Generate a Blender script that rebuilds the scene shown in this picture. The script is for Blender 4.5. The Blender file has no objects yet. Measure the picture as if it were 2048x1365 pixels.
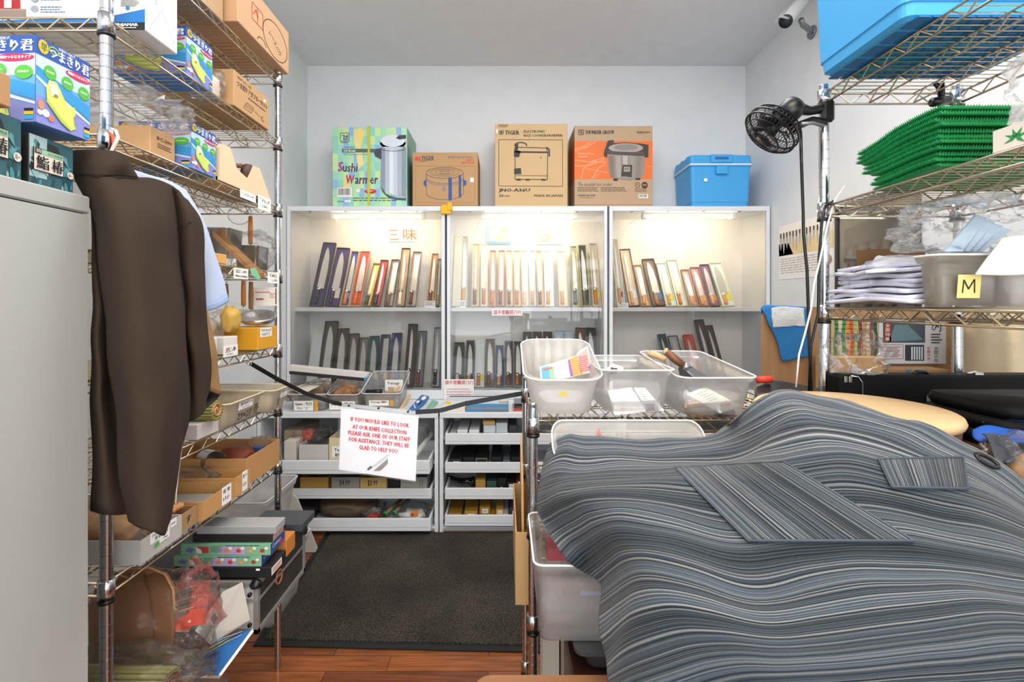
import bpy, math, random
from mathutils import Vector, Matrix, noise as mnoise
PI = math.pi
C = bpy.context.scene.collection
V = Vector
# ---------------------------------------------------------------- camera, world, light, exposure
CAMH = 1.41; F = 1000.0; CX = 1010.0; CY = 605.0
cd = bpy.data.cameras.new('camera'); cam = bpy.data.objects.new('camera', cd); C.objects.link(cam)
cam.location = (0, 0, CAMH); cam.rotation_euler = (PI/2, 0, 0)
cd.sensor_width = 36; cd.lens = 36*F/2048; cd.shift_x = (1024-CX)/2048; cd.shift_y = (CY-682.5)/2048
cd.clip_start = 0.05
bpy.context.scene.camera = cam
sc = bpy.context.scene
sc.view_settings.view_transform = 'Standard'; sc.view_settings.look = 'None'
sc.view_settings.gamma = 1; sc.view_settings.use_curve_mapping = False
sc.view_settings.exposure = 0.86
sc.cycles.transparent_max_bounces = 32
w = bpy.data.worlds.new('world'); sc.world = w; w.use_nodes = True
w.node_tree.nodes['Background'].inputs[0].default_value = (0.88, 0.94, 1.0, 1)
w.node_tree.nodes['Background'].inputs[1].default_value = 0.95
def area(name, loc, rot, sx, sy, power, col):
    l = bpy.data.lights.new(name, 'AREA'); l.shape = 'RECTANGLE'; l.size = sx; l.size_y = sy; l.energy = power; l.color = col
    o = bpy.data.objects.new(name, l); C.objects.link(o); o.location = loc; o.rotation_euler = rot; return o
# unseen ceiling fills added to lift the room, and shop-window daylight from further back
area('ceiling_fill', (0.25, -0.2, 3.20), (0, 0, 0), 1.5, 1.2, 38, (1.0, 0.86, 0.70))  # added fill that warms the cloth and the grey cabinet
area('ceiling_fill', (0.3, 1.9, 3.21), (0, 0, 0), 1.6, 1.0, 20, (0.97, 0.97, 1.0))
area('window_daylight', (0.4, -2.2, 1.9), (PI/2, 0, 0), 3.0, 2.2, 36, (0.90, 0.95, 1.0))

def P(px, py, Y): return V(((px-CX)*Y/F, Y, CAMH-(py-CY)*Y/F))          # a point of the place from what the photo shows and its distance
def PX(px, py, X): return P(px, py, X*F/(px-CX))
def PZ(px, py, Z): return P(px, py, (CAMH-Z)*F/(py-CY))

# ---------------------------------------------------------------- materials
def lin(h):
    h = h.lstrip('#'); c = [int(h[i:i+2], 16)/255 for i in (0, 2, 4)]
    return tuple((x/12.92 if x <= 0.04045 else ((x+0.055)/1.055)**2.4) for x in c) + (1,)
M = {}
class NT:
    def __init__(s, name):
        s.m = bpy.data.materials.new(name); s.m.use_nodes = True; s.t = s.m.node_tree; s.n = s.t.nodes; s.b = s.n['Principled BSDF']; s.out = s.n['Material Output']
    def add(s, typ, **kw):
        x = s.n.new('ShaderNode'+typ)
        for k, v in kw.items():
            if k.startswith('i_'):
                k = k[2:]; x.inputs[int(k) if k.isdigit() else k].default_value = v
            else: setattr(x, k, v)
        return x
    def link(s, a, b): s.t.links.new(a, b)
    def ramp(s, stops, interp='LINEAR'):
        r = s.n.new('ShaderNodeValToRGB'); r.color_ramp.interpolation = interp; e = r.color_ramp.elements
        while len(e) < len(stops): e.new(0.5)
        for k, (p, c) in enumerate(stops): e[k].position = p; e[k].color = lin(c) if isinstance(c, str) else c
        return r
def mat(name, hexc=None, rough=0.55, metal=0.0, var=0.06, scale=9.0, bump=0.0, bscale=60.0, spec=0.5, sheen=0.0, emit=None, estr=0.0, coat=0.0, trans=0.0):
    if name in M: return M[name]
    t = NT(name); b = t.b; col = lin(hexc)
    tc = t.add('TexCoord'); nz = t.add('TexNoise', i_Scale=scale, i_Detail=3.0); t.link(tc.outputs['Object'], nz.inputs['Vector'])
    mx = t.add('Mix', data_type='RGBA'); mx.inputs[6].default_value = tuple(c*(1-var) for c in col[:3])+(1,); mx.inputs[7].default_value = tuple(min(1, c*(1+var)) for c in col[:3])+(1,)
    t.link(nz.outputs['Fac'], mx.inputs[0]); t.link(mx.outputs[2], b.inputs['Base Color'])
    b.inputs['Roughness'].default_value = rough; b.inputs['Metallic'].default_value = metal
    b.inputs['Specular IOR Level'].default_value = spec; b.inputs['Sheen Weight'].default_value = sheen; b.inputs['Coat Weight'].default_value = coat
    if emit: b.inputs['Emission Color'].default_value = lin(emit); b.inputs['Emission Strength'].default_value = estr
    if bump:
        n2 = t.add('TexNoise', i_Scale=bscale, i_Detail=4.0); t.link(tc.outputs['Object'], n2.inputs['Vector'])
        bp = t.add('Bump', i_Strength=bump, i_Distance=0.01); t.link(n2.outputs['Fac'], bp.inputs['Height']); t.link(bp.outputs[0], b.inputs['Normal'])
    M[name] = t.m; return t.m
def G(x, rough=0.6):                                                      # '#rrggbb' -> plain printed or painted material
    if x in M: return M[x]
    return mat(x, x, rough)
def clear(name, hexc, opacity, rough=0.1, gloss=0.5, bump=0.0, bscale=25.0, diffw=1.0):
    if name in M: return M[name]
    t = NT(name); t.n.remove(t.b)
    tr = t.add('BsdfTransparent'); di = t.add('BsdfDiffuse'); tl = t.add('BsdfTranslucent'); gl = t.add('BsdfGlossy')
    di.inputs[0].default_value = lin(hexc); tl.inputs[0].default_value = lin(hexc); gl.inputs['Roughness'].default_value = rough
    tc = t.add('TexCoord'); nz = t.add('TexNoise', i_Scale=bscale, i_Detail=3.0); t.link(tc.outputs['Object'], nz.inputs['Vector'])
    m0 = t.add('MixShader'); m0.inputs[0].default_value = 0.62; t.link(di.outputs[0], m0.inputs[1]); t.link(tl.outputs[0], m0.inputs[2])
    m1 = t.add('MixShader'); t.link(tr.outputs[0], m1.inputs[1]); t.link(m0.outputs[0], m1.inputs[2])
    mr = t.add('MapRange'); mr.inputs[3].default_value = max(0, opacity*0.8); mr.inputs[4].default_value = min(1, opacity*1.2); t.link(nz.outputs['Fac'], mr.inputs[0]); t.link(mr.outputs[0], m1.inputs[0])
    fr = t.add('Fresnel', i_IOR=1.45); mu = t.add('Math', operation='MULTIPLY'); mu.inputs[1].default_value = gloss*2; mu.use_clamp = True; t.link(fr.outputs[0], mu.inputs[0])
    m2 = t.add('MixShader'); t.link(mu.outputs[0], m2.inputs[0]); t.link(m1.outputs[0], m2.inputs[1]); t.link(gl.outputs[0], m2.inputs[2]); t.link(m2.outputs[0], t.out.inputs[0])
    if bump:
        vo = t.add('TexNoise', i_Scale=bscale, i_Detail=5.0, i_Distortion=1.5); t.link(tc.outputs['Object'], vo.inputs['Vector'])
        bp = t.add('Bump', i_Strength=bump, i_Distance=0.02); t.link(vo.outputs['Fac'], bp.inputs['Height'])
        for q in (di, tl, gl, fr): t.link(bp.outputs[0], q.inputs['Normal'])
    M[name] = t.m; return t.m

mat('rim_glint', '#e9e9e6', 0.3); mat('rim_glint_cream', '#dccfae', 0.35); mat('white_lacquer', '#dfe3e6', 0.35); mat('paint_white', '#e2e4e5', 0.8, bump=0.03, bscale=200)
mat('chrome', '#c6cacf', 0.16, 1.0, 0.02); mat('steel_wire', '#c2b69f', 0.28, 1.0, 0.05); mat('steel', '#c9c9c6', 0.3, 1.0); mat('dull_steel', '#8f9194', 0.5, 0.8)  # warm reflection is tinted into the colour of steel_wire
mat('blade', '#dcdcd8', 0.3, 0.45); mat('black_plastic', '#0c0c0e', 0.35); mat('black_case', '#060606', 0.6, bump=0.1, bscale=300, spec=0.2)
mat('cardboard', '#bb9468', 0.85, var=0.05, bump=0.05, bscale=80); mat('cardboard_dark', '#7f5c3c', 0.9, var=0.08); mat('cardboard_warm', '#c8924f', 0.8, var=0.06)
mat('greyboard', '#c7c7c4', 0.8); mat('paper', '#f2f0ec', 0.7, var=0.02); mat('paper_cream', '#ece4cf', 0.75)
mat('ink', '#161616', 0.7, var=0); mat('ink_red', '#c8262c', 0.7, var=0); mat('ink_blue', '#1f3f8a', 0.6, var=0)
mat('cooler_blue', '#45a5e2', 0.38, var=0.02, spec=0.4); mat('cooler_blue_dark', '#1567a8', 0.4); mat('green_plastic', '#0a8a47', 0.4, var=0.1)
clear('glass', '#eef5f4', 0.025, 0.02, 0.45); clear('bag', '#ffffff', 0.05, 0.06, 0.3, 0.35, 16); clear('bin_plastic', '#ffffff', 0.19, 0.2, 0.35, 0.05, 20); clear('sleeve', '#ffffff', 0.05, 0.1, 0.3)
clear('bin_milky', '#fbf9f4', 0.45, 0.3, 0.35); clear('bin_yellowed', '#f0e6cc', 0.55, 0.3, 0.35); clear('cling', '#ffffff', 0.02, 0.05, 0.25, 0.3, 16)
def mat_wood(name, c1, c2, axis='X', rough=0.45, sc=1.0, coat=0.0):
    t = NT(name); tc = t.add('TexCoord'); mp = t.add('Mapping'); s = {'X': (1.2, 14, 14), 'Y': (14, 1.2, 14), 'Z': (14, 14, 1.2)}[axis]
    mp.inputs['Scale'].default_value = tuple(q*sc for q in s); t.link(tc.outputs['Object'], mp.inputs[0])
    nz = t.add('TexNoise', i_Scale=2.2, i_Detail=6.0, i_Distortion=0.6); t.link(mp.outputs[0], nz.inputs['Vector'])
    r = t.ramp([(0.3, c1), (0.7, c2)]); t.link(nz.outputs['Fac'], r.inputs[0]); t.link(r.outputs[0], t.b.inputs['Base Color'])
    t.b.inputs['Roughness'].default_value = rough; t.b.inputs['Coat Weight'].default_value = coat; M[name] = t.m
mat_wood('wood_pale', '#c9a878', '#d8ba8c', 'X'); mat_wood('wood_knife', '#c98f45', '#dba55a', 'Z'); mat_wood('wood_orange', '#b06a26', '#c98238', 'Z')
mat_wood('wood_brown', '#5c3722', '#7a4a2c', 'Z'); mat_wood('plywood', '#9a744c', '#b58d62', 'Z', 0.7, 0.6); mat_wood('desk_wood', '#2c1710', '#3c2015', 'Z', 0.35); mat_wood('bench_wood', '#7e5330', '#8f6340', 'X', 0.4)
mat_wood('tub_side', '#4a2c1a', '#70452a', 'X', 0.5); mat_wood('mango', '#7d5631', '#99703f', 'Y', 0.6)

# ---------------------------------------------------------------- mesh builder
TC = {}
def tmesh(s):
    if s not in TC:
        cu = bpy.data.curves.new('t', 'FONT'); cu.body = s; cu.resolution_u = 1
        ob = bpy.data.objects.new('t', cu); me = bpy.data.meshes.new_from_object(ob)
        vs = [(v.co.x, v.co.y) for v in me.vertices]; fs = [tuple(p.vertices) for p in me.polygons]
        bpy.data.objects.remove(ob); bpy.data.curves.remove(cu); bpy.data.meshes.remove(me)
        TC[s] = (vs, fs)
    return TC[s]
class MB:
    def __init__(s, T=None, m='paper'):
        s.v = []; s.f = []; s.fm = []; s.mats = []; s.T = T or Matrix.Identity(4); s.m = m; s.uv = None; s.sm = []
    def mi(s, m):
        m = m or s.m
        if m not in s.mats: s.mats.append(m)
        return s.mats.index(m)
    def add(s, vs, fs, m=None, smooth=False):
        b = len(s.v); s.v += [s.T @ V(q) for q in vs]; k = s.mi(m)
        s.f += [tuple(b+i for i in f) for f in fs]; s.fm += [k]*len(fs); s.sm += [smooth]*len(fs); return s
    def box(s, x0, x1, y0, y1, z0, z1, m=None, bev=0.0):
        if x0 > x1: x0, x1 = x1, x0
        if y0 > y1: y0, y1 = y1, y0
        if z0 > z1: z0, z1 = z1, z0
        if not bev:
            vs = [(x, y, z) for x in (x0, x1) for y in (y0, y1) for z in (z0, z1)]
            return s.add(vs, [(0, 1, 3, 2), (4, 6, 7, 5), (0, 4, 5, 1), (2, 3, 7, 6), (0, 2, 6, 4), (1, 5, 7, 3)], m)
        b = min(bev, (x1-x0)/2.01, (y1-y0)/2.01, (z1-z0)/2.01); vs = []; idx = {}
        for ix, x in enumerate((x0, x1)):
            for iy, y in enumerate((y0, y1)):
                for iz, z in enumerate((z0, z1)):
                    sx, sy, sz = (1-2*ix)*b, (1-2*iy)*b, (1-2*iz)*b
                    for a, p in enumerate(((x, y+sy, z+sz), (x+sx, y, z+sz), (x+sx, y+sy, z))): idx[ix, iy, iz, a] = len(vs); vs.append(p)
        fs = []
        for q in (0, 1):
            for a, cyc in ((0, [(q, 0, 0), (q, 1, 0), (q, 1, 1), (q, 0, 1)]), (1, [(0, q, 0), (0, q, 1), (1, q, 1), (1, q, 0)]), (2, [(0, 0, q), (1, 0, q), (1, 1, q), (0, 1, q)])):
                f = [idx[c+(a,)] for c in cyc]; fs.append(tuple(f if q else f[::-1]))
        for a in (0, 1, 2):
            o1, o2 = [(1, 2), (0, 2), (0, 1)][a]
            for p in (0, 1):
                for q in (0, 1):
                    c0 = [0, 0, 0]; c1 = [0, 0, 0]; c0[a] = 0; c1[a] = 1; c0[o1] = c1[o1] = p; c0[o2] = c1[o2] = q
                    f = (idx[tuple(c0)+(o1,)], idx[tuple(c1)+(o1,)], idx[tuple(c1)+(o2,)], idx[tuple(c0)+(o2,)]); fs.append(f)
        for ix in (0, 1):
            for iy in (0, 1):
                for iz in (0, 1): fs.append(tuple(idx[ix, iy, iz, a] for a in range(3)))
        s.fixn = True
        return s.add(vs, fs, m)
    def quad(s, a, b, c, d, m=None): return s.add([a, b, c, d], [(0, 1, 2, 3)], m)
    def tube(s, pts, r, m=None, n=8, cap=True, closed=False):
        pts = [V(p) for p in pts]; N = len(pts); rr = r if isinstance(r, (list, tuple)) else [r]*N; vs = []; up = None
        for i, p in enumerate(pts):
            if closed: d = pts[(i+1) % N]-pts[i-1]
            else: d = pts[min(i+1, N-1)]-pts[max(i-1, 0)]
            d.normalize()
            if up is None: up = V((0, 0, 1)) if abs(d.z) < 0.9 else V((1, 0, 0))
            u = up-d*up.dot(d)
            if u.length < 1e-5: u = d.orthogonal()
            u.normalize(); up = u; v = d.cross(u)
            for k in range(n): a = 2*PI*k/n; vs.append(p+(u*math.cos(a)+v*math.sin(a))*rr[i])
        fs = []
        for i in range(N if closed else N-1):
            j = (i+1) % N
            for k in range(n): l = (k+1) % n; fs.append((i*n+k, i*n+l, j*n+l, j*n+k))
        if cap and not closed: fs += [tuple(range(n))[::-1], tuple(range((N-1)*n, N*n))]
        return s.add(vs, fs, m, n > 5)
    def lathe(s, prof, c=(0, 0, 0), m=None, n=24, axis=None):
        T0 = s.T
        if axis is not None: s.T = T0 @ Matrix.Translation(V(c)) @ V((0, 0, 1)).rotation_difference(V(axis)).to_matrix().to_4x4()
        else: s.T = T0 @ Matrix.Translation(V(c))
        vs = [(r*math.cos(2*PI*k/n), r*math.sin(2*PI*k/n), z) for r, z in prof for k in range(n)]
        fs = [(i*n+k, i*n+(k+1) % n, (i+1)*n+(k+1) % n, (i+1)*n+k) for i in range(len(prof)-1) for k in range(n)]
        if prof[0][0] > 1e-4: fs.append(tuple(range(n))[::-1])
        if prof[-1][0] > 1e-4: fs.append(tuple(range((len(prof)-1)*n, len(prof)*n)))
        s.add(vs, fs, m, True); s.T = T0; return s
    def loft(s, loops, m=None, cap0=True, cap1=False, smooth=False, close=False):
        n = len(loops[0]); vs = [p for l in loops for p in l]; L = len(loops)
        fs = [(i*n+k, i*n+(k+1) % n, ((i+1) % L)*n+(k+1) % n, ((i+1) % L)*n+k) for i in range(L if close else L-1) for k in range(n)]
        if cap0: fs.append(tuple(range(n))[::-1])
        if cap1: fs.append(tuple(range((L-1)*n, L*n)))
        return s.add(vs, fs, m, smooth)
    def prism(s, pts, d, m=None):                                         # flat outline with thickness vector d
        n = len(pts); a = [V(p) for p in pts]; b = [p+V(d) for p in a]
        return s.add(a+b, [tuple(range(n))[::-1], tuple(range(n, 2*n))]+[(k, (k+1) % n, n+(k+1) % n, n+k) for k in range(n)], m)
    def sheet(s, ctrl, nu, nv, m=None, smooth=True, wob=0.0, ws=8.0, seed=0, uv=False):
        R = len(ctrl); Q = len(ctrl[0]); g = [[V(p) for p in row] for row in ctrl]
        def cr(p0, p1, p2, p3, t): return 0.5*((2*p1)+(p2-p0)*t+(2*p0-5*p1+4*p2-p3)*t*t+(3*p1-p0-3*p2+p3)*t*t*t)
        def ln(a, x):
            x = min(max(x, 0), len(a)-1-1e-9); i = int(x); t = x-i
            p0 = a[i-1] if i > 0 else 2*a[0]-a[1]; p3 = a[i+2] if i+2 < len(a) else 2*a[-1]-a[-2]
            return cr(p0, a[i], a[i+1], p3, t)
        vs = []; uvs = []
        for j in range(nv+1):
            row = [ln([g[r][q] for r in range(R)], j/nv*(R-1)) for q in range(Q)]
            for i in range(nu+1):
                p = ln(row, i/nu*(Q-1))
                if wob: p = p+V(mnoise.noise_vector(p*ws+V((seed, 0, 0))))*wob
                vs.append(p); uvs.append((i/nu, j/nv))
        fs = [(j*(nu+1)+i, j*(nu+1)+i+1, (j+1)*(nu+1)+i+1, (j+1)*(nu+1)+i) for j in range(nv) for i in range(nu)]
        if uv: s.uv = uvs
        return s.add(vs, fs, m, smooth)
    def build(s, name, parent=None, local=False, solid=0.0, bevel=0.0, sub=0, kind=None, recalc=None):
        me = bpy.data.meshes.new(name); base = V((0, 0, 0))
        if parent is None:
            xs = [v.x for v in s.v]; ys = [v.y for v in s.v]; zs = [v.z for v in s.v]
            base = V(((min(xs)+max(xs))/2, (min(ys)+max(ys))/2, min(zs))); vs = [v-base for v in s.v]
        elif local: vs = s.v
        else:
            mt = Matrix.Identity(4); p = parent
            while p: mt = p.matrix_basis @ mt; p = p.parent
            mi = mt.inverted(); vs = [mi @ v for v in s.v]
        me.from_pydata([tuple(v) for v in vs], [], s.f)
        for k in s.mats: me.materials.append(G(k) if isinstance(k, str) else k)
        me.polygons.foreach_set('material_index', s.fm); me.polygons.foreach_set('use_smooth', s.sm)
        if s.uv:
            ul = me.uv_layers.new(name='UVMap')
            for l in me.loops: ul.data[l.index].uv = s.uv[l.vertex_index] if l.vertex_index < len(s.uv) else (0, 0)
        me.update()
        if getattr(s, 'fixn', False) and recalc is not False:
            import bmesh
            bm = bmesh.new(); bm.from_mesh(me); bmesh.ops.recalc_face_normals(bm, faces=bm.faces); bm.to_mesh(me); bm.free()
        o = bpy.data.objects.new(name, me); C.objects.link(o); o.location = base
        if parent: o.parent = parent; o.location = (0, 0, 0)
        if bevel: b = o.modifiers.new('b', 'BEVEL'); b.width = bevel; b.segments = 2; b.limit_method = 'ANGLE'
        if solid: q = o.modifiers.new('s', 'SOLIDIFY'); q.thickness = solid; q.offset = 0
        if sub: q = o.modifiers.new('u', 'SUBSURF'); q.levels = sub; q.render_levels = sub
        if kind: o['kind'] = kind
        return o
class Fr:                                                                 # a flat face to print on: O top-left, U across, D down; (x0,y0,x1,y1) its own scale
    def __init__(s, tl, tr, bl, rect, mb, off=0.0006):
        s.O = V(tl); s.U = V(tr)-s.O; s.D = V(bl)-s.O; s.r = rect; s.n = s.D.cross(s.U).normalized(); s.mb = mb; s.off = off
        s.kx = s.U.length/(rect[2]-rect[0]); s.ky = s.D.length/(rect[3]-rect[1])
    def p(s, x, y, l=1):
        r = s.r; return s.O+s.U*((x-r[0])/(r[2]-r[0]))+s.D*((y-r[1])/(r[3]-r[1]))+s.n*s.off*l
    def poly(s, pts, m, l=1): s.mb.add([s.p(x, y, l) for x, y in pts], [tuple(range(len(pts)))[::-1]], m); return s
    def rect(s, x0, y0, x1, y1, m, l=1): return s.poly([(x0, y0), (x1, y0), (x1, y1), (x0, y1)], m, l)
    def ell(s, cx, cy, rx, ry, m, l=1, n=20): return s.poly([(cx+rx*math.cos(2*PI*k/n), cy+ry*math.sin(2*PI*k/n)) for k in range(n)], m, l)
    def line(s, pts, wd, m, l=1, closed=False):
        pts = list(pts)+([pts[0]] if closed else [])
        for (ax, ay), (bx, by) in zip(pts, pts[1:]):
            dx, dy = bx-ax, by-ay; L = math.hypot(dx, dy) or 1; nx, ny = -dy/L*wd/2, dx/L*wd/2
            s.poly([(ax+nx, ay+ny), (bx+nx, by+ny), (bx-nx, by-ny), (ax-nx, ay-ny)], m, l)
        return s
    def arc(s, cx, cy, rx, ry, a0, a1, wd, m, l=1, n=14):
        return s.line([(cx+rx*math.cos(a0+(a1-a0)*k/n), cy+ry*math.sin(a0+(a1-a0)*k/n)) for k in range(n+1)], wd, m, l)
    def text(s, t, x, y, wd, ht, m='ink', l=2, slant=0.0, bold=0.0, rot=0.0):      # x,y top-left, wd x ht the size it fills
        vs, fs = tmesh(t)
        if not vs: return s
        x0 = min(v[0] for v in vs); x1 = max(v[0] for v in vs); y0 = min(v[1] for v in vs); y1 = max(v[1] for v in vs)
        for dx in ([0, bold] if bold else [0]):
            q = []
            for a, b in vs:
                u = (a-x0)/(x1-x0+1e-9)*wd+dx; v = (y1-b)/(y1-y0+1e-9)*ht; u += slant*(ht-v)
                c, sn = math.cos(rot), math.sin(rot); q.append(s.p(x+u*c-v*sn, y+u*sn+v*c, l+dx*0.01))
            s.mb.add(q, [f[::-1] for f in fs], m)
        return s
    def fine(s, x0, y0, x1, y1, rows, m='ink', l=2, seed=1, th=0.45):       # print too small to read: thin broken strokes
        rd = random.Random(seed); h = (y1-y0)/rows
        for k in range(rows):
            x = x0; end = x1-(x1-x0)*rd.random()*0.25
            while x < end:
                wd = min((x1-x0)*rd.uniform(0.05, 0.14), end-x); s.rect(x, y0+k*h, x+wd, y0+k*h+h*th, m, l); x += wd+(x1-x0)*0.02
        return s
    def barcode(s, x0, y0, x1, y1, l=2):
        s.rect(x0, y0, x1, y1, 'paper', l); rd = random.Random(3); x = x0+(x1-x0)*0.06
        while x < x1-(x1-x0)*0.08:
            wd = (x1-x0)*rd.choice([0.012, 0.024]); s.rect(x, y0+(y1-y0)*0.08, x+wd, y1-(y1-y0)*0.2, 'ink', l+1); x += wd+(x1-x0)*rd.choice([0.014, 0.03])
        return s
    def pen(s, x0, y0, x1, y1, n, m='ink', wd=None, l=2, seed=1):            # a handwritten line of n characters
        rd = random.Random(seed); cw = (x1-x0)/n; h = y1-y0; wd = wd or h*0.09
        for k in range(n):
            x = x0+k*cw
            for j in range(3):
                a = (x+cw*rd.uniform(0.05, 0.8), y0+h*rd.uniform(0, 1)); b = (x+cw*rd.uniform(0.05, 0.8), y0+h*rd.uniform(0, 1)); s.line([a, ((a[0]+b[0])/2+cw*rd.uniform(-.2, .2), (a[1]+b[1])/2), b], wd, m, l)
        return s

# ---------------------------------------------------------------- things
def setp(o, label, cat, group=None):
    o['label'] = label; o['category'] = cat
    if group: o['group'] = group
    return o
def thing(name, label, cat, loc=(0, 0, 0), rotz=0.0, group=None):
    o = bpy.data.objects.new(name, None); C.objects.link(o); o.location = loc; o.rotation_euler = (0, 0, rotz); o.empty_display_size = 0.05
    return setp(o, label, cat, group)
def one(mb, name, label, cat, group=None, **kw): return setp(mb.build(name, **kw), label, cat, group)
def struct(mb, name, **kw): o = mb.build(name, **kw); o['kind'] = 'structure'; return o
def TR(loc, rz=0.0, rx=0.0, ry=0.0): return Matrix.Translation(V(loc)) @ Matrix.Rotation(rz, 4, 'Z') @ Matrix.Rotation(ry, 4, 'Y') @ Matrix.Rotation(rx, 4, 'X')
def rrect(hw, hd, r, z, k=4, cx=0, cy=0, zf=None):
    r = min(r, hw*0.99, hd*0.99); out = []
    for (sx, sy, a0) in ((1, 1, 0), (-1, 1, PI/2), (-1, -1, PI), (1, -1, 1.5*PI)):
        for i in range(k+1):
            a = a0+PI/2*i/k; x = cx+sx*(hw-r)+r*math.cos(a); y = cy+sy*(hd-r)+r*math.sin(a); out.append((x, y, zf(x, y, z) if zf else z))
    return out
def carton(name, label, cat, x0, x1, y0, y1, z0, z1, m='cardboard', T=None, group=None, tape=None, art=None, rz=0.0, bev=0.002):
    """closed box given by its corners; rz turns it about its base centre; art(fr) prints on the face towards -Y"""
    c = V(((x0+x1)/2, (y0+y1)/2, z0)); hx, hy, h = (x1-x0)/2, (y1-y0)/2, z1-z0
    t = thing(name, label, cat, c, rz, group)
    b = MB(m=m); b.box(-hx, hx, -hy, hy, 0, h, bev=bev); b.build('body', t, local=True)
    if tape:
        q = MB(m=tape); q.box(-0.022, 0.022, -hy-0.0008, hy+0.0008, h-0.001, h+0.0008); q.box(-0.022, 0.022, -hy-0.0009, -hy+0.001, h-0.05, h+0.0008); q.build('packing_tape', t, local=True)
    if art:
        q = MB(); art(q, hx, hy, h); q.build('printed_artwork', t, local=True)
    return t
def front(q, hx, hy, h, rect): return Fr((-hx, -hy, h), (hx, -hy, h), (-hx, -hy, 0), rect, q)
def rside(q, hx, hy, h, rect): return Fr((hx, -hy, h), (hx, hy, h), (hx, -hy, 0), rect, q)   # face towards +X
def lside(q, hx, hy, h, rect): return Fr((-hx, hy, h), (-hx, -hy, h), (-hx, hy, 0), rect, q)
def open_box(mb, hx, hy, h, th, m, zf=None):
    z = zf or h
    mb.box(-hx, hx, -hy, hy, 0, th, m)
    for a in ((-hx, -hx+th, -hy, hy), (hx-th, hx, -hy, hy), (-hx+th, hx-th, -hy, -hy+th), (-hx+th, hx-th, hy-th, hy)): mb.box(a[0], a[1], a[2], a[3], th, z if a[3] < 0 else h, m)
def tray(name, label, cat, x0, x1, y0, y1, z0, z1, m, rz=0.0, group=None, th=0.003, card=None, flap=None):
    c = V(((x0+x1)/2, (y0+y1)/2, z0)); hx, hy, h = (x1-x0)/2, (y1-y0)/2, z1-z0
    t = thing(name, label, cat, c, rz, group); b = MB(m=m); open_box(b, hx, hy, h, th, m); b.build('tray', t, local=True)
    if card:
        q = MB(); card(q, hx, hy, h); q.build('label_card', t, local=True)
    return t
def bin_mesh(mb, hx, hy, h, m, r=0.02, taper=0.88, hb=None, th=0.002, rim=0.008):
    """tapered rounded tub standing on z=0; hb: height at the back (sloping rim)"""
    hb = hb or h
    def zf(x, y, z): return z*(1+(hb/h-1)*(y+hy)/(2*hy))
    o = lambda k, e=0.0: (hx*(taper+(1-taper)*k)+e, hy*(taper+(1-taper)*k)+e)
    L = []
    for k, e in ((0, 0), (0.1, 0), (0.35, 0), (0.8, 0), (0.86, 0), (0.87, rim*.5), (1, rim), (1, -th-rim*.2), (0.5, -th), (0.04, -th)):
        a, b = o(k, e); L.append(rrect(a, b, r, h*max(k, 0.0), 4, zf=zf))
    mb.loft(L, m, True, True, True)
def plastic_bin(name, label, cat, x0, x1, y0, y1, z0, z1, m='bin_plastic', hb=None, rz=0.0, group=None, r=0.02, taper=0.88, card=None):
    c = V(((x0+x1)/2, (y0+y1)/2, z0)); hx, hy, h = (x1-x0)/2, (y1-y0)/2, z1-z0
    t = thing(name, label, cat, c, rz, group); b = MB(m=m); bin_mesh(b, hx, hy, h, m, r, taper, hb); b.build('tub', t, local=True)
    hb_ = hb or h; q = MB(m='rim_glint_cream' if m == 'bin_yellowed' else 'rim_glint'); q.tube(rrect(hx+.007, hy+.007, r, h, 5, zf=lambda x, y, z: z*(1+(hb_/h-1)*(y+hy)/(2*hy))), .0024, n=6, closed=True); q.build("rim", t, local=True)  # pale opaque tube along the rim stands in for its highlight
    if card:
        q = MB(); card(q, hx, hy, h); q.build('label_card', t, local=True)
    return t
def blob(mb, c, s, m, seed=0, amp=0.25, n=3, fr=2.2, flat=True):
    """crumpled closed skin around centre c with half sizes s"""
    import bmesh
    bm = bmesh.new(); bmesh.ops.create_icosphere(bm, subdivisions=n, radius=1)
    vs = []
    for v in bm.verts:
        p = v.co.copy(); d = 1+amp*mnoise.noise(p*fr+V((seed*7.3, seed, 0)))+amp*0.35*(1-abs(mnoise.noise(p*fr*2.4+V((seed, 0, 0))))*3)
        q = [max(-1, min(1, p[k]*1.18))*d for k in range(3)]; z = c[2]+q[2]*s[2]
        if flat: z = max(z, c[2]-s[2])
        vs.append((c[0]+q[0]*s[0], c[1]+q[1]*s[1], z))
    fs = [tuple(v.index for v in f.verts) for f in bm.faces]; bm.free()
    mb.add(vs, fs, m, True); return mb
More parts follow.
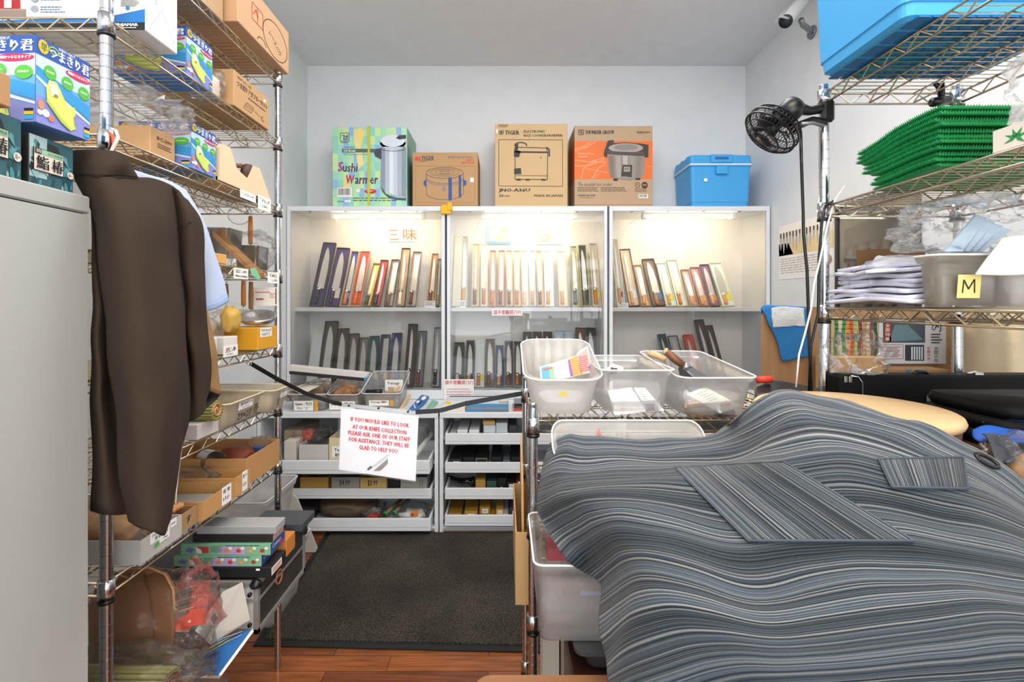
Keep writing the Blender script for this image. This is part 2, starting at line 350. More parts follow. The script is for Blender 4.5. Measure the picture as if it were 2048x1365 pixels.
def wire_shelf(parent, x0, x1, y0, y1, z, long='Y', step=0.022, h=0.028, trusses=2):
    b = MB(m='steel_wire'); r = 0.0030
    for zz in (z, z+h):
        for (p, q) in (((x0, y0), (x1, y0)), ((x1, y0), (x1, y1)), ((x1, y1), (x0, y1)), ((x0, y1), (x0, y0))): b.tube([(p[0], p[1], zz), (q[0], q[1], zz)], r, n=6)
    def zig(p, q, k):
        n = max(4, int(math.hypot(q[0]-p[0], q[1]-p[1])/0.034)); n += n % 2; t = []
        for i in range(n+1): t.append((p[0]+(q[0]-p[0])*i/n, p[1]+(q[1]-p[1])*i/n, z+(h if i % 2 else 0)))
        b.tube(t, 0.0020, n=5)
    zig((x0, y0), (x1, y0), 0); zig((x1, y0), (x1, y1), 0); zig((x0, y1), (x1, y1), 0); zig((x0, y0), (x0, y1), 0)
    a0, a1 = (y0, y1) if long == 'Y' else (x0, x1); n = int((a1-a0)/step)
    for i in range(1, n):
        q = a0+(a1-a0)*i/n
        b.tube([(x0, q, z+h+.002), (x1, q, z+h+.002)] if long == 'Y' else [(q, y0, z+h+.002), (q, y1, z+h+.002)], 0.0014, n=4, cap=False)
    for k in range(trusses):
        f = (k+1)/(trusses+1)
        if long == 'Y': x = x0+(x1-x0)*f; b.tube([(x, y0, z+.002), (x, y1, z+.002)], 0.0024, n=5); b.tube([(x, y0, z+h), (x, y1, z+h)], 0.0022, n=5); zig((x, y0), (x, y1), 0)
        else: y = y0+(y1-y0)*f; b.tube([(x0, y, z+.002), (x1, y, z+.002)], 0.0024, n=5); b.tube([(x0, y, z+h), (x1, y, z+h)], 0.0022, n=5); zig((x0, y), (x1, y), 0)
    return b.build('wire_shelf', parent)
def wire_rack(name, label, xs, ys, levels, z0, z1, long='Y', step=0.022, tops=None, trusses=2, lean=0.0):
    t = thing(name, label, 'shelving', ((xs[0]+xs[1])/2, (ys[0]+ys[1])/2, z0))
    for i, x in enumerate(xs):
        for j, y in enumerate(ys):
            zt = z1
            pr = []; z = z0+0.02
            while z < zt-0.01: pr += [(0.0127, z), (0.0127, z+0.0228), (0.0112, z+0.0232), (0.0112, z+0.0250)]; z += 0.0254
            pr = [(0.0125, z0+0.0)]+pr+[(0.0127, zt), (0.0095, zt+.004), (0.0, zt+.005)]
            b = MB(m='chrome'); b.lathe(pr, (x, y, 0), n=20); b.sm = [False]*len(b.sm); b.build('post', t)
    for z in levels:
        s = wire_shelf(t, xs[0], xs[1], ys[0], ys[1], z, long, step, trusses=trusses)
        for x in xs:
            for y in ys:
                b = MB(m='chrome'); b.lathe([(0.0165, z-.006), (0.0165, z+.036), (0.0135, z+.037)], (x, y, 0), n=16)
                b.lathe([(0.0135, z-.014), (0.0172, z-.013), (0.0172, z-.006), (0.0135, z-.005)], (x, y, 0), 'black_plastic', n=16); b.build('collar', s)
    return t
# ================================================================ room
XL, XR, YB, ZC = -1.525, 1.857, 3.86, 3.235
def m_floor():
    t = NT('floor_boards'); tc = t.add('TexCoord'); br = t.add('TexBrick'); br.offset = 0.37
    for k, v in (('Color1', (0.42, 0.125, 0.03, 1)), ('Color2', (0.21, 0.058, 0.018, 1)), ('Mortar', (0.03, 0.008, 0.004, 1)), ('Scale', 1.0), ('Mortar Size', 0.0012), ('Brick Width', 0.62), ('Row Height', 0.082), ('Bias', -0.1)): br.inputs[k].default_value = v
    t.link(tc.outputs['Object'], br.inputs['Vector'])
    mp = t.add('Mapping'); mp.inputs['Scale'].default_value = (2.5, 40, 1); t.link(tc.outputs['Object'], mp.inputs[0])
    nz = t.add('TexNoise', i_Scale=2.0, i_Detail=7.0, i_Distortion=0.4); t.link(mp.outputs[0], nz.inputs['Vector'])
    r = t.ramp([(0.25, '#9a9a9a'), (0.75, '#ffffff')]); t.link(nz.outputs['Fac'], r.inputs[0])
    mx = t.add('Mix', data_type='RGBA', blend_type='MULTIPLY'); mx.inputs[0].default_value = 1.0
    t.link(br.outputs['Color'], mx.inputs[6]); t.link(r.outputs[0], mx.inputs[7]); t.link(mx.outputs[2], t.b.inputs['Base Color']); t.b.inputs['Roughness'].default_value = 0.22
    M['floor_boards'] = t.m
m_floor()
def m_carpet():
    t = NT('carpet'); tc = t.add('TexCoord'); nz = t.add('TexNoise', i_Scale=260.0, i_Detail=3.0); t.link(tc.outputs['Object'], nz.inputs['Vector'])
    r = t.ramp([(0.36, '#17150f'), (0.5, '#3f3a33'), (0.66, '#7d766a')]); t.link(nz.outputs['Fac'], r.inputs[0])
    n2 = t.add('TexNoise', i_Scale=2.5); t.link(tc.outputs['Object'], n2.inputs['Vector']); r2 = t.ramp([(0.3, '#b8b8bc'), (0.7, '#ffffff')]); t.link(n2.outputs['Fac'], r2.inputs[0])
    mx = t.add('Mix', data_type='RGBA', blend_type='MULTIPLY'); mx.inputs[0].default_value = 1.0; t.link(r.outputs[0], mx.inputs[6]); t.link(r2.outputs[0], mx.inputs[7])
    t.link(mx.outputs[2], t.b.inputs['Base Color']); t.b.inputs['Roughness'].default_value = 1.0; t.b.inputs['Specular IOR Level'].default_value = 0.1
    bp = t.add('Bump', i_Strength=0.7, i_Distance=0.006); t.link(nz.outputs['Fac'], bp.inputs['Height']); t.link(bp.outputs[0], t.b.inputs['Normal']); M['carpet'] = t.m
m_carpet()
struct(MB(m='floor_boards').box(XL-.1, XR+.1, -2.6, YB+.1, -0.05, 0), 'floor')
struct(MB(m=mat('ceiling_paint', '#e6e7e8', 0.9)).box(XL-.1, XR+.1, -2.6, YB+.1, ZC, ZC+.05), 'ceiling')
struct(MB(m='paint_white').box(XL-.1, XR+.1, YB, YB+.1, 0, ZC), 'wall_back')
struct(MB(m='paint_white').box(XL-.1, XL, -2.6, YB, 0, ZC), 'wall_left')
struct(MB(m='paint_white').box(XR, XR+.1, -2.6, YB, 0, ZC), 'wall_right')
t = thing('floor_mat', 'dark charcoal carpet mat with a black rubber border on the wood floor', 'mat', (-.2, 2.5, 0), 0)
ml = [(-1.09, 3.05), (.72, 3.05), (.72, 1.985), (-1.03, 2.045)]
MB(m=mat('rubber', '#121212', 0.7)).prism([(x, y, 0.001) for x, y in ml], (0, 0, 0.006)).build('rubber_border', t)
ci = [(-1.055, 3.03), (.69, 3.03), (.69, 2.02), (-.995, 2.08)]
MB(m='carpet').prism([(x, y, 0.004) for x, y in ci], (0, 0, 0.008)).build('carpet_pile', t)

# ================================================================ display cases (upper) and drawer cabinets (lower)
CF, CB_, CZ0, CZ1 = 3.48, 3.855, 0.735, 2.08
mat('tube_glow', '#ffffff', emit='#ffe2b8', estr=31)
units = [(-1.52, -.419, (665, 850), 'wide white glass display case under the sushi warmer box'), (-.405, .713, (965, 1152), 'middle white glass display case with two knife leaflets inside'), (.727, 1.845, (1285, 1468), 'white glass display case under the blue cooler box')]
for (x0, x1, tb, lab) in units:
    t = thing('display_case', lab, 'display case', ((x0+x1)/2, (CF+CB_)/2, CZ0), 0, 'glass display cases along the back wall')
    b = MB(m='white_lacquer'); s = .024
    b.box(x0, x0+s, CF, CB_, CZ0, CZ1, bev=.002); b.box(x1-s, x1, CF, CB_, CZ0, CZ1, bev=.002); b.box(x0+s, x1-s, CF, CB_, CZ1-.034, CZ1, bev=.002); b.box(x0+s, x1-s, CF, CB_, CZ0, CZ0+.062, bev=.002)
    for k in range(4): b.box(x0+.15+k*.25, x0+.165+k*.25, CF-.003, CF+.02, CZ1-.040, CZ1-.034, 'dull_steel')
    b.build('frame', t)
    MB(m=mat('case_back', '#e8e6e0', .5)).box(x0+s, x1-s, CB_-.012, CB_-.002, CZ0+.06, CZ1-.03).build('back_panel', t)
    MB(m='white_lacquer').box(x0+s, x1-s, CF+.075, CB_-.013, 1.345, 1.372, bev=.002).build('shelf', t)
    for k in (0, 1):
        xm = (x0+x1)/2; a = (x0+s, xm+.03) if k == 0 else (xm-.03, x1-s)
        MB(m='glass').box(a[0], a[1], CF+.006+k*.008, CF+.010+k*.008, CZ0+.062, CZ1-.034).build('glass_pane', t)
    X0 = (tb[0]-CX)*3.57/F; X1 = (tb[1]-CX)*3.57/F
    lt = MB(m='white_lacquer').box(X0, X1, 3.555, 3.585, 2.028, 2.045).box(X0-.003, X0+.022, 3.545, 3.595, 2.004, 2.045).box(X1-.022, X1+.003, 3.545, 3.595, 2.004, 2.045).build('light_fitting', t)
    MB(m='tube_glow').tube([(X0+.022, 3.57, 2.018), (X1-.022, 3.57, 2.018)], .009, n=8).build('light_tube', lt)
    MB(m='paper').tube([(X0, 3.59, 2.03), (X0-.05, 3.8, 2.0), (X0-.09, 3.84, 1.9), (X0-.13, 3.84, 1.55)], .002, n=5).build('cord', lt)
b = MB(m='#f0b416').box(-.445, -.375, 3.455, 3.478, 2.02, 2.085, bev=.006).box(-.40, -.365, 3.45, 3.478, 2.045, 2.10, bev=.004)
one(b, 'clamp', 'yellow plastic clamp gripping the joint of two display cases', 'clamp')
LF = 3.065
def cabinet(x0, x1, tops, fy, lab, hide=False):
    t = thing('drawer_cabinet', lab, 'cabinet', ((x0+x1)/2, (LF+CB_)/2, 0), 0, 'drawer cabinets below the display cases')
    b = MB(m='white_lacquer'); s = .022
    b.box(x0, x0+s, LF, CB_, .0, .727); b.box(x1-s, x1, LF, CB_, 0, .727); b.box(x0, x1, LF-.003, CB_, .700, .733, bev=.002); b.box(x0+s, x1-s, LF, CB_, .022, .034); b.box(x0+s, x1-s, LF+.02, LF+.035, .0, .022); b.box(x0+s, x1-s, CB_-.012, CB_, .05, .71)
    b.build('carcass', t)
    for (z1, z0, f) in tops:
        d = MB(m='white_lacquer'); a, c = x0+s+.014, x1-s-.014
        d.box(a, c, f, f+.014, z0, z1, bev=.002); d.box(a, a+.012, f+.014, f+.44, z0, z1); d.box(c-.012, c, f+.014, f+.44, z0, z1); d.box(a+.012, c-.012, f+.014, f+.44, z0+.004, z0+.012); d.box(a, c, f+.43, f+.442, z0, z1)
        d.box(a+.01, c-.01, f-.0006, f, z0+(z1-z0)*.28, z0+(z1-z0)*.32, '#aeb4ba')
        o = d.build('drawer', t)
        MB(m='dull_steel').box(x0+s, x0+s+.012, LF+.01, f+.40, z0+.02, z0+.045).box(x1-s-.012, x1-s, LF+.01, f+.40, z0+.02, z0+.045).build('runner', o)
    return t
LT = [(.475, .395, 2.95), (.283, .222, 3.02), (.115, .040, 2.99)]
cabinet(-1.52, -.409, LT, 0, 'drawer cabinet with stacked tubs on top and the knife-collection notice before it')
MT = [(.610, .543, 3.045), (.435, .372, 3.04), (.280, .213, 3.035), (.118, .052, 3.03)]
cabinet(-.401, .713, MT, 0, 'drawer cabinet with four shallow drawers of knife cartons standing open')
cabinet(.721, 1.845, MT[:1], 0, 'drawer cabinet under the blue cooler side, mostly hidden by clear tubs')

# ================================================================ boxed knives
HM = {'k': 'black_plastic', 'o': 'wood_orange', 'y': 'wood_knife', 'b': 'wood_brown', 'w': mat('handle_white', '#e6e2d8', .4), 'r': mat('handle_red', '#7c1f1a', .35), 'g': mat('handle_grey', '#5a5d62', .4), 'a': mat('handle_amber', '#d0761b', .3)}
HN = {'k': 'black', 'o': 'orange', 'y': 'pale', 'b': 'brown', 'w': 'white', 'r': 'red', 'g': 'grey', 'a': 'amber'}
def knife_box(xb, wb, xt, wt, yt, yb, zb, hd, box, lin_, lab, grp, style=0, Y0=3.60, Y1=3.80, tip=0.93, hl=0.27, card=None):
    a = P(xb, yb, Y0); a.z = zb; c = P(xt, yt, Y1); hw = (wb+wt)/4*3.7/F+.004; x0_, x1_ = next((u_[0]+.024, u_[1]-.024) for u_ in units if u_[0] <= a.x <= u_[1]+.02); a.x = min(max(a.x, x0_+hw), x1_-hw); c.x = min(max(c.x, x0_+hw), x1_-hw); Lv = c-a; L = Lv.length; v = Lv.normalized(); u = V((1, 0, 0)); u = (u-v*u.dot(v)).normalized(); n = u.cross(v)
    if n.y > 0: n = -n
    wd = (wb+wt)/2*(Y0+Y1)/2/F; a.z += max(abs(u.z)*wd/2-v.z*0, 0)+max(-n.z*.024, 0)+.0015; T = Matrix((( u.x, v.x, n.x, a.x), (u.y, v.y, n.y, a.y), (u.z, v.z, n.z, a.z), (0, 0, 0, 1)))
    t = thing('boxed_knife', lab, 'boxed knife', a, 0, grp); h = wd/2; d = .022
    b = MB(T, box); th = .0035
    b.box(-h, h, 0, L, 0, .003); b.box(-h, -h+th, 0, L, 0, d); b.box(h-th, h, 0, L, 0, d); b.box(-h+th, h-th, 0, th, 0, d); b.box(-h+th, h-th, L-th, L, 0, d); b.build('box', t)
    if style == 9: MB(T, box).box(-h, h, 0, L, d, d+.002).build('lid', t); return t
    b = MB(T, lin_); b.box(-h+th, h-th, th, L-th, .003, .006)
    b.build('lining', t)
    off = -h*.22; bw = h*.80; y1 = L*hl; y2 = L*tip; z = .012
    if style == 0: pts = [(off-bw*.35, y1), (off+bw*1.0, y1), (off+bw*1.0, y1+(y2-y1)*.45), (off+bw*.80, y1+(y2-y1)*.75), (off+bw*.42, y1+(y2-y1)*.93), (off+bw*.1, y2), (off-bw*.15, y2-(y2-y1)*.10), (off-bw*.32, y2-(y2-y1)*.4)]
    elif style == 1: pts = [(off-bw*.3, y1), (off+bw*1.1, y1), (off+bw*1.15, y2-.01), (off+bw*.9, y2), (off-bw*.2, y2-.004)]
    else: pts = [(off-bw*.2, y1), (off+bw*.55, y1), (off+bw*.55, y1+(y2-y1)*.6), (off+bw*.3, y1+(y2-y1)*.88), (off-bw*.05, y2), (off-bw*.18, y2-(y2-y1)*.2)]
    MB(T, 'blade').prism([(x, y, z) for x, y in pts], (0, 0, .002)).build('blade', t)
    q = MB(T, HM[hd]); r = min(.0135, h*.5)
    q.tube([(off, L*.035, z), (off, L*.06, z), (off, L*.12, z), (off, y1-.012, z)], [r*.8, r*1.12, r*.88, r], n=8)
    o = q.build('handle', t)
    q = MB(T, 'steel')
    if hd in 'kra':
        for k in (.09, .15, .21): q.lathe([(.0032, r+z-.002), (.0032, r+z+.0006), (0, r+z+.0008)], (off, L*k, 0), n=8)
    q.tube([(off, y1-.016, z), (off, y1+.006, z)], r*1.06, 'steel' if hd != 'y' else 'handle_white', n=8); q.build('bolster', o)
    if card: MB(T, card).box(h*.1, h-th-.002, L*.14, L*.14+wd*.8, .006, .010).build('leaflet', t)
    return t
ORD = ['first', 'second', 'third', 'fourth', 'fifth', 'sixth', 'seventh', 'eighth', 'ninth', 'tenth', 'eleventh', 'twelfth', 'thirteenth', 'fourteenth', 'fifteenth']
def row(data, z8, x0, y0, sc_, yb, zb, where, frm, grp):
    for k, (bl, br_, tl, tr, yt, hd, box, ln_, bn, st, cd_) in enumerate(data):
        g = lambda q: x0+q/sc_
        lab = f'{bn} box, {HN[hd]}-handled knife, {ORD[k]} from {frm}, {where}' if hd else f'{bn} box, {ORD[k]} from {frm}, {where}'
        knife_box((g(bl)+g(br_))/2, (br_-bl)/sc_, (g(tl)+g(tr))/2, (tr-tl)/sc_, y0+yt/sc_, yb, zb, hd or 'k', box, ln_, lab, grp, 9 if hd is None else st, card=cd_, Y0=3.575+(k % 2)*.027, Y1=3.772+(k % 2)*.027)
dk, br, tn, wh, gy = '#33261f', '#4a3324', '#c9b18c', '#dcdad4', '#55585a'
row([(310, 480, 488, 640, 180, 'k', '#3a2b34', '#3c3560', 'tall dark', 0, None), (500, 665, 655, 815, 245, 'k', '#4b3a2c', '#3a2f73', 'purple-lined', 0, '#cfc9c4'), (690, 800, 835, 930, 285, 'a', tn, '#2b3f8c', 'tan blue-lined', 0, '#2e86c7'), (815, 935, 935, 1080, 285, 'a', tn, '#c63a22', 'tan red-lined', 0, None),
     (965, 1070, 1110, 1185, 440, 'k', '#8a6a44', '#d9cf5a', 'small yellow-lined', 2, None), (1080, 1180, 1195, 1290, 395, 'k', '#5a3324', '#b82a2c', 'red-lined', 2, None), (1230, 1340, 1330, 1430, 390, 'b', '#5b4a3e', '#9a8878', 'grey-lined', 1, None), (1378, 1490, 1455, 1560, 245, 'w', '#4a4032', '#b89a70', 'tall narrow', 2, None),
     (1512, 1620, 1590, 1705, 290, 'b', '#8d8d8d', '#b9aaa0', 'silver-edged', 1, None), (1755, 1850, 1835, 1900, 315, 'b', '#b48d58', '#c98f4e', 'warm tan', 0, None), (1868, 1920, 1908, 1942, 380, 'y', '#4f5c60', '#c5b9a0', 'half-hidden', 2, None)],
    0, 570, 460, 6.203, 612, 1.373, 'upper shelf under warmer box', 'the wall', 'boxed knives on the upper shelf under the sushi warmer box')
row([(265, 400, 365, 480, 315, None, '#d3d9da', wh, 'blank white', 9, None), (405, 570, 512, 670, 155, 'k', dk, '#4e4434', 'tall black', 0, None), (590, 740, 660, 805, 250, 'k', '#3b2417', '#4a3a2c', 'dark brown', 0, None), (755, 880, 810, 930, 315, 'k', '#3a2a20', '#6e614c', 'brown-rimmed', 0, None),
     (890, 1000, 935, 1045, 365, 'k', '#4a4438', '#77735c', 'olive', 0, None), (1012, 1140, 1058, 1175, 345, 'g', '#3f4a4c', '#1f5a55', 'teal-lined', 0, '#d8cc2a'), (1150, 1265, 1195, 1320, 325, 'g', '#2d3140', '#33405e', 'navy-lined', 1, '#d8cc2a'), (1275, 1405, 1335, 1460, 305, 'a', '#6a4c40', '#2a3370', 'blue-lined', 0, '#2e86c7'),
     (1475, 1592, 1537, 1655, 190, 'w', dk, '#3f352b', 'tall narrow black', 2, None), (1602, 1710, 1662, 1765, 280, 'r', '#3c3f42', '#6c7072', 'grey', 2, None), (1812, 1925, 1868, 1945, 235, 'k', '#4a4c4e', '#a7aeb2', 'silver', 2, None)],
    0, 570, 620, 6.203, 776, .799, 'lower shelf under warmer box', 'the wall', 'boxed knives on the lower shelf under the sushi warmer box')
row([(130, 232, 150, 245, 95, None, '#d6d2c0', wh, 'pale lidded', 9, None), (240, 328, 255, 342, 95, 'y', '#e6dfc8', '#d8d2bd', 'tall cream', 1, None), (380, 470, 398, 480, 185, 'b', '#ddd3b4', '#dcc48a', 'tall straw-lined', 2, None), (490, 578, 492, 572, 190, 'o', '#e9e2cf', '#efe2c6', 'tall white', 2, None),
     (590, 672, 600, 676, 265, 'o', '#c88d5a', '#d8a06a', 'peach', 0, None), (690, 776, 705, 776, 265, 'b', '#c07c62', '#e0b090', 'pinkish', 0, None), (798, 882, 795, 866, 265, 'b', '#d9b787', '#e8cfa0', 'buff', 0, None), (892, 976, 885, 956, 265, 'o', '#dcc193', '#e8d3a8', 'sand', 0, None), (984, 1068, 970, 1048, 265, 'y', '#d5c2a6', '#ece2cc', 'light sand', 0, None),
     (1078, 1162, 1060, 1134, 265, 'y', '#bfc3c6', '#dfe0dc', 'silver-edged', 0, None), (1172, 1254, 1150, 1216, 270, 'b', '#d9b98a', '#e2c79b', 'honey', 0, None), (1260, 1366, 1240, 1352, 270, 'y', '#e9e9e6', '#f0efec', 'wide white', 1, None), (1428, 1542, 1405, 1492, 270, 'y', '#e6d7ae', '#efe6cc', 'cream', 2, '#f2ead2'), (1588, 1685, 1555, 1637, 210, 'k', '#c9cba2', '#a7a98f', 'sage', 0, None), (1700, 1806, 1660, 1746, 200, 'g', '#b8b04e', '#2b3337', 'mustard-edged', 0, None)],
    0, 880, 460, 6.01, 615, 1.373, 'upper shelf, middle case', 'the yellow clamp', 'boxed knives on the upper shelf of the middle case')
row([(1860, 1950, 1788, 1880, 180, 'o', '#d9cfae', '#b8b19a', 'yellow-inked', 2, '#d6c81e')], 0, 880, 460, 6.01, 615, 1.373, 'middle case, upper shelf', 'the rice cooker end', 'boxed knives on the upper shelf of the middle case')
row([(150, 280, 182, 290, 410, 'w', '#2f3436', '#3a3a34', 'charcoal', 0, None), (302, 405, 316, 420, 385, 'y', '#7d8486', '#2c211c', 'grey-edged', 0, None), (420, 528, 430, 540, 410, 'o', '#e4e8ea', '#cfd8dc', 'white', 0, '#d8cc2a'), (538, 655, 550, 658, 368, 'b', '#6c6a62', '#6b5a48', 'taupe', 0, '#8a78a4'), (668, 762, 668, 766, 445, 'y', '#6a6f7a', '#2c3566', 'indigo-lined', 0, None), (775, 882, 775, 880, 390, 'b', '#8e9496', '#463833', 'steel-edged', 0, None),
     (888, 992, 885, 988, 395, 'o', '#8e9496', '#463a36', 'tall steel-edged', 0, None), (998, 1108, 992, 1106, 280, 'b', '#6e7476', '#4a4742', 'slate', 0, None), (1112, 1226, 1110, 1226, 280, 'b', '#6e7476', '#3c3129', 'slate dark-lined', 0, None), (1234, 1348, 1232, 1350, 280, 'b', '#6e7476', '#3c3129', 'slate brown-lined', 0, None), (1378, 1485, 1366, 1486, 265, 'y', '#b9cdd6', '#b6cbd6', 'pale blue', 0, None), (1500, 1612, 1490, 1602, 265, 'y', '#b9cdd6', '#b6cbd6', 'ice blue', 0, None),
     (1640, 1760, 1622, 1745, 232, 'b', '#50565a', '#6d4636', 'black-edged', 0, None), (1770, 1886, 1752, 1878, 232, 'b', '#50565a', '#35302c', 'black', 0, None)],
    0, 880, 620, 6.01, 776, .799, 'lower shelf, middle case', 'the yellow clamp', 'boxed knives on the lower shelf of the middle case')
row([(150, 245, 70, 150, 130, 'o', '#dfe3c8', '#c8b99a', 'tall greenish', 2, '#26394a'), (295, 425, 168, 305, 260, 'y', '#4d3a2a', '#e4cba4', 'tan black-topped', 2, '#dfe3e8'), (450, 560, 345, 440, 460, 'y', '#b59a72', '#e4c495', 'sandy', 1, '#d59a3a'), (590, 745, 447, 600, 385, 'o', '#4c3a2b', '#7d6048', 'dark brown', 0, '#3f7fa8'), (755, 880, 625, 745, 430, 'y', '#e3efe4', '#d9efe6', 'mint-edged', 1, '#dcd84a'), (895, 1015, 748, 882, 395, 'o', '#d3d8b4', '#f0efe6', 'green-edged white', 1, '#e8e4d8'),
     (1045, 1152, 932, 1030, 515, 'y', '#b99a86', '#d0a49a', 'rosy', 0, '#d29438'), (1165, 1290, 1047, 1150, 485, 'y', '#a38a7c', '#c58f92', 'mauve-lined', 0, '#d9a445'), (1300, 1420, 1167, 1272, 450, 'y', '#7a5a68', '#8c6486', 'plum', 0, '#d29438'), (1440, 1608, 1278, 1428, 430, 'y', '#e4e4d0', '#d9f0e6', 'wide mint-lined', 0, '#dcd84a')],
    0, 1210, 460, 6.203, 616, 1.373, 'upper shelf under blue cooler', 'the middle case', 'boxed knives on the upper shelf under the blue cooler')
row([(795, 905, 640, 745, 320, 'g', '#3f8fae', '#3a4234', 'blue-edged green', 2, None), (925, 1045, 768, 890, 340, 'o', '#6d625a', '#b4aeb0', 'grey', 0, '#4a63a8'), (1112, 1240, 957, 1080, 325, 'y', '#c4543c', '#cf3a22', 'bright red', 2, None), (1300, 1420, 1095, 1210, 140, 'b', '#4c2a1e', '#3e2a20', 'tall brown', 2, None), (1425, 1528, 1222, 1320, 210, 'b', '#4c2a1e', '#3e2a20', 'shorter brown', 2, None)],
    0, 1210, 620, 6.203, 776, .799, 'lower shelf under blue cooler', 'the middle case', 'boxed knives on the lower shelf under the blue cooler')
for k, (a, c, lb) in enumerate(((1229, 1244, 'small black carton beside the case divider, half hidden by tubs'), (1246, 1281, 'wide dark brown carton lying on the lower shelf, behind the clear tubs'))):
    p = P(a, 740, 3.62); q = P(c, 740, 3.62); carton('knife_carton', lb, 'carton', p.x, q.x, 3.6, 3.72, .799, .925 if k else .93, '#2e2620')
def card(px0, px1, py0, py1, Y, name, lab, art=None, cat='card', m='paper'):
    a = P(px0, py0, Y); c = P(px1, py1, Y); t = thing(name, lab, cat, ((a.x+c.x)/2, Y, c.z)); MB(m=m).box(a.x, c.x, Y, Y+.0015, c.z, a.z).build('card', t)
    if art: q = MB(); art(Fr((a.x, Y, a.z), (c.x, Y, a.z), (a.x, Y, c.z), (px0, py0, px1, py1), q)); q.build('printed_text', t)
    return t
fn = lambda a, b, c, d, r, m, s: (lambda f: f.fine(a, b, c, d, r, m, 2, s))
card(849, 871, 602, 615.6, 3.565, 'price_card', 'white price card beside the small boxed knives, case under warmer box', fn(851, 604.5, 869, 612, 3, '#6a7a9a', 3))
card(911, 932, 601, 616.2, 3.565, 'price_card', 'white price card by the tall cream box in the middle case', fn(913, 604.5, 930, 613, 3, '#6a7a9a', 4))
card(1236, 1257, 606, 616, 3.565, 'price_card', 'white price card at the divider end, case under blue cooler', fn(1238, 608, 1255, 614, 3, '#6a7a9a', 5))
card(984, 1045, 618.5, 631.5, 3.475, 'warning_strip', 'white paper strip with red characters on the middle shelf edge', lambda f: f.text('請不要觸摸刀刃', 987, 620.5, 55, 9, '#c85a66', bold=.4), 'notice')
card(888, 948, 759, 801, 3.472, 'warning_notice', 'paper notice with red characters over lines of small print, middle case', lambda f: f.text('請不要觸摸刀刃', 890, 761, 56, 8.5, '#d0505c', bold=.4).fine(893, 778, 943, 800, 4, '#d07a80', 2, 7, .25), 'notice')
card(778, 832, 456, 484, 3.835, 'calligraphy_card', 'white card with two brushed characters above the boxed knives', lambda f: f.text('三', 780, 460, 18, 20, '#a87448', slant=-.15, bold=.6).text('味', 806, 457, 26, 24, '#a87448', bold=.6), 'card')
def leaf1(f):
    f.rect(972, 452, 1023, 489, '#8fb4cc', 1).rect(979, 458, 1013, 480, '#eef2f2', 2).rect(990, 468, 1010, 482, '#e2cfa4', 3).ell(1009, 461, 6, 5, '#d8a878', 3).rect(972, 484, 1023, 489, '#6f97b8', 3).line([(981, 476), (986, 472)], 1, 'ink', 4)
card(972, 1023, 452, 489, 3.83, 'leaflet', 'blue bordered leaflet on the back of the middle case', leaf1, 'leaflet')
def leaf2(f):
    f.line([(1070, 460), (1070, 486), (1098, 486)], .7, '#caa27c', 2).rect(1072, 461, 1094, 464, '#d9b48c', 2).poly([(1080, 474), (1092, 467), (1101, 471), (1097, 480), (1085, 487)], '#c79a86', 2).ell(1089, 475, 4, 4, '#f4e3cf', 3).line([(1110, 470), (1124, 461)], 1.2, '#a08a78', 2).fine(1072, 466, 1078, 484, 6, '#d8b890', 2, 4)
card(1069, 1125, 458, 489, 3.83, 'leaflet', 'pale leaflet showing a knife and a plate, inside the middle case', leaf2, 'leaflet')

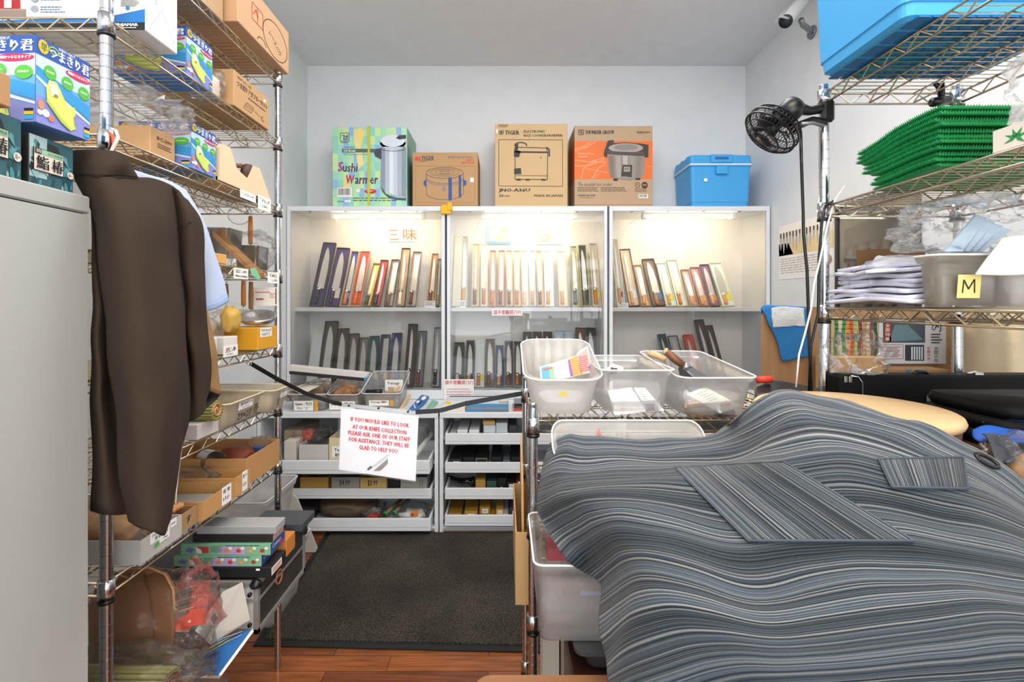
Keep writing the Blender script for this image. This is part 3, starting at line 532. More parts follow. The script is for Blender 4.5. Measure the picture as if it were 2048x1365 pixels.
# ================================================================ boxes on top of the display cases
Z2 = 2.081; YF = 3.50
def top_box(px0, px1, pyt, y1, m, name, lab, cat, art, tape=None, **kw):
    x0 = (px0-CX)*YF/F; x1 = (px1-CX)*YF/F; zt = CAMH+(CY-pyt)*YF/F
    return carton(name, lab, cat, x0, x1, YF, y1, Z2, zt, m, art=art, tape=tape, **kw)
def a_sushi(q, hx, hy, h):
    f = front(q, hx, hy, h, (430, 100, 1040, 700))
    rd = random.Random(5)
    for k in range(14):
        for j in range(9):
            c = ['#93b8e0', '#a5dcb4', '#8fd4ba', '#b4e2b0', '#c8e4a6', '#9cd4c8'][(k*2+j+rd.randrange(2)) % 6]; x = 432+k*43.3; y = 102+j*66; f.rect(x, y, x+43.3, y+66, c, .6)
    f.poly([(600, 120), (660, 104), (700, 130), (660, 250)], '#f0d982', 2).poly([(600, 125), (660, 250), (690, 380), (640, 420)], '#efdf96', 2); f.poly([(530, 470), (590, 560), (560, 610), (520, 540)], '#efd28c', 2)
    f.line([(495, 145), (565, 145), (565, 208), (495, 208)], 5, '#6a6a2a', 3, True).line([(508, 165), (530, 160), (520, 195), (548, 192), (552, 160), (535, 178)], 6, '#5c5c22', 3).fine(500, 216, 560, 224, 1, 'ink', 3, 3)
    f.rect(508, 264, 795, 292, '#5a6a68', 3).text('120 Bowls', 524, 268, 95, 20, 'paper', 4, bold=1).text('For Commercial Use Only', 526, 300, 190, 16, '#3a5a4a', 3).fine(526, 250, 630, 258, 1, 'ink', 3, 5)
    f.text('S', 474, 362, 34, 74, '#c0202e', 4, bold=3, slant=.1).text('ushi', 512, 372, 118, 66, '#4c2a50', 4, bold=3, slant=.1).text('W', 536, 462, 66, 66, '#c0202e', 4, bold=3, slant=.1).text('armer', 612, 482, 186, 48, '#4c2a50', 4, bold=3, slant=.1)
    f.barcode(470, 558, 588, 628, 3); f.ell(742, 586, 50, 17, '#d82a2a', 4).fine(712, 580, 774, 592, 1, 'paper', 5, 2).rect(628, 568, 655, 594, 'paper', 4).fine(600, 634, 1000, 668, 2, '#2a4a40', 3, 8, .35).rect(530, 652, 580, 668, 'paper', 4).text('Model No.', 470, 656, 55, 12, 'ink', 4)
    cy = ['#8e9aa8', '#b6c2cf', '#dfe6ec', '#c4ced8', '#aab4c0', '#8c98a6']
    for k in range(6): x = 826+k*34.5; f.poly([(x, 210), (x+35, 210), (x+35, 610+k*5), (x, 560+k*14 if k < 3 else 605+k*3)], cy[k], 5)
    f.poly([(826, 545), (870, 605), (940, 632), (1033, 638), (1033, 655), (950, 650), (880, 628), (836, 585)], '#4a5a60', 6)
    f.ell(925, 215, 107, 58, '#c3ccd6', 6).rect(820, 215, 1033, 250, '#b4bec9', 6).ell(925, 205, 96, 46, '#d9e0e8', 7).poly([(950, 185), (975, 162), (1033, 160), (1033, 186), (980, 196)], '#39444a', 8).poly([(770, 290), (800, 262), (832, 262), (832, 345), (780, 322)], '#3d4850', 7)
    for k in range(3): f.arc(930, 262, 100, 20, .3, PI-.3, 3, '#98a4b0', 7)
    s = rside(q, hx, hy, h, (0, 0, 100, 100)); s.rect(1, 1, 99, 99, '#8fb5a4', 1).rect(8, 20, 30, 95, '#6e8f88', 2).rect(40, 10, 46, 98, '#74988e', 2).fine(50, 60, 92, 90, 5, '#d8e8e0', 2, 4)
t = top_box(665, 814, 254.5, 3.85, '#9bd4bd', 'sushi_warmer_carton', 'green printed sushi warmer carton tied with yellow tape on display case', 'carton', a_sushi)
x = (738-CX)*YF/F; q = MB(m='#c9c22a'); zt = CAMH+(CY-254.5)*YF/F; q.box(x-.008, x+.008, YF-.006, YF-.004, Z2, zt+.003).box(x-.008, x+.008, YF-.006, 3.852, zt+.002, zt+.004); q.build('yellow_strap', t)
def a_tiger(q, hx, hy, h):
    f = front(q, hx, hy, h, (1085, 305, 1620, 700))
    f.rect(1106, 338, 1150, 364, '#d8432e', 2).text('W', 1118, 342, 24, 18, 'cardboard', 3).text('TIGER', 1156, 332, 104, 32, '#444a58', 2, bold=3).fine(1145, 368, 1220, 376, 1, 'ink', 2, 2)
    f.text('タイガーステンレスジャー', 1375, 332, 215, 18, '#3f4a78', 2, bold=1).text('〈業務用〉', 1520, 352, 72, 18, '#cf4a30', 2).text('JFM-390P', 1486, 374, 106, 18, '#cf4a30', 2, bold=1)
    f.line([(1108, 405), (1596, 405), (1596, 672), (1108, 672)], 1.5, '#8a6a4a', 2, True)
    bl = '#2f4f96'; f.arc(1350, 455, 152, 40, 0, 2*PI, 3, '#3a4358', 2, 28).arc(1350, 452, 118, 27, 0, 2*PI, 2, '#3a4358', 2, 24).arc(1350, 450, 80, 18, 0, 2*PI, 2, '#3a4358', 2, 20).line([(1312, 442), (1388, 442), (1388, 458), (1312, 458)], 2.5, '#3a4358', 3, True)
    f.line([(1198, 455), (1198, 600)], 3, bl, 2).line([(1502, 455), (1502, 600)], 3, bl, 2).arc(1350, 600, 152, 50, 0, PI, 3, bl, 2, 20).arc(1350, 485, 152, 48, 0, PI, 3, bl, 2, 20).arc(1350, 498, 152, 48, 0, PI, 2, bl, 2, 20)
    f.poly([(1200, 500), (1176, 520), (1176, 540), (1200, 560)], bl, 3).poly([(1500, 500), (1526, 515), (1526, 540), (1500, 556)], bl, 3).rect(1380, 488, 1408, 656, bl, 3).rect(1464, 470, 1484, 635, bl, 3).fine(1330, 560, 1362, 592, 4, '#6a7aa0', 2, 5).rect(1558, 490, 1588, 522, 'paper', 3).text('三', 1376, 520, 10, 10, bl, 3)
    q.box(-hx*.98, hx*.98, -hy-.001, -hy, .006, .009, '#7a5636')
top_box(825, 955.5, 305, 3.84, 'cardboard', 'rice_jar_carton', 'low brown carton printed with a blue line drawing of a round jar', 'carton', a_tiger)
def a_jno(q, hx, hy, h):
    f = front(q, hx, hy, h, (1760, 70, 2365, 725)); k = '#2d2926'
    f.line([(1792, 140), (1800, 122), (1812, 132), (1826, 120), (1832, 140), (1822, 152), (1800, 152)], 5, k, 2, True).ell(1812, 138, 9, 8, k, 2).text('TIGER', 1842, 122, 118, 34, k, 2, bold=4).text('ELECTRONIC', 2000, 120, 178, 20, k, 2, bold=2).text('RICE COOKER/WARMER', 2000, 152, 322, 20, k, 2, bold=2)
    f.line([(1792, 195), (2324, 197), (2324, 565), (1792, 562)], 4, k, 2, True)
    f.line([(1928, 300), (1928, 510), (2196, 512), (2200, 300), (2190, 262), (1945, 255), (1928, 300)], 6, k, 2).line([(1928, 292), (2204, 296)], 12, k, 3).line([(1938, 478), (2196, 482)], 3, k, 3).arc(1975, 240, 50, 22, PI*.95, 2.1*PI, 9, k, 3).poly([(1918, 285), (1930, 235), (1955, 228), (1950, 280), (1975, 290), (1960, 335), (1918, 330)], k, 3).line([(2190, 256), (2212, 275), (2212, 330)], 12, k, 3).poly([(1920, 425), (1976, 420), (1980, 468), (1920, 470)], k, 3).rect(1940, 505, 1975, 520, k, 3).rect(2015, 507, 2050, 520, k, 3).rect(2145, 507, 2180, 520, k, 3).text('a', 2136, 330, 14, 14, k, 3)
    f.text('JNO-A36U', 1790, 582, 258, 34, k, 2, bold=5).text('20', 1792, 628, 36, 22, k, 2, bold=3).text('cups', 1832, 636, 52, 16, k, 2, bold=1).text('MADE IN JAPAN', 2086, 630, 238, 24, k, 2, bold=2)
    f.poly([(1790, 74), (1872, 76), (1860, 96), (1788, 94)], '#a8794a', 3).ell(1778, 128, 9, 20, '#e8dcc8', 3)
top_box(990, 1135, 248, 3.85, '#c9a878', 'rice_cooker_carton', 'tall tan carton with a black line drawing of a rice cooker', 'carton', a_jno)
def a_thun(q, hx, hy, h):
    f = front(q, hx, hy, h, (445, 90, 1085, 735)); k = '#2c2725'
    f.rect(445, 212, 1085, 516, '#e2702f', 1).line([(478, 124), (518, 122), (516, 160), (480, 160)], 5, k, 2, True).line([(486, 140), (504, 132), (496, 150), (512, 144)], 5, k, 3).text('THUNDER GROUP', 532, 126, 236, 30, k, 2, bold=3).text('SEJ3201', 954, 134, 104, 20, k, 2, bold=3)
    for (a, b, c) in (([(447, 275), (520, 255), (580, 218)], 3, 0), ([(447, 290), (540, 262), (620, 214)], 3, 0), ([(447, 362), (560, 378), (700, 380)], 3, 0), ([(447, 412), (560, 408), (690, 360)], 3, 0), ([(500, 512), (520, 430), (600, 370), (690, 345)], 3, 0), ([(585, 514), (640, 430), (700, 390)], 3, 0), ([(540, 432), (640, 450), (712, 465)], 2, 0), ([(1040, 410), (1083, 420)], 2, 0), ([(600, 510), (650, 465)], 2, 0)): f.line(a, b, '#f6c9a8', 2)
    f.text('WORRY LET ALL', 472, 306, 134, 13, '#f4d0b4', 3).text('Lifestyle', 474, 328, 74, 17, '#f4d0b4', 3, slant=.2)
    f.poly([(716, 310), (1022, 318), (1016, 470), (985, 512), (900, 524), (780, 515), (730, 480)], '#8f857b', 4)
    for j, c in enumerate(('#7b7168', '#a39a90', '#b5aca2', '#978d83', '#857b72')): f.poly([(724+j*58, 330), (724+j*58+40, 330), (740+j*52+34, 506), (740+j*52, 500)], c, 5)
    f.poly([(686, 300), (718, 208), (765, 204), (768, 228), (870, 222), (985, 232), (1050, 242), (1050, 340), (1020, 346), (1010, 300), (716, 290), (712, 345), (684, 330)], '#3b3632', 6).ell(865, 268, 142, 38, '#a59c92', 7, 26).ell(865, 262, 100, 24, '#8b8279', 8, 22).poly([(695, 292), (1020, 305), (1012, 332), (720, 316)], '#4a4440', 8)
    f.poly([(838, 402), (918, 404), (914, 500), (826, 494)], '#3b3632', 7).rect(848, 418, 900, 458, '#9c948a', 8).rect(860, 430, 868, 440, k, 9).rect(878, 430, 886, 440, k, 9).rect(765, 512, 800, 530, k, 5).rect(945, 508, 985, 522, k, 5)
    f.text('The essential rice cooker', 470, 542, 280, 30, '#4a3f38', 2, slant=.25).fine(470, 582, 650, 622, 3, k, 2, 4, .35).fine(660, 582, 910, 622, 3, k, 2, 6, .35).text('THUNDER GROUP INC.', 470, 640, 150, 13, k, 2, bold=1).text('www.thundergroup.com', 484, 658, 120, 12, k, 2)
    f.arc(962, 562, 20, 20, 0, 2*PI, 4, k, 2).text('ETL', 952, 554, 22, 14, k, 2).ell(1020, 564, 26, 26, k, 2).text('NSF', 1003, 554, 34, 18, 'cardboard', 3, bold=2).fine(940, 590, 1045, 624, 3, k, 2, 8, .3).barcode(970, 636, 1048, 668, 2)
    lside(q, hx, hy, h, (0, 0, 100, 100)).rect(0, 19, 100, 66, '#cf6428', 1)
    q.box(-hx*.99, hx*.99, -hy-.001, -hy, .010, .013, '#8a6a48')
top_box(1149, 1305, 252, 3.83, '#b79878', 'rice_cooker_carton', 'carton with an orange band and a steel rice cooker picture', 'carton', a_thun)
def cooler(name, label, x0, x1, y0, y1, z0, z1, face, rz=0.0, drop=.0, vents=True):
    c = V(((x0+x1)/2, (y0+y1)/2, z0)); hx, hy, h = (x1-x0)/2, (y1-y0)/2, z1-z0; t = thing(name, label, 'cooler box', c, rz)
    b = MB(m='cooler_blue'); lv = [(.86, .0), (.90, .006), (.91, .03), (.925, .032), (.96, h*.77), (.985, h*.78), (.985, h*.80)]
    b.loft([rrect(hx*k, hy-(1-k)*hx, .02, z) for k, z in lv], cap1=True, smooth=False); b.build('body', t, local=True)
    b = MB(m='cooler_blue'); b.loft([rrect(hx*k, hy-(1-k)*hx, .02, z) for k, z in ((1, h*.805), (1, h*.84), (.99, h*.845), (.97, h*.99), (.94, h))], cap1=True); b.loft([rrect(hx*1.004, hy+.002, .02, z) for z in (h*.80, h*.825)], 'paper', cap1=True)
    for k in range(-1, 2): b.box(-hx*.99, -hx*.97, k*hy*.6-hy*.12, k*hy*.6+hy*.12, h*.85, h*1.0)
    l = b.build('lid', t, local=True)
    b = MB(m='cooler_blue')
    if face == '-Y': b.box(-hx*.35, hx*.35, -hy-.008, -hy+.004, h*.84, h*1.0, bev=.003).box(-hx*.18, hx*.18, -hy-.014, -hy+.01, h*.62, h*.78, bev=.002).box(-hx*.22, hx*.22, -hy-.0085, -hy-.007, h*.90, h*.95, 'cooler_blue_dark'); 
    else: b.box(-hx-.008, -hx+.004, -hy*.35, hy*.35, h*.84, h*1.0, bev=.003).box(-hx-.014, -hx+.01, -hy*.18, hy*.18, h*.62, h*.78, bev=.002)
    b.build('latch', t, local=True)
    b = MB(m='cooler_blue_dark')
    for i in range(12):
        for j in range(5): b.box(-hx*.8+i*hx*.135, -hx*.8+i*hx*.135+hx*.11, -hy*.9+j*hy*.37, -hy*.9+j*hy*.37+hy*.3, -.002+.0, .001)
    b.build('foot_ribs', t, local=True)
    if face == '-Y': MB(m='paper').box(-hx*.55, -hx*.44, -hy*.975-.001, -hy*.975, h*.48, h*.54).build('price_sticker', t, local=True)
    else: MB(m='paper').box(-hx*.975-.006, -hx*.975, -hy*.45, -hy*.38, h*.5, h*.6).build('price_sticker', t, local=True)
    return t
cooler('cooler_box', 'blue plastic cooler box standing alone on the display case', 1.295, 1.735, 3.50, 3.85, 2.083, 2.445, '-Y')
# ================================================================ shelving by the left wall
LX0, LX1, LY0, LY1 = -1.21, -.877, 1.10, 1.93
LV = {'A': 2.253, 'B': 2.008, 'C': 1.751, 'D': 1.497, 'E': 1.211, 'F': .985, 'G': .763, 'H': .365}
wire_rack('wire_shelving', 'tall chrome wire shelving beside the grey cabinet, brown jacket on its post', (LX0, LX1), (LY0, LY1), list(LV.values()), 0, 2.30, 'Y')
S = {k: v+.0335 for k, v in LV.items()}
def a_slicer(q, hx, hy, h):
    for f in (rside(q, hx, hy, h, (0, 0, 384, 440)), front(q, hx, hy, h, (0, 0, 384, 440))):
        f.rect(0, 0, 384, 92, '#234fa0', 1).text('つまきり君', 86, 22, 285, 58, 'paper', 2, bold=6).text('超薄切り回転式', 150, 4, 120, 16, 'paper', 2)
        f.ell(48, 42, 34, 36, '#e9b12a', 2).text('早', 30, 22, 38, 42, '#2b7a3c', 3, bold=4).arc(118, 36, 32, 18, 0, 2*PI, 7, '#8cc04a', 2)
        f.rect(0, 92, 384, 200, '#b9cfe0', 1).rect(0, 200, 384, 300, '#5f9fd2', 1).rect(0, 300, 384, 440, '#7f86c8', 1).poly([(0, 150), (120, 180), (384, 250), (384, 330), (120, 240), (0, 200)], '#2f8fcb', 2).poly([(0, 200), (140, 250), (384, 340), (384, 352), (120, 270), (0, 215)], '#bfe0ee', 2)
        f.ell(290, 112, 92, 20, '#c9245c', 3).text('極細かつらむきタイプ', 212, 103, 156, 17, 'paper', 4, bold=2)
        for k in range(3): f.ell(90+k*122, 160+k*14, 42, 36, '#4fae3a', 3).text('簡単操作', 62+k*122, 152+k*14, 54, 13, 'paper', 4)
        f.poly([(62, 250), (80, 200), (130, 196), (160, 230), (180, 262), (220, 300), (262, 288), (268, 330), (254, 350), (270, 405), (230, 425), (170, 390), (66, 300)], '#c9d96a', 4).poly([(80, 215), (126, 210), (150, 260), (96, 280)], '#eef0cc', 5).poly([(66, 300), (170, 380), (232, 412), (232, 428), (160, 398), (60, 318)], '#a8bf48', 5).line([(250, 340), (258, 395)], 4, '#8a8f80', 6).rect(110, 262, 136, 276, '#9a7a50', 6)
        f.ell(30, 345, 20, 24, '#e58a5a', 3, 8).ell(60, 380, 26, 20, '#eef2ee', 3, 9).ell(95, 398, 20, 16, '#e8744a', 4, 8).ell(20, 385, 18, 14, '#dfe9e4', 4, 8)
        f.rect(336, 372, 378, 384, 'ink', 3).rect(336, 388, 378, 404, '#f0c02a', 3).rect(336, 408, 378, 428, '#2a9fdc', 3)
def slicer_box(lab, x1, y0, y1, z, h, rz=0.0, dx=.2): return carton('slicer_carton', lab, 'carton', x1-dx, x1, y0, y1, z, z+h, '#4f8fd0', rz=rz, art=a_slicer, group='blue vegetable slicer cartons')
# level A
def a_big(q, hx, hy, h):
    f = rside(q, hx, hy, h, (0, 0, 100, 60)); f.line([(24, 18), (44, 18), (44, 38), (24, 38)], 1, '#c0392b', 1, True).line([(34, 18), (34, 38)], 1, '#c0392b', 1).line([(27, 30), (31, 22), (35, 30)], 1.4, '#c0392b', 1).arc(70, 34, 26, 23, 0, 2*PI, 1, '#3a2f28', 1, 22).text('レースパウ', 60, 26, 28, 8, '#3a2f28', 1, rot=.6).arc(42, 56, 8, 6, PI, 2*PI, 1, '#3a2f28', 1)
carton('shipping_carton', 'large brown shipping carton with handwriting, atop the tall wire shelving', 'carton', -1.19, -.85, 1.59, 1.965, S['A']+.018, 2.47, '#c29b74', art=a_big, tape='#b08c62')
carton('shipping_carton', 'brown carton with a small white label, beside the large one on top shelf', 'carton', -1.19, -.885, 1.34, 1.57, S['A'], 2.50, '#b5906a', art=lambda q, hx, hy, h: rside(q, hx, hy, h, (0, 0, 100, 100)).rect(70, 55, 95, 66, 'paper', 1).pen(72, 57, 93, 64, 3, 'ink', .8))
# level B
def a_ninja(q, hx, hy, h):
    f = front(q, hx, hy, h, (0, -326, 940, 195))
    f.rect(0, 60, 940, 195, '#1c6fb4', 1).poly([(400, 60), (940, 60), (940, 70), (720, 115), (0, 140), (0, 60)], '#f0f1f2', 2).rect(0, 150, 940, 195, '#15171a', 3).text('NINJAMAR', 750, 156, 150, 22, 'paper', 4, bold=3).fine(760, 180, 900, 190, 1, 'paper', 4, 3)
    f.rect(30, 70, 235, 128, '#a58a7a', 4).poly([(60, -20), (195, -20), (200, 80), (60, 80)], '#a8242a', 3).rect(105, 20, 150, 66, '#e6e6e6', 5).rect(40, 80, 230, 128, '#8c7c72', 5)
    for k in (10, 70): f.ell(285, k, 24, 20, '#8e9aa4', 4)
    f.fine(320, 6, 480, 26, 2, '#4a6a8a', 4, 3).fine(320, 56, 470, 100, 3, '#4a6a8a', 4, 5).fine(800, 20, 910, 60, 5, 'ink', 4, 7).ell(840, 66, 13, 12, '#2a7ab8', 4).barcode(800, -20, 890, 12, 4)
    s = rside(q, hx, hy, h, (0, 0, 100, 100)); s.rect(30, 2, 34, 60, '#b8bcc0', 1).line([(6, 98), (50, 60), (96, 98)], .8, '#a9adb2', 1)
carton('appliance_carton', 'big white and blue appliance carton on the shelf above the brown jacket', 'carton', -1.2, -.835, 1.16, 1.275, S['B'], 2.244, '#e2e3e4', art=a_ninja)
slicer_box('blue slicer carton standing on the shelf beside the white appliance carton', -.879, 1.378, 1.50, S['B'], .130)
def a_jp(q, hx, hy, h):
    f = rside(q, hx, hy, h, (0, 0, 240, 150)); f.text('つま切りアダプターセット', 18, 34, 205, 26, '#5a4030', 1, bold=2).text('業務用三器 (一台用)', 22, 14, 90, 14, '#6a5040', 1).fine(90, 70, 220, 84, 1, '#6a5040', 1, 3)
    f.line([(60, 130), (110, 130), (128, 100), (80, 98)], 2, '#6a5040', 1, True).line([(66, 118), (118, 118)], 2, '#6a5040', 1).line([(72, 108), (122, 108)], 2, '#6a5040', 1).ell(190, 118, 10, 12, '#6a5040', 1).ell(190, 118, 7, 9, 'cardboard', 2).line([(130, 110), (180, 118)], 2, '#6a5040', 1)
    f.rect(196, 20, 212, 34, 'paper', 2)
carton('adapter_carton', 'brown carton with a line of dark Japanese print on the upper shelf', 'carton', -1.16, -.868, 1.60, 1.84, S['B'], 2.158, 'cardboard', art=a_jp)
def bag_thing(name, lab, cat, c, s, seed=1, fill=None, amp=.3, m='bag', grp=None, n=4):
    t = thing(name, lab, cat, (c[0], c[1], c[2]-s[2]), 0, grp)
    blob(MB(m=m), c, s, m, seed, amp, n).build('plastic_film', t)
    if fill: q = MB(); fill(q, c, s); q.build('contents', t)
    return t
bag_thing('plastic_bag', 'clear bag of white sachets before the adapter carton', 'bag', (-.93, 1.548, S['B']+.045), (.05, .04, .044), 3, lambda q, c, s: q.box(c[0]-.035, c[0]+.035, c[1]-.025, c[1]+.02, c[2]-.04, c[2]+.02, '#efe2cf'))
# level C
carton('small_carton', 'flat brown carton with tiny print, a crumpled bag lying on it', 'carton', -1.18, -.905, 1.275, 1.372, S['C'], 1.862, '#c2986b', art=lambda q, hx, hy, h: rside(q, hx, hy, h, (0, 0, 130, 200)).text('BC-200', 34, 50, 75, 22, 'ink', 1, bold=1).fine(36, 95, 110, 130, 3, 'ink', 1, 4, .4))
bag_thing('plastic_bag', 'crumpled clear bag lying on the flat brown carton behind the post', 'bag', (-1.0, 1.30, 1.905), (.13, .07, .042), 8, None, .55)
slicer_box('blue slicer carton beside the wooden slicer', -.872, 1.388, 1.505, S['C'], .128)
slicer_box('largest-looking blue slicer carton, stacked on calligraphy cartons above the grey cabinet', -.787, .846, .948, 1.7145, .146, -.06, .15)
t = thing('wooden_slicer', 'pale wooden rotary slicer with brown rollers and shaped side boards', 'slicer', (-.95, 1.70, S['C']))
for k, x in enumerate((-1.03, -.885)):
    pts = [(x, 1.53, S['C']), (x, 1.53, S['C']+.10), (x, 1.545, S['C']+.115), (x, 1.59, S['C']+.118), (x, 1.63, S['C']+.06), (x, 1.70, S['C']+.045), (x, 1.74, S['C']+.10), (x, 1.78, S['C']+.102), (x, 1.84, S['C']+.035), (x, 1.87, S['C'])]
    MB(m='#e3c9a6').prism(pts, (.012, 0, 0)).build('side_board', t)
MB(m='#e3c9a6').box(-1.02, -.88, 1.53, 1.87, S['C'], S['C']+.012).build('base_board', t)
for (y, z, r) in ((1.60, .095, .012), (1.68, .085, .008)): MB(m='wood_brown').tube([(-1.02, y, S['C']+z), (-.885, y, S['C']+z)], r).build('roller', t)
MB(m='#4c2f1e').lathe([(.0, 0), (.032, .001), (.034, .01), (.032, .022), (0, .023)], (-.90, 1.73, S['C']+.07), axis=(1, 0, 0)).build('wheel', t)
def label(px0, px1, py0, py1, X, lab, lines, sl=0.0, name='shelf_label', tilt=.0, m='paper', ink='ink', w2=None):
    """card on the aisle face of a shelf (plane X = const)"""
    a = PX(px0, py0, X); y0 = X*F/(px0-CX); y1 = X*F/(px1-CX); z1 = a.z; z0 = CAMH-(py1-CY)*y0/F
    t = thing(name, lab, 'label', (X, (y0+y1)/2, z0), 0, 'handwritten shelf labels')
    MB(m=m).prism([(X, y0, z0), (X, y1, z0+sl), (X, y1, z1+sl), (X, y0, z1)], (.001, 0, 0)).build('card', t)
    q = MB(); f = Fr((X+.001, y0, z1), (X+.001, y1, z1+sl), (X+.001, y0, z0), (0, 0, 100, 100), q)
    for i, (tx, x, y, wd, ht) in enumerate(lines):
        if tx is None: f.pen(x, y, x+wd, y+ht, 5, ink, 3, 1, i+3)
        else: f.text(tx, x, y, wd, ht, ink, 1, bold=1.5)
    q.build('handwriting', t); return t
label(480, 511, 378, 394, -.869, 'white typed strip label on the slicer shelf edge', [(None, 8, 30, 80, 25)])
label(516, 541, 389, 417, -.868, 'tilted handwritten label at the far end of the slicer shelf', [(None, 10, 15, 80, 30), (None, 15, 60, 60, 22)])
label(467, 496, 535, 557, -.868, 'handwritten label below the wooden block, metal tin shelf', [('コ口', 8, 18, 30, 28), (None, 45, 18, 45, 28), ('Water Container', 10, 64, 80, 18)])
label(535, 558, 544, 566, -.862, 'small handwritten label nearest the post on the metal tin shelf', [('て木口', 12, 14, 60, 30), (None, 30, 60, 55, 25)])
label(446, 475, 693, 716, -.868, 'handwritten label hanging where the barrier strap hooks on', [('爪', 15, 20, 30, 45), (None, 52, 15, 36, 45), (None, 20, 72, 50, 14)])
t = thing('clothes_hanger', 'white and orange curved hanger hooked at the shelving post', 'hanger', (-.86, 1.12, 1.72))
MB(m='#f1efe9').tube([P(222, 258, 1.09), P(232, 262, 1.09), P(236, 274, 1.09), P(230, 288, 1.09), P(221, 306, 1.09), P(215, 330, 1.09)], .0035).build('hook', t)
MB(m='#e2643a').tube([P(219, 266, 1.094), P(226, 274, 1.094), P(228, 290, 1.094), P(224, 306, 1.094)], .004).build('orange_clip', t)
# level D
def steel_tin(lab, x0, x1, y0, y1, z, h):
    t = thing('steel_tin', lab, 'container', ((x0+x1)/2, (y0+y1)/2, z), 0, 'square steel tins')
    cx, cy, hx, hy = (x0+x1)/2, (y0+y1)/2, (x1-x0)/2, (y1-y0)/2
    MB(m='steel').loft([rrect(hx*.93, hy*.93, .012, z, 4, cx, cy), rrect(hx, hy, .012, z+h, 4, cx, cy), rrect(hx+.004, hy+.004, .014, z+h+.002, 4, cx, cy), rrect(hx-.002, hy-.002, .012, z+h, 4, cx, cy), rrect(hx*.9, hy*.9, .012, z+.003, 4, cx, cy)], cap1=True, smooth=True).build('tin_body', t)
    return t
steel_tin('square steel tin raised at the back of the tin shelf', -1.05, -.93, 1.68, 1.78, 1.53+.035, .095)
MB_ = carton('wooden_block', 'pale wooden block wrapped in film on the tin shelf', 'block', -1.09, -.89, 1.49, 1.60, S['D'], 1.562, '#d9a35c')
steel_tin('square steel tin closest to the shelving post, in film', -.97, -.885, 1.79, 1.88, S['D'], .082)
bag_thing('plastic_bag', 'clear film bag around the steel tin next to the post', 'bag', (-.93, 1.84, S['D']+.065), (.07, .06, .064), 5, None, .3, 'cling')
bag_thing('plastic_bag', 'bunched clear bag behind the wooden block', 'bag', (-1.03, 1.63, S['D']+.07), (.05, .05, .068), 11, lambda q, c, s: q.box(c[0]-.03, c[0]+.03, c[1]-.03, c[1]+.03, c[2]-.066, c[2]+.02, '#cfc6d6'), .35)
t = thing('mandoline_slicer', 'long wooden mandoline leaning across the tin shelf', 'slicer', P(500, 556, 1.72))
a, c = P(425, 470, 1.66), P(512, 552, 1.70)
MB(m='mango').prism([a+V((0, 0, .012)), c+V((0, 0, .012)), c-V((0, 0, .006)), a-V((0, 0, .006))], (.0, .06, 0)).build('board', t)
MB(m='#7fc09a').prism([P(500, 537, 1.69), P(510, 536, 1.69), P(521, 556, 1.69), P(517, 560, 1.69), P(503, 550, 1.69)], (0, .002, 0)).build('green_tag', t)
def hang_tool(lab, px, py0, py1, Y, kind, m='wood_orange', hk=None):
    t = thing('hanging_tool', lab, 'kitchen tool', P(px, py1, Y), 0, 'tools hanging from the shelving'); r = .008
    MB(m=m).tube([P(px, py0, Y), P(px, (py0+py1)/2, Y), P(px, py1, Y)], [r*.9, r*1.1, r], n=8).build('handle', t)
    MB(m='steel').tube([P(px, py0-10, Y), P(px+4, py0-14, Y), P(px, py0-2, Y)], .0012, n=5).tube([P(px, py1, Y), P(px+1, py1+14, Y)], .003, n=6).build('wire_hook', t)
    if kind == 'pan': MB(m='steel').lathe([(.0, 0), (.055, .006), (.062, .022), (.064, .022), (.057, .003), (0, -.002)], P(px+14, py1+22, Y-.01), n=20, axis=(0.1, -.3, 1)).build('bowl', t)
    elif kind == 'ring': MB(m='steel').tube([P(px-22+24*math.cos(a/14*2*PI), py0-4+20*math.sin(a/14*2*PI), Y) for a in range(14)], .0014, n=5, closed=True).build('ring', t)
hang_tool('brown handled strainer hanging in film from the slicer shelf', 501, 433, 488, 1.84, 'ring')
hang_tool('orange wood handled brush hanging under the tin shelf', 487, 562, 612, 1.80, None, 'wood_orange')
hang_tool('brown wood handled ladle hanging beside the handled brush', 502, 564, 620, 1.82, 'pan', 'mango')
hang_tool('short dark handled tool hanging closest to the jacket sleeve', 452, 568, 604, 1.74, 'ring', 'wood_brown')
q = MB(m='#e9e6dd'); a, c = P(506, 575, 1.85), P(556, 612, 1.85); q.box(a.x, c.x, 1.85, 1.852, c.z, a.z); f = Fr((a.x, 1.85, a.z), (c.x, 1.85, a.z), (a.x, 1.85, c.z), (0, 0, 50, 37), q); f.line([(4, 10), (34, 10)], 1.4, '#c23b34', 1).fine(6, 22, 26, 30, 1, '#c23b34', 1, 2).text('四口', 34, 12, 12, 10, '#c23b34', 1).line([(46, 2), (46, 34)], 2, 'ink', 1)
one(q, 'wrapper_sheet', 'white wrapper with red print hanging under the tin shelf', 'wrapper')
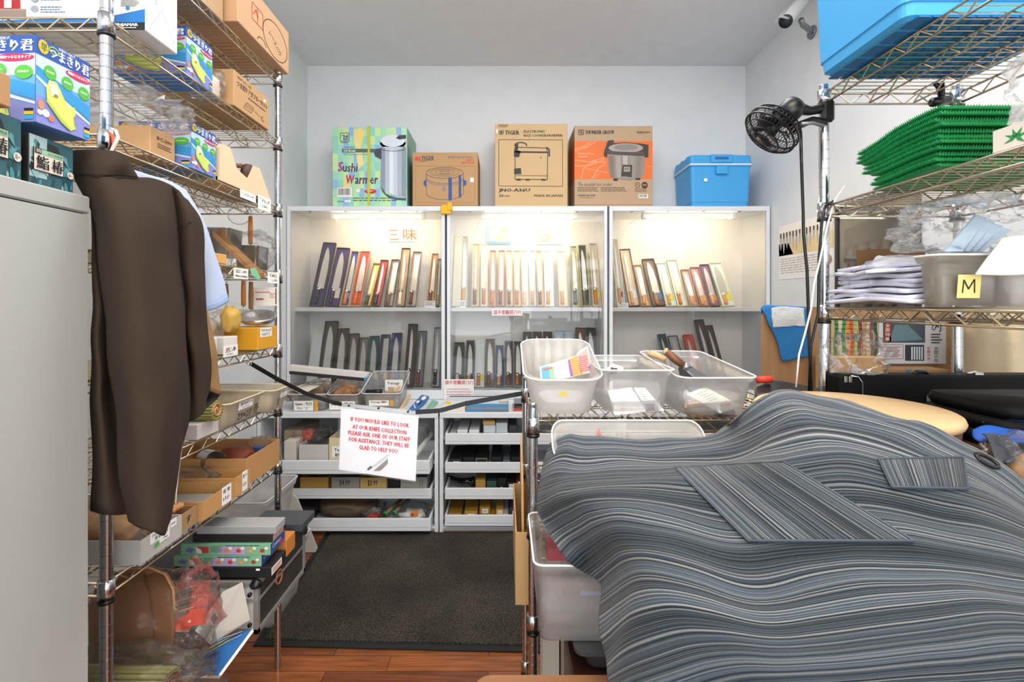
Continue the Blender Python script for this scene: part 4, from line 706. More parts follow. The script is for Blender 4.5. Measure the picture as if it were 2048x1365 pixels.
# level E
carton('parts_box', 'deep yellow box with a white tag, at the post end of its shelf', 'box', -1.13, -.85, 1.72, 1.865, S['E'], 1.322, '#d79a1c', art=lambda q, hx, hy, h: rside(q, hx, hy, h, (0, 0, 100, 100)).rect(10, 2, 70, 44, 'paper', 1).text('TSB Brand', 14, 8, 50, 12, 'ink', 2).text('PART3.5', 18, 26, 42, 13, 'ink', 2))
for k, (y0, y1, x1, h, lb) in enumerate(((1.47, 1.52, -.90, .05, 'small white carton nearest the jacket hem, before the yellow box'), (1.525, 1.565, -.90, .055, 'middle small white carton before the yellow box'), (1.575, 1.655, -.885, .055, 'wide small white carton touching the yellow box side'))): carton('white_carton', lb, 'carton', -.99, x1, y0, y1, S['E'], S['E']+h, '#dedbd6', group='small white cartons')
bag_thing('wrapped_pan', 'round steel pan wrapped in film, resting on the yellow box', 'pan', (-.96, 1.80, 1.322+.031), (.10, .055, .03), 21, None, .2, 'cling')
t = thing('handled_bag', 'checked cloth bag lying on the yellow box edge', 'bag', (-1.03, 1.66, S['E'])); blob(MB(m='#b9ada0'), (-1.03, 1.665, S['E']+.06), (.07, .045, .06), '#b9ada0', 6, .2, 3).build('bag_body', t)
q = MB(m='#2b211e')
for k in range(6): q.box(-1.09+k*.022, -1.082+k*.022, 1.60, 1.618, S['E']+.02, S['E']+.10)
q.build('dark_checks', t)
one(blob(MB(m='#c8a24a'), P(462, 640, 1.66), (.022, .03, .04), '#c8a24a', 9, .3, 3), 'foil_packet', 'gold foil packet leaning between jacket sleeve and yellow box', 'packet')
# level F
def cbin(*lines): return lambda q, hx, hy, h: lines[0](Fr((hx*.985, -hy*.5, h*.86), (hx*.985, hy*.8, h*.86), (hx*.92, -hy*.5, h*.1), (0, 0, 100, 60), q, .002))
plastic_bin('storage_tub', 'yellowed plastic tub marked 29x27 on the shelf below the strap', 'tub', -1.14, -.85, 1.53, 1.76, S['F'], 1.097, 'bin_yellowed', card=cbin(lambda f: f.rect(8, -6, 70, 24, 'paper', 1).text('巻き 29×27 ケース', 14, 0, 50, 9, 'ink', 2, bold=.8).text('by Towa', 24, 14, 28, 6, 'ink', 2).text('29×27', 6, 32, 58, 22, '#2a2620', 2, bold=1.5).text('巻', 74, 20, 22, 34, '#2a2620', 2, bold=1)))
plastic_bin('storage_tub', 'yellowed plastic tub with a tilted white label, beside the 29x27 tub', 'tub', -1.14, -.818, 1.768, 1.904, S['F'], 1.097, 'bin_yellowed', card=cbin(lambda f: f.rect(30, -6, 94, 26, 'paper', 1).text('巻き ケース', 36, -1, 52, 10, 'ink', 2, bold=.8).text('Maki Case', 44, 14, 34, 7, 'ink', 2).text('葉', 2, 22, 22, 30, '#2a2620', 2, bold=1)))
carton('white_tray_box', 'shallow white carton under the bamboo roll', 'carton', -1.13, -.87, 1.415, 1.52, S['F'], 1.063, '#cfcbc6')
t = thing('bamboo_roll', 'rolled green bamboo sushi mat tied with string', 'rolling mat', (-.95, 1.47, 1.063))
q = MB(m=mat('bamboo', '#8a8540', .6, bump=.3, bscale=120)); c = V((0, 1.468, 1.063+.029))
for k in range(18): a = k/18*2*PI; q.tube([(-1.12, c.y+.0255*math.cos(a), c.z+.0255*math.sin(a)), (-.845, c.y+.0255*math.cos(a), c.z+.0255*math.sin(a))], .0044, n=6)
q.build('slats', t)
q = MB(m='#c79a6e'); q.tube([(-.846, c.y+(.004+.0012*k)*math.cos(k*.55), c.z+(.004+.0012*k)*math.sin(k*.55)) for k in range(18)], .0026, n=5); q.lathe([(.0, 0), (.024, 0), (.024, .004), (0, .004)], (-.852, c.y, c.z), '#a98150', axis=(1, 0, 0)); q.build('coiled_end', t)
MB(m='#d8cdb0').tube([(-.93, c.y+.031*math.cos(a/12*2*PI), c.z+.031*math.sin(a/12*2*PI)) for a in range(12)], .0015, n=5, closed=True).build('string', t)
one(MB(m='#e0a81c').box(-.93, -.868, 1.335, 1.345, S['F'], S['F']+.05).box(-.93, -.867, 1.334, 1.346, S['F'], S['F']+.018, '#1d8a4a'), 'spice_packet', 'yellow and green packet next to the shallow white carton', 'packet')
# level G
tray('cardboard_tray', 'brown cardboard tray holding a steel can, next to the far post', 'tray', -1.19, -.862, 1.665, 1.912, S['G'], .888, '#b98a55')
t = thing('steel_can', 'open steel can lying on its side in the brown cardboard tray', 'can', (-.99, 1.72, S['G']+.004)); MB(m='steel').lathe([(.0, 0), (.034, .001), (.035, .003), (.035, .075), (.037, .076), (.033, .074), (.033, .004), (0, .003)], (-1.03, 1.72, S['G']+.072), n=28, axis=(.8, -.6, .08)).build('can_body', t)
one(blob(MB(m='#7a3a22'), (-.97, 1.80, S['G']+.05), (.055, .05, .042), '#7a3a22', 4, .3, 3), 'leather_pouch', 'reddish brown pouch in the tray behind the steel can', 'pouch')
bag_thing('plastic_bag', 'clear bag with blue print at the tray corner by the post', 'bag', (-.92, 1.88, S['G']+.055), (.035, .045, .048), 14, lambda q, c, s: q.box(c[0]-.02, c[0]+.02, c[1]-.03, c[1], c[2]-.02, c[2]+.02, 'ink_blue'), .3)
tag2 = lambda x0, x1, tx: (lambda q, hx, hy, h: rside(q, hx, hy, h, (0, 0, 100, 40)).rect(x0, -3, x1, 38, 'paper', 1).text(tx, x0+4, 3, (x1-x0)*.7, 9, 'ink', 2, bold=.8).pen(x0+3, 18, x1-4, 30, 4, 'ink', 1.2, 2, 6))
tray('cardboard_tray', 'middle cardboard tray with a square white label, bag inside', 'tray', -1.18, -.846, 1.565, 1.66, S['G'], .858, '#c2935a', card=tag2(46, 80, '竹 ケ'))
tray('cardboard_tray', 'nearer cardboard tray with a square white label, dark board inside', 'tray', -1.18, -.846, 1.40, 1.56, S['G'], .850, '#c2935a', card=tag2(58, 90, '花 雪'))
bag_thing('plastic_bag', 'clear bag of white sticks in the middle cardboard tray', 'bag', (-1.02, 1.612, S['G']+.04), (.08, .038, .034), 17, lambda q, c, s: q.box(c[0]-.05, c[0]+.05, c[1]-.02, c[1]+.02, c[2]-.03, c[2]-.01, '#d8d6c8').box(c[0]-.06, c[0]-.03, c[1]-.02, c[1]+.02, c[2]-.01, c[2], '#d8c42a'), .3)
one(MB(m='#9a978f').box(-1.14, -.87, 1.41, 1.55, S['G']+.006, S['G']+.02), 'grey_board', 'flat grey board lying inside the nearer cardboard tray', 'board')
tray('cardboard_tray', 'small tray of wooden handles between brown and white trays', 'tray', -1.15, -.858, 1.325, 1.392, S['G'], .845, '#a8845c', card=lambda q, hx, hy, h: rside(q, hx, hy, h, (0, 0, 100, 80)).text('す', 30, 20, 30, 36, 'ink', 1, bold=2))
for k in range(3): one(MB(m='#c98852').tube([(-.98+k*.03, 1.338+k*.011, .846), (-.93+k*.02, 1.342+k*.014, .852), (-.885, 1.345+k*.015, .850)], [.009, .010, .008], n=10), 'wooden_grip', ('turned wooden handle lying in the small tray, nearest the white tray', 'middle turned wooden handle of three in the small tray', 'turned wooden handle lying by the brown tray wall')[k], 'handle', 'wooden handles in the small tray')
def a_tare(q, hx, hy, h):
    f = rside(q, hx, hy, h, (0, 0, 100, 50)); f.rect(20, -2, 68, 22, 'paper', 1).text('Sauce tub', 24, 1, 36, 7, 'ink', 2).text('タレ 9ツ', 30, 10, 32, 9, 'ink', 2, bold=.8).rect(40, 20, 66, 31, 'paper', 3).pen(50, 22, 62, 28, 3, 'ink', .8, 4).rect(30, 25, 40, 34, '#3fae4a', 4).rect(68, -4, 84, 14, 'paper', 3).text('mai', 70, 2, 10, 6, 'ink', 4)
tray('white_tray', 'grey-white tray labelled in handwriting, at the near post below jacket', 'tray', -1.2, -.85, 1.167, 1.315, S['G'], .852, '#b9b8b2', card=a_tare)
bag_thing('plastic_bag', 'clear bag of brown goods filling the grey-white tray', 'bag', (-1.03, 1.24, S['G']+.065), (.13, .055, .055), 23, lambda q, c, s: blob(q, (c[0], c[1], c[2]-.015), (.1, .045, .035), '#b98a58', 5, .2, 3), .3)
# level H: hard case with cartons on it, goods in bags
mat('alu_panel', '#c9c8c5', .5, .0, .12, 30); mat('alu', '#a3a19c', .42, .45, .18, 14, bump=.05); mat('alu_dark', '#4b4945', .5, .6, .5, 8)
t = thing('hard_case', 'scuffed aluminium hard case with dark corners, sticking out of the bottom shelf', 'case', (-.97, 1.70, S['H'])); z0, z1 = S['H'], .556
MB(m='alu_dark').box(-1.18, -.757, 1.53, 1.875, z0+.004, z1-.004).build('shell', t)
MB(m='alu_panel').box(-1.17, -.766, 1.5265, 1.53, z0+.012, z1-.012).build('end_panel', t)
q = MB(m='alu'); e = .014
for z in (z0, z1-e): q.box(-1.185, -.752, 1.522, 1.522+e, z, z+e).box(-1.185, -.752, 1.884-e, 1.884, z, z+e).box(-.752-e, -.752, 1.522, 1.884, z, z+e)
q.box(-1.185, -.752, 1.520, 1.5235, z0+.098, z0+.106).box(-.7545, -.751, 1.522, 1.884, z0+.098, z0+.106)
for y in (1.522, 1.884-e): q.box(-.752-e, -.752, y, y+e, z0, z1)
q.build('edging', t)
q = MB(m='black_plastic')
for y in (1.52, 1.872): q.lathe([(.0, -.004), (.016, -.003), (.019, .006), (.012, .016), (0, .02)], (-.760, y+.006, z1-.012), n=12)
q.build('corner_cap', t)
MB(m='steel').box(-.85, -.82, 1.515, 1.522, z0+.06, z0+.12, bev=.002).box(-.845, -.825, 1.510, 1.516, z0+.075, z0+.10, bev=.002).build('latch', t)
MB(m='black_plastic').tube([(-.775, 1.522, z1-.035), (-.775, 1.514, z1-.035)], .006).tube([(-.775, 1.522, z0+.03), (-.775, 1.514, z0+.03)], .006).build('foot_stud', t)
MB(m='#a8643a').tube([(-.750, 1.66+.022*math.cos(a/10*2*PI), z0+.10+.022*math.sin(a/10*2*PI)) for a in range(10)], .003, n=6, closed=True).build('ring_handle', t)
def a_green(q, hx, hy, h):
    f = front(q, hx, hy, h, (0, 0, 180, 22)); f.rect(0, 0, 180, 22, '#7fb592', 1).rect(76, 5, 130, 21, '#b3a0c8', 2).poly([(8, 14), (16, 6), (28, 10), (22, 18)], '#7a6ab0', 2).rect(34, 5, 56, 18, '#b4443c', 2).poly([(30, 6), (40, 10), (44, 18), (32, 18)], '#e9e2dc', 3).fine(60, 4, 84, 18, 4, '#2c4a3c', 3, 4, .3)
    for k, c in enumerate(('#d88a3a', '#c8402e', '#dfa04a', '#a8402e')): f.ell(92+k*24, 13, 5, 4, c, 3, 10).ell(100+k*24, 8, 4, 3, '#f0ead8', 3, 8)
    f.fine(90, 2, 176, 5, 1, '#3a4a44', 3, 6)
    rside(q, hx, hy, h, (0, 0, 100, 50)).rect(0, 0, 100, 50, '#2c4f8e', 1).text('Commart', 10, 8, 60, 20, 'paper', 2).rect(60, 30, 92, 46, '#b83a5c', 2)
def flat(lab, px0, px1, Y, z0, z1, dy, m, art=None, grp='flat cartons stacked on the hard case', name='flat_carton'):
    return carton(name, lab, 'carton', (px0-CX)*Y/F, (px1-CX)*Y/F, Y, Y+dy, z0, z1, m, art=art, group=grp)
flat('black flat carton at the bottom of the stack on the hard case', 348, 541, 1.545, .557, .590, .11, '#17181a', lambda q, hx, hy, h: (front(q, hx, hy, h, (0, 0, 200, 30)).text('パティスナイフ', 10, 8, 82, 12, '#8e9094', 1).rect(170, 3, 178, 9, 'paper', 1), rside(q, hx, hy, h, (0, 0, 100, 50)).rect(5, 8, 70, 44, 'paper', 1).rect(12, 14, 62, 38, '#d9a8a0', 2)))
flat('green printed flat carton, lower of the pair on the hard case', 348, 523, 1.55, .591, .624, .10, '#7fb592', a_green)
flat('green printed flat carton, upper of the pair on the hard case', 362, 541, 1.552, .625, .659, .10, '#7fb592', a_green)
flat('thin black flat carton resting on the upper green carton', 385, 544, 1.56, .660, .684, .10, '#1e1f20', lambda q, hx, hy, h: rside(q, hx, hy, h, (0, 0, 100, 50)).rect(5, 8, 80, 44, '#cf9a90', 1))
flat('silver-grey flat carton on top of the stack above the hard case', 392, 551, 1.56, .685, .710, .07, '#9fa1a2')
for k, (x0, x1, y0, y1, z0, z1, m, lb) in enumerate(((-.79, -.73, 1.67, 1.74, .557, .615, '#c97f35', 'orange-topped small carton between stack and case corner'), (-.85, -.738, 1.755, 1.87, .557, .60, '#242528', 'black carton at the far corner of the hard case'), (-.90, -.715, 1.76, 1.88, .601, .628, '#3e4348', 'slate lid lying on the black carton at the case corner'))): carton('small_carton', lb, 'carton', x0, x1, y0, y1, z0, z1, m)
t = thing('leather_pad', 'rounded brown leather pad standing in a clear bag, bottom shelf', 'leather pad', (-1.0, 1.28, S['H']))
lp = [(176, 1330), (176, 1215), (195, 1172), (225, 1148), (262, 1138), (300, 1136), (330, 1150), (346, 1180), (349, 1230), (340, 1330)]
MB(m=mat('leather', '#8a5f3e', .5, bump=.1)).prism([P(x, y, 1.33) for x, y in lp], (0, .012, 0)).build('leather', t, bevel=.003)
MB(m='#b98a5c').tube([P(x, y, 1.328) for x, y in lp[1:-1]], .003, n=6).build('piping', t); MB(m='#5c3d26').tube([P(285, 1140, 1.328), P(300, 1190, 1.328), P(312, 1300, 1.328)], .0015, n=5).build('seam', t)
blob(MB(m='cling'), (-.93, 1.30, .56), (.16, .09, .125), 'cling', 31, .25, 4).build('plastic_film', t)
t = thing('bamboo_roll', 'bamboo mat rolled in a shiny clear bag on the bottom shelf', 'rolling mat', (-.92, 1.26, S['H']))
q = MB(m='bamboo')
for k in range(20): a = k/20*2*PI; q.tube([(-1.18, 1.245+.042*math.cos(a), .445+.042*math.sin(a)), (-.835, 1.245+.042*math.cos(a), .445+.042*math.sin(a))], .0066, n=6)
q.build('slats', t)
q = MB(m='#8a5a3c')
for r in (.038, .028, .018, .008): q.tube([(-.834, 1.245+r*math.cos(a/14*2*PI), .445+r*math.sin(a/14*2*PI)) for a in range(14)], .003, n=5, closed=True)
q.build('coiled_end', t)
blob(MB(m='bag'), (-.97, 1.25, .465), (.20, .062, .062), 'bag', 37, .35, 4, 3).build('plastic_film', t)
def sheetbook(name, lab, cat, p4, th, cov, art=None, **kw):
    t = thing(name, lab, cat, p4[3], 0, None); n = (V(p4[3])-V(p4[0])).cross(V(p4[1])-V(p4[0])).normalized()
    MB(m='paper').prism([V(p)-n*.0005 for p in p4], -n*th).build('pages', t); q = MB(m=cov); q.prism(p4, n*.0006)
    f = Fr(p4[0], p4[1], p4[3], (0, 0, 100, 100), q)
    if f.n.dot(n) < 0: f.n = -f.n
    f.off = .0012
    if art: art(f)
    q.build('cover', t); return t
def a_blue(f):
    f.poly([(2, 50), (30, 20), (75, 4), (60, 30), (30, 60), (10, 80)], '#b8b23a', 1).poly([(10, 60), (60, 12), (85, 2), (70, 14), (20, 66)], '#27394c', 2).line([(8, 30), (40, 8), (80, 4)], 3, '#c9d4dc', 3).line([(20, 78), (70, 30), (92, 20)], 3, '#c9d4dc', 3).text('鮨の技', 10, 74, 30, 16, 'ink', 3, bold=1.5, rot=-.3).text('技術', 55, 72, 26, 14, 'ink', 3, bold=1.5, rot=-.3)
sheetbook('magazine', 'blue magazine with yellow and silver fish photo, hanging over the shelf edge', 'magazine', [P(420, 1285, 1.43), P(505, 1258, 1.40), P(436, 1352, 1.33), P(345, 1350, 1.33)], .008, '#1d5f9e', a_blue)
def a_red(f):
    f.rect(40, 2, 98, 60, '#c23a20', 1).poly([(2, 10), (45, 4), (48, 70), (2, 80)], '#6e5a48', 1).rect(40, 62, 98, 98, '#d8401f', 1)
    for k in range(5): f.line([(4, 18+k*12), (60, 10+k*12)], 2.5, '#3c2c22' if k % 2 else '#b89a6a', 2)
    f.ell(52, 88, 4, 3, '#e8b8a8', 2)
sheetbook('magazine', 'red and brown magazine in film standing beside the leather pad', 'magazine', [P(352, 1168, 1.42), P(422, 1160, 1.46), P(378, 1262, 1.36), P(338, 1262, 1.34)], .01, '#c8401f', a_red)
bag_thing('plastic_bag', 'glossy clear film sleeve over the red magazine', 'bag', (V(P(395, 1215, 1.40))+V((0, 0, .01))).to_tuple(), (.045, .05, .10), 41, None, .35, 'cling')
t = thing('white_carton', 'pale tilted carton with a barcode sticker leaning on the hard case', 'carton', P(430, 1290, 1.40))
a, b_, c, d = P(446, 1184, 1.45), P(462, 1262, 1.45), P(420, 1290, 1.40), P(390, 1262, 1.37)
MB(m='#c9c4bb').prism([a, b_, c, d], (.03, .05, .0)).build('body', t); q = MB(); f = Fr(P(428, 1222, 1.40), P(438, 1234, 1.41), P(415, 1240, 1.39), (0, 0, 10, 10), q, .003); f.barcode(0, 0, 10, 10, 1); q.build('barcode_sticker', t)
for (z0, z1, hx, lb) in ((0, .30, .20, 'lower milky storage tub on the floor behind the shelving post'), (.30, .56, .17, 'upper milky storage tub stacked behind the shelving post')):
    plastic_bin('storage_tub', lb, 'tub', -1.38, -1.36+2*hx, 2.12, 2.45, z0, z1, 'bin_milky', taper=.8)
t = thing('step_stool_panel', 'translucent white plastic panel leaning beside drawer cabinet and post', 'panel', P(600, 1105.3, 2.80))
MB(m=mat('panel_white', '#b9b6b0', .4)).prism([P(556, 985, 2.80), P(582, 987, 2.80), P(594, 998, 2.80), P(634, 1098, 2.80), P(631, 1105.3, 2.80), P(556, 1105.3, 2.80)], (.0, .012, 0)).build('panel', t)

# ================================================================ grey cabinet, cartons on it, jackets
t = thing('filing_cabinet', 'grey steel cabinet whose side fills the near corner below the calligraphy cartons', 'cabinet', (-1.03, .70, 0))
mat('grey_enamel', '#a7aaa6', .38, 0, .02)
MB(m='grey_enamel').box(-1.25, -.801, .46, .962, 0, 1.578, bev=.002).build('body', t); MB(m='grey_enamel').box(-1.25, -.799, .455, .964, 1.580, 1.613, bev=.003).build('top_panel', t)
def a_teal(q, hx, hy, h):
    f = rside(q, hx, hy, h, (430, 165, 980, 900)); f.rect(430, 165, 980, 900, '#2c5a64', 1).rect(430, 165, 640, 800, '#9db4b8', 2)
    rd = random.Random(8)
    for k in range(26):
        x = rd.uniform(440, 940); y = rd.uniform(180, 840); c = rd.choice(['#1c2a2e', '#3f7f8c', '#7fa8b0', '#22414a', '#8aa39a', '#56909c']); f.poly([(x, y), (x+rd.uniform(15, 60), y+rd.uniform(10, 60)), (x+rd.uniform(0, 50), y+rd.uniform(60, 190)), (x-rd.uniform(0, 30), y+rd.uniform(40, 120))], c, 2+k*.1)
    f.poly([(640, 230), (760, 250), (820, 430), (640, 400)], '#1a2022', 5).rect(455, 350, 830, 700, 'ink', 6).rect(466, 362, 820, 690, '#d8d0c2', 7).rect(466, 362, 820, 440, '#8fb99a', 8).rect(470, 365, 545, 438, 'ink', 9).text('回', 482, 375, 50, 50, 'paper', 10).text('かけ木特選', 620, 380, 180, 44, '#33503e', 10)
    f.text('鮨', 480, 465, 150, 200, 'ink', 10, bold=8).text('椿', 670, 465, 130, 200, 'ink', 10, bold=8).ell(920, 640, 44, 56, '#cfc8ba', 7).text('味一', 893, 605, 54, 70, '#5a5a52', 8)
    f2 = front(q, hx, hy, h, (0, 0, 100, 100)); f2.rect(0, 0, 100, 100, '#6d6258', 1).rect(70, 0, 92, 100, '#a89a82', 2).rect(92, 0, 100, 100, '#101214', 2)
carton('calligraphy_carton', 'teal painted carton with a brushed label, under the big slicer carton', 'carton', -.96, -.806, .846, .932, 1.614, 1.697, '#2b2f30', art=a_teal, group='teal calligraphy cartons')
carton('calligraphy_carton', 'teal painted carton cut by the frame edge, standing before its twin', 'carton', -.96, -.806, .745, .832, 1.614, 1.713, '#2b2f30', art=a_teal, group='teal calligraphy cartons')
MB__ = carton('small_carton', 'tiny brown carton edge on the teal carton at the frame edge', 'carton', -.86, -.775, .755, .785, 1.714, 1.765, '#a98157')
mat('brown_fabric', '#382d24', .9, 0, .08, 300, bump=.25, bscale=500, spec=.2); mat('brown_lining', '#1a1512', .9); mat('blue_fabric', '#aebdd8', .8, 0, .03, bump=.1, bscale=400, sheen=.2); mat('gold_lining', '#8f6f45', .8)
def sh(mb, rows, nu, nv, **k): return mb.sheet([[P(*p) for p in r] for r in rows], nu, nv, **k)
t = thing('short_sleeve_jacket', 'pale blue short-sleeved shirt hanging behind the brown jacket', 'shirt', P(430, 620, 1.40))
sh(MB(m='blue_fabric'), [[(262, 338, 1.14), (300, 352, 1.20), (340, 365, 1.26), (372, 382, 1.32)], [(300, 420, 1.19), (350, 410, 1.27), (385, 420, 1.31), (404, 440, 1.36)], [(320, 520, 1.22), (370, 505, 1.31), (405, 508, 1.34), (434, 520, 1.38)], [(340, 625, 1.26), (390, 626, 1.33), (425, 618, 1.36), (457, 600, 1.40)]], 30, 40, wob=.004, ws=14).build('sleeve', t, solid=.004)
sh(MB(m='#93a5cc'), [[(392, 613, 1.325), (425, 605, 1.350), (454, 588, 1.388)], [(392, 628, 1.325), (425, 620, 1.350), (458, 602, 1.390)]], 12, 3, wob=.004, ws=14).build('hem_band', t, solid=.005)
t = thing('brown_jacket', 'dark brown work jacket on a hanger at the shelving post', 'jacket', P(280, 1070, 1.05))
q = MB(m='brown_fabric')
sh(q, [[(183, 400, .995), (188, 400, 1.03), (200, 400, 1.06), (215, 400, 1.065)], [(184, 600, .99), (196, 600, .99), (215, 600, 1.03), (232, 600, 1.06)], [(184, 800, 1.0), (200, 800, .985), (220, 800, 1.03), (250, 800, 1.06)], [(185, 1020, 1.01), (215, 1030, .99), (250, 1028, 1.02), (292, 1018, 1.06)]], 26, 30, wob=.004, ws=12)
q.build('back_panel', t, solid=.004)
sh(MB(m='brown_fabric'), [[(148, 345, .985), (195, 348, .955), (235, 348, .985), (270, 352, 1.05), (300, 356, 1.12), (345, 372, 1.21), (352, 385, 1.24)],
    [(186, 430, .985), (225, 430, .945), (262, 430, .96), (300, 430, 1.01), (330, 430, 1.08), (350, 430, 1.17), (362, 440, 1.24)], [(196, 520, .985), (235, 520, .945), (270, 520, .95), (310, 520, 1.0), (340, 522, 1.07), (358, 524, 1.16), (368, 530, 1.24)],
    [(208, 620, .985), (245, 620, .945), (285, 620, .95), (318, 622, .995), (348, 624, 1.06), (366, 626, 1.15), (376, 628, 1.23)], [(216, 700, .985), (252, 700, .945), (290, 702, .95), (322, 704, .985), (352, 706, 1.04), (370, 708, 1.13), (380, 708, 1.22)],
    [(226, 800, .985), (262, 800, .945), (296, 802, .95), (328, 804, .98), (354, 806, 1.03), (370, 808, 1.10), (380, 805, 1.18)], [(235, 890, .985), (265, 890, .95), (295, 892, .95), (325, 892, .97), (346, 890, 1.02), (358, 888, 1.06), (366, 888, 1.12)],
    [(244, 980, .985), (268, 985, .955), (295, 988, .955), (318, 985, .97), (336, 980, 1.0), (344, 978, 1.03), (350, 975, 1.06)], [(254, 1045, .99), (275, 1056, .96), (300, 1063, .955), (315, 1068, .965), (328, 1072, .985), (334, 1062, 1.01), (342, 1040, 1.03)]], 70, 100, wob=.006, ws=9).build('body', t, solid=.004)
sh(MB(m='brown_fabric'), [[(149, 302, .99), (185, 302, .97), (235, 306, .985), (252, 318, 1.02)], [(148, 325, .985), (190, 326, .955), (240, 328, .98), (266, 342, 1.05)], [(148, 350, .985), (195, 352, .953), (236, 352, .983), (274, 356, 1.055)]], 30, 10, wob=.002).build('collar', t, solid=.006)
sl = sh(MB(m='brown_fabric'), [[(345, 372, 1.20), (352, 378, 1.19), (362, 388, 1.21), (376, 402, 1.27)], [(350, 440, 1.20), (368, 440, 1.17), (388, 436, 1.19), (404, 448, 1.27)], [(356, 520, 1.20), (374, 520, 1.16), (394, 520, 1.18), (408, 522, 1.26)], [(364, 620, 1.20), (380, 620, 1.16), (400, 620, 1.18), (414, 622, 1.25)],
    [(370, 710, 1.20), (386, 712, 1.16), (404, 712, 1.19), (420, 712, 1.25)], [(374, 780, 1.20), (390, 790, 1.17), (406, 796, 1.19), (418, 780, 1.25)], [(366, 842, 1.19), (388, 838, 1.17), (408, 818, 1.19), (416, 779, 1.25)]], 36, 60, wob=.006, ws=10).build('sleeve', t, solid=.004)
sh(MB(m='gold_lining'), [[(415, 620, 1.25), (419, 640, 1.28), (421, 660, 1.29)], [(418, 700, 1.25), (430, 705, 1.28), (433, 712, 1.30)], [(415, 778, 1.25), (430, 786, 1.28), (441, 789, 1.30)]], 10, 16, wob=.004, ws=20).build('turned_cuff', sl, solid=.004)
sh(MB(m='brown_lining'), [[(372, 780, 1.24), (400, 776, 1.28), (416, 778, 1.26), (440, 788, 1.30)], [(374, 810, 1.23), (398, 806, 1.27), (420, 800, 1.28), (436, 796, 1.295)], [(376, 838, 1.21), (390, 836, 1.20), (408, 820, 1.20), (434, 799, 1.29)]], 14, 10).build('sleeve_opening', sl, solid=.003)
sh(MB(m='#b9b2a6'), [[(377, 800, 1.20), (379, 800, 1.20)], [(366, 860, 1.13), (369, 860, 1.13)], [(352, 960, 1.07), (356, 960, 1.07)], [(350, 1010, 1.055), (352, 1010, 1.055)]], 2, 20).build('pale_lining_edge', t, solid=.003)
q = MB(m='brown_lining')
q.tube([P(354, 458, 1.165), P(366, 452, 1.155), P(380, 444, 1.165), P(398, 440, 1.22)], .0012, n=5); q.build('armhole_seam', t); q = MB(m='brown_lining'); q.tube([P(150, 351, .979), P(195, 353, .948), P(238, 354, .976), P(274, 357, 1.045)], .0012, n=5)
q.build('collar_seam', t)
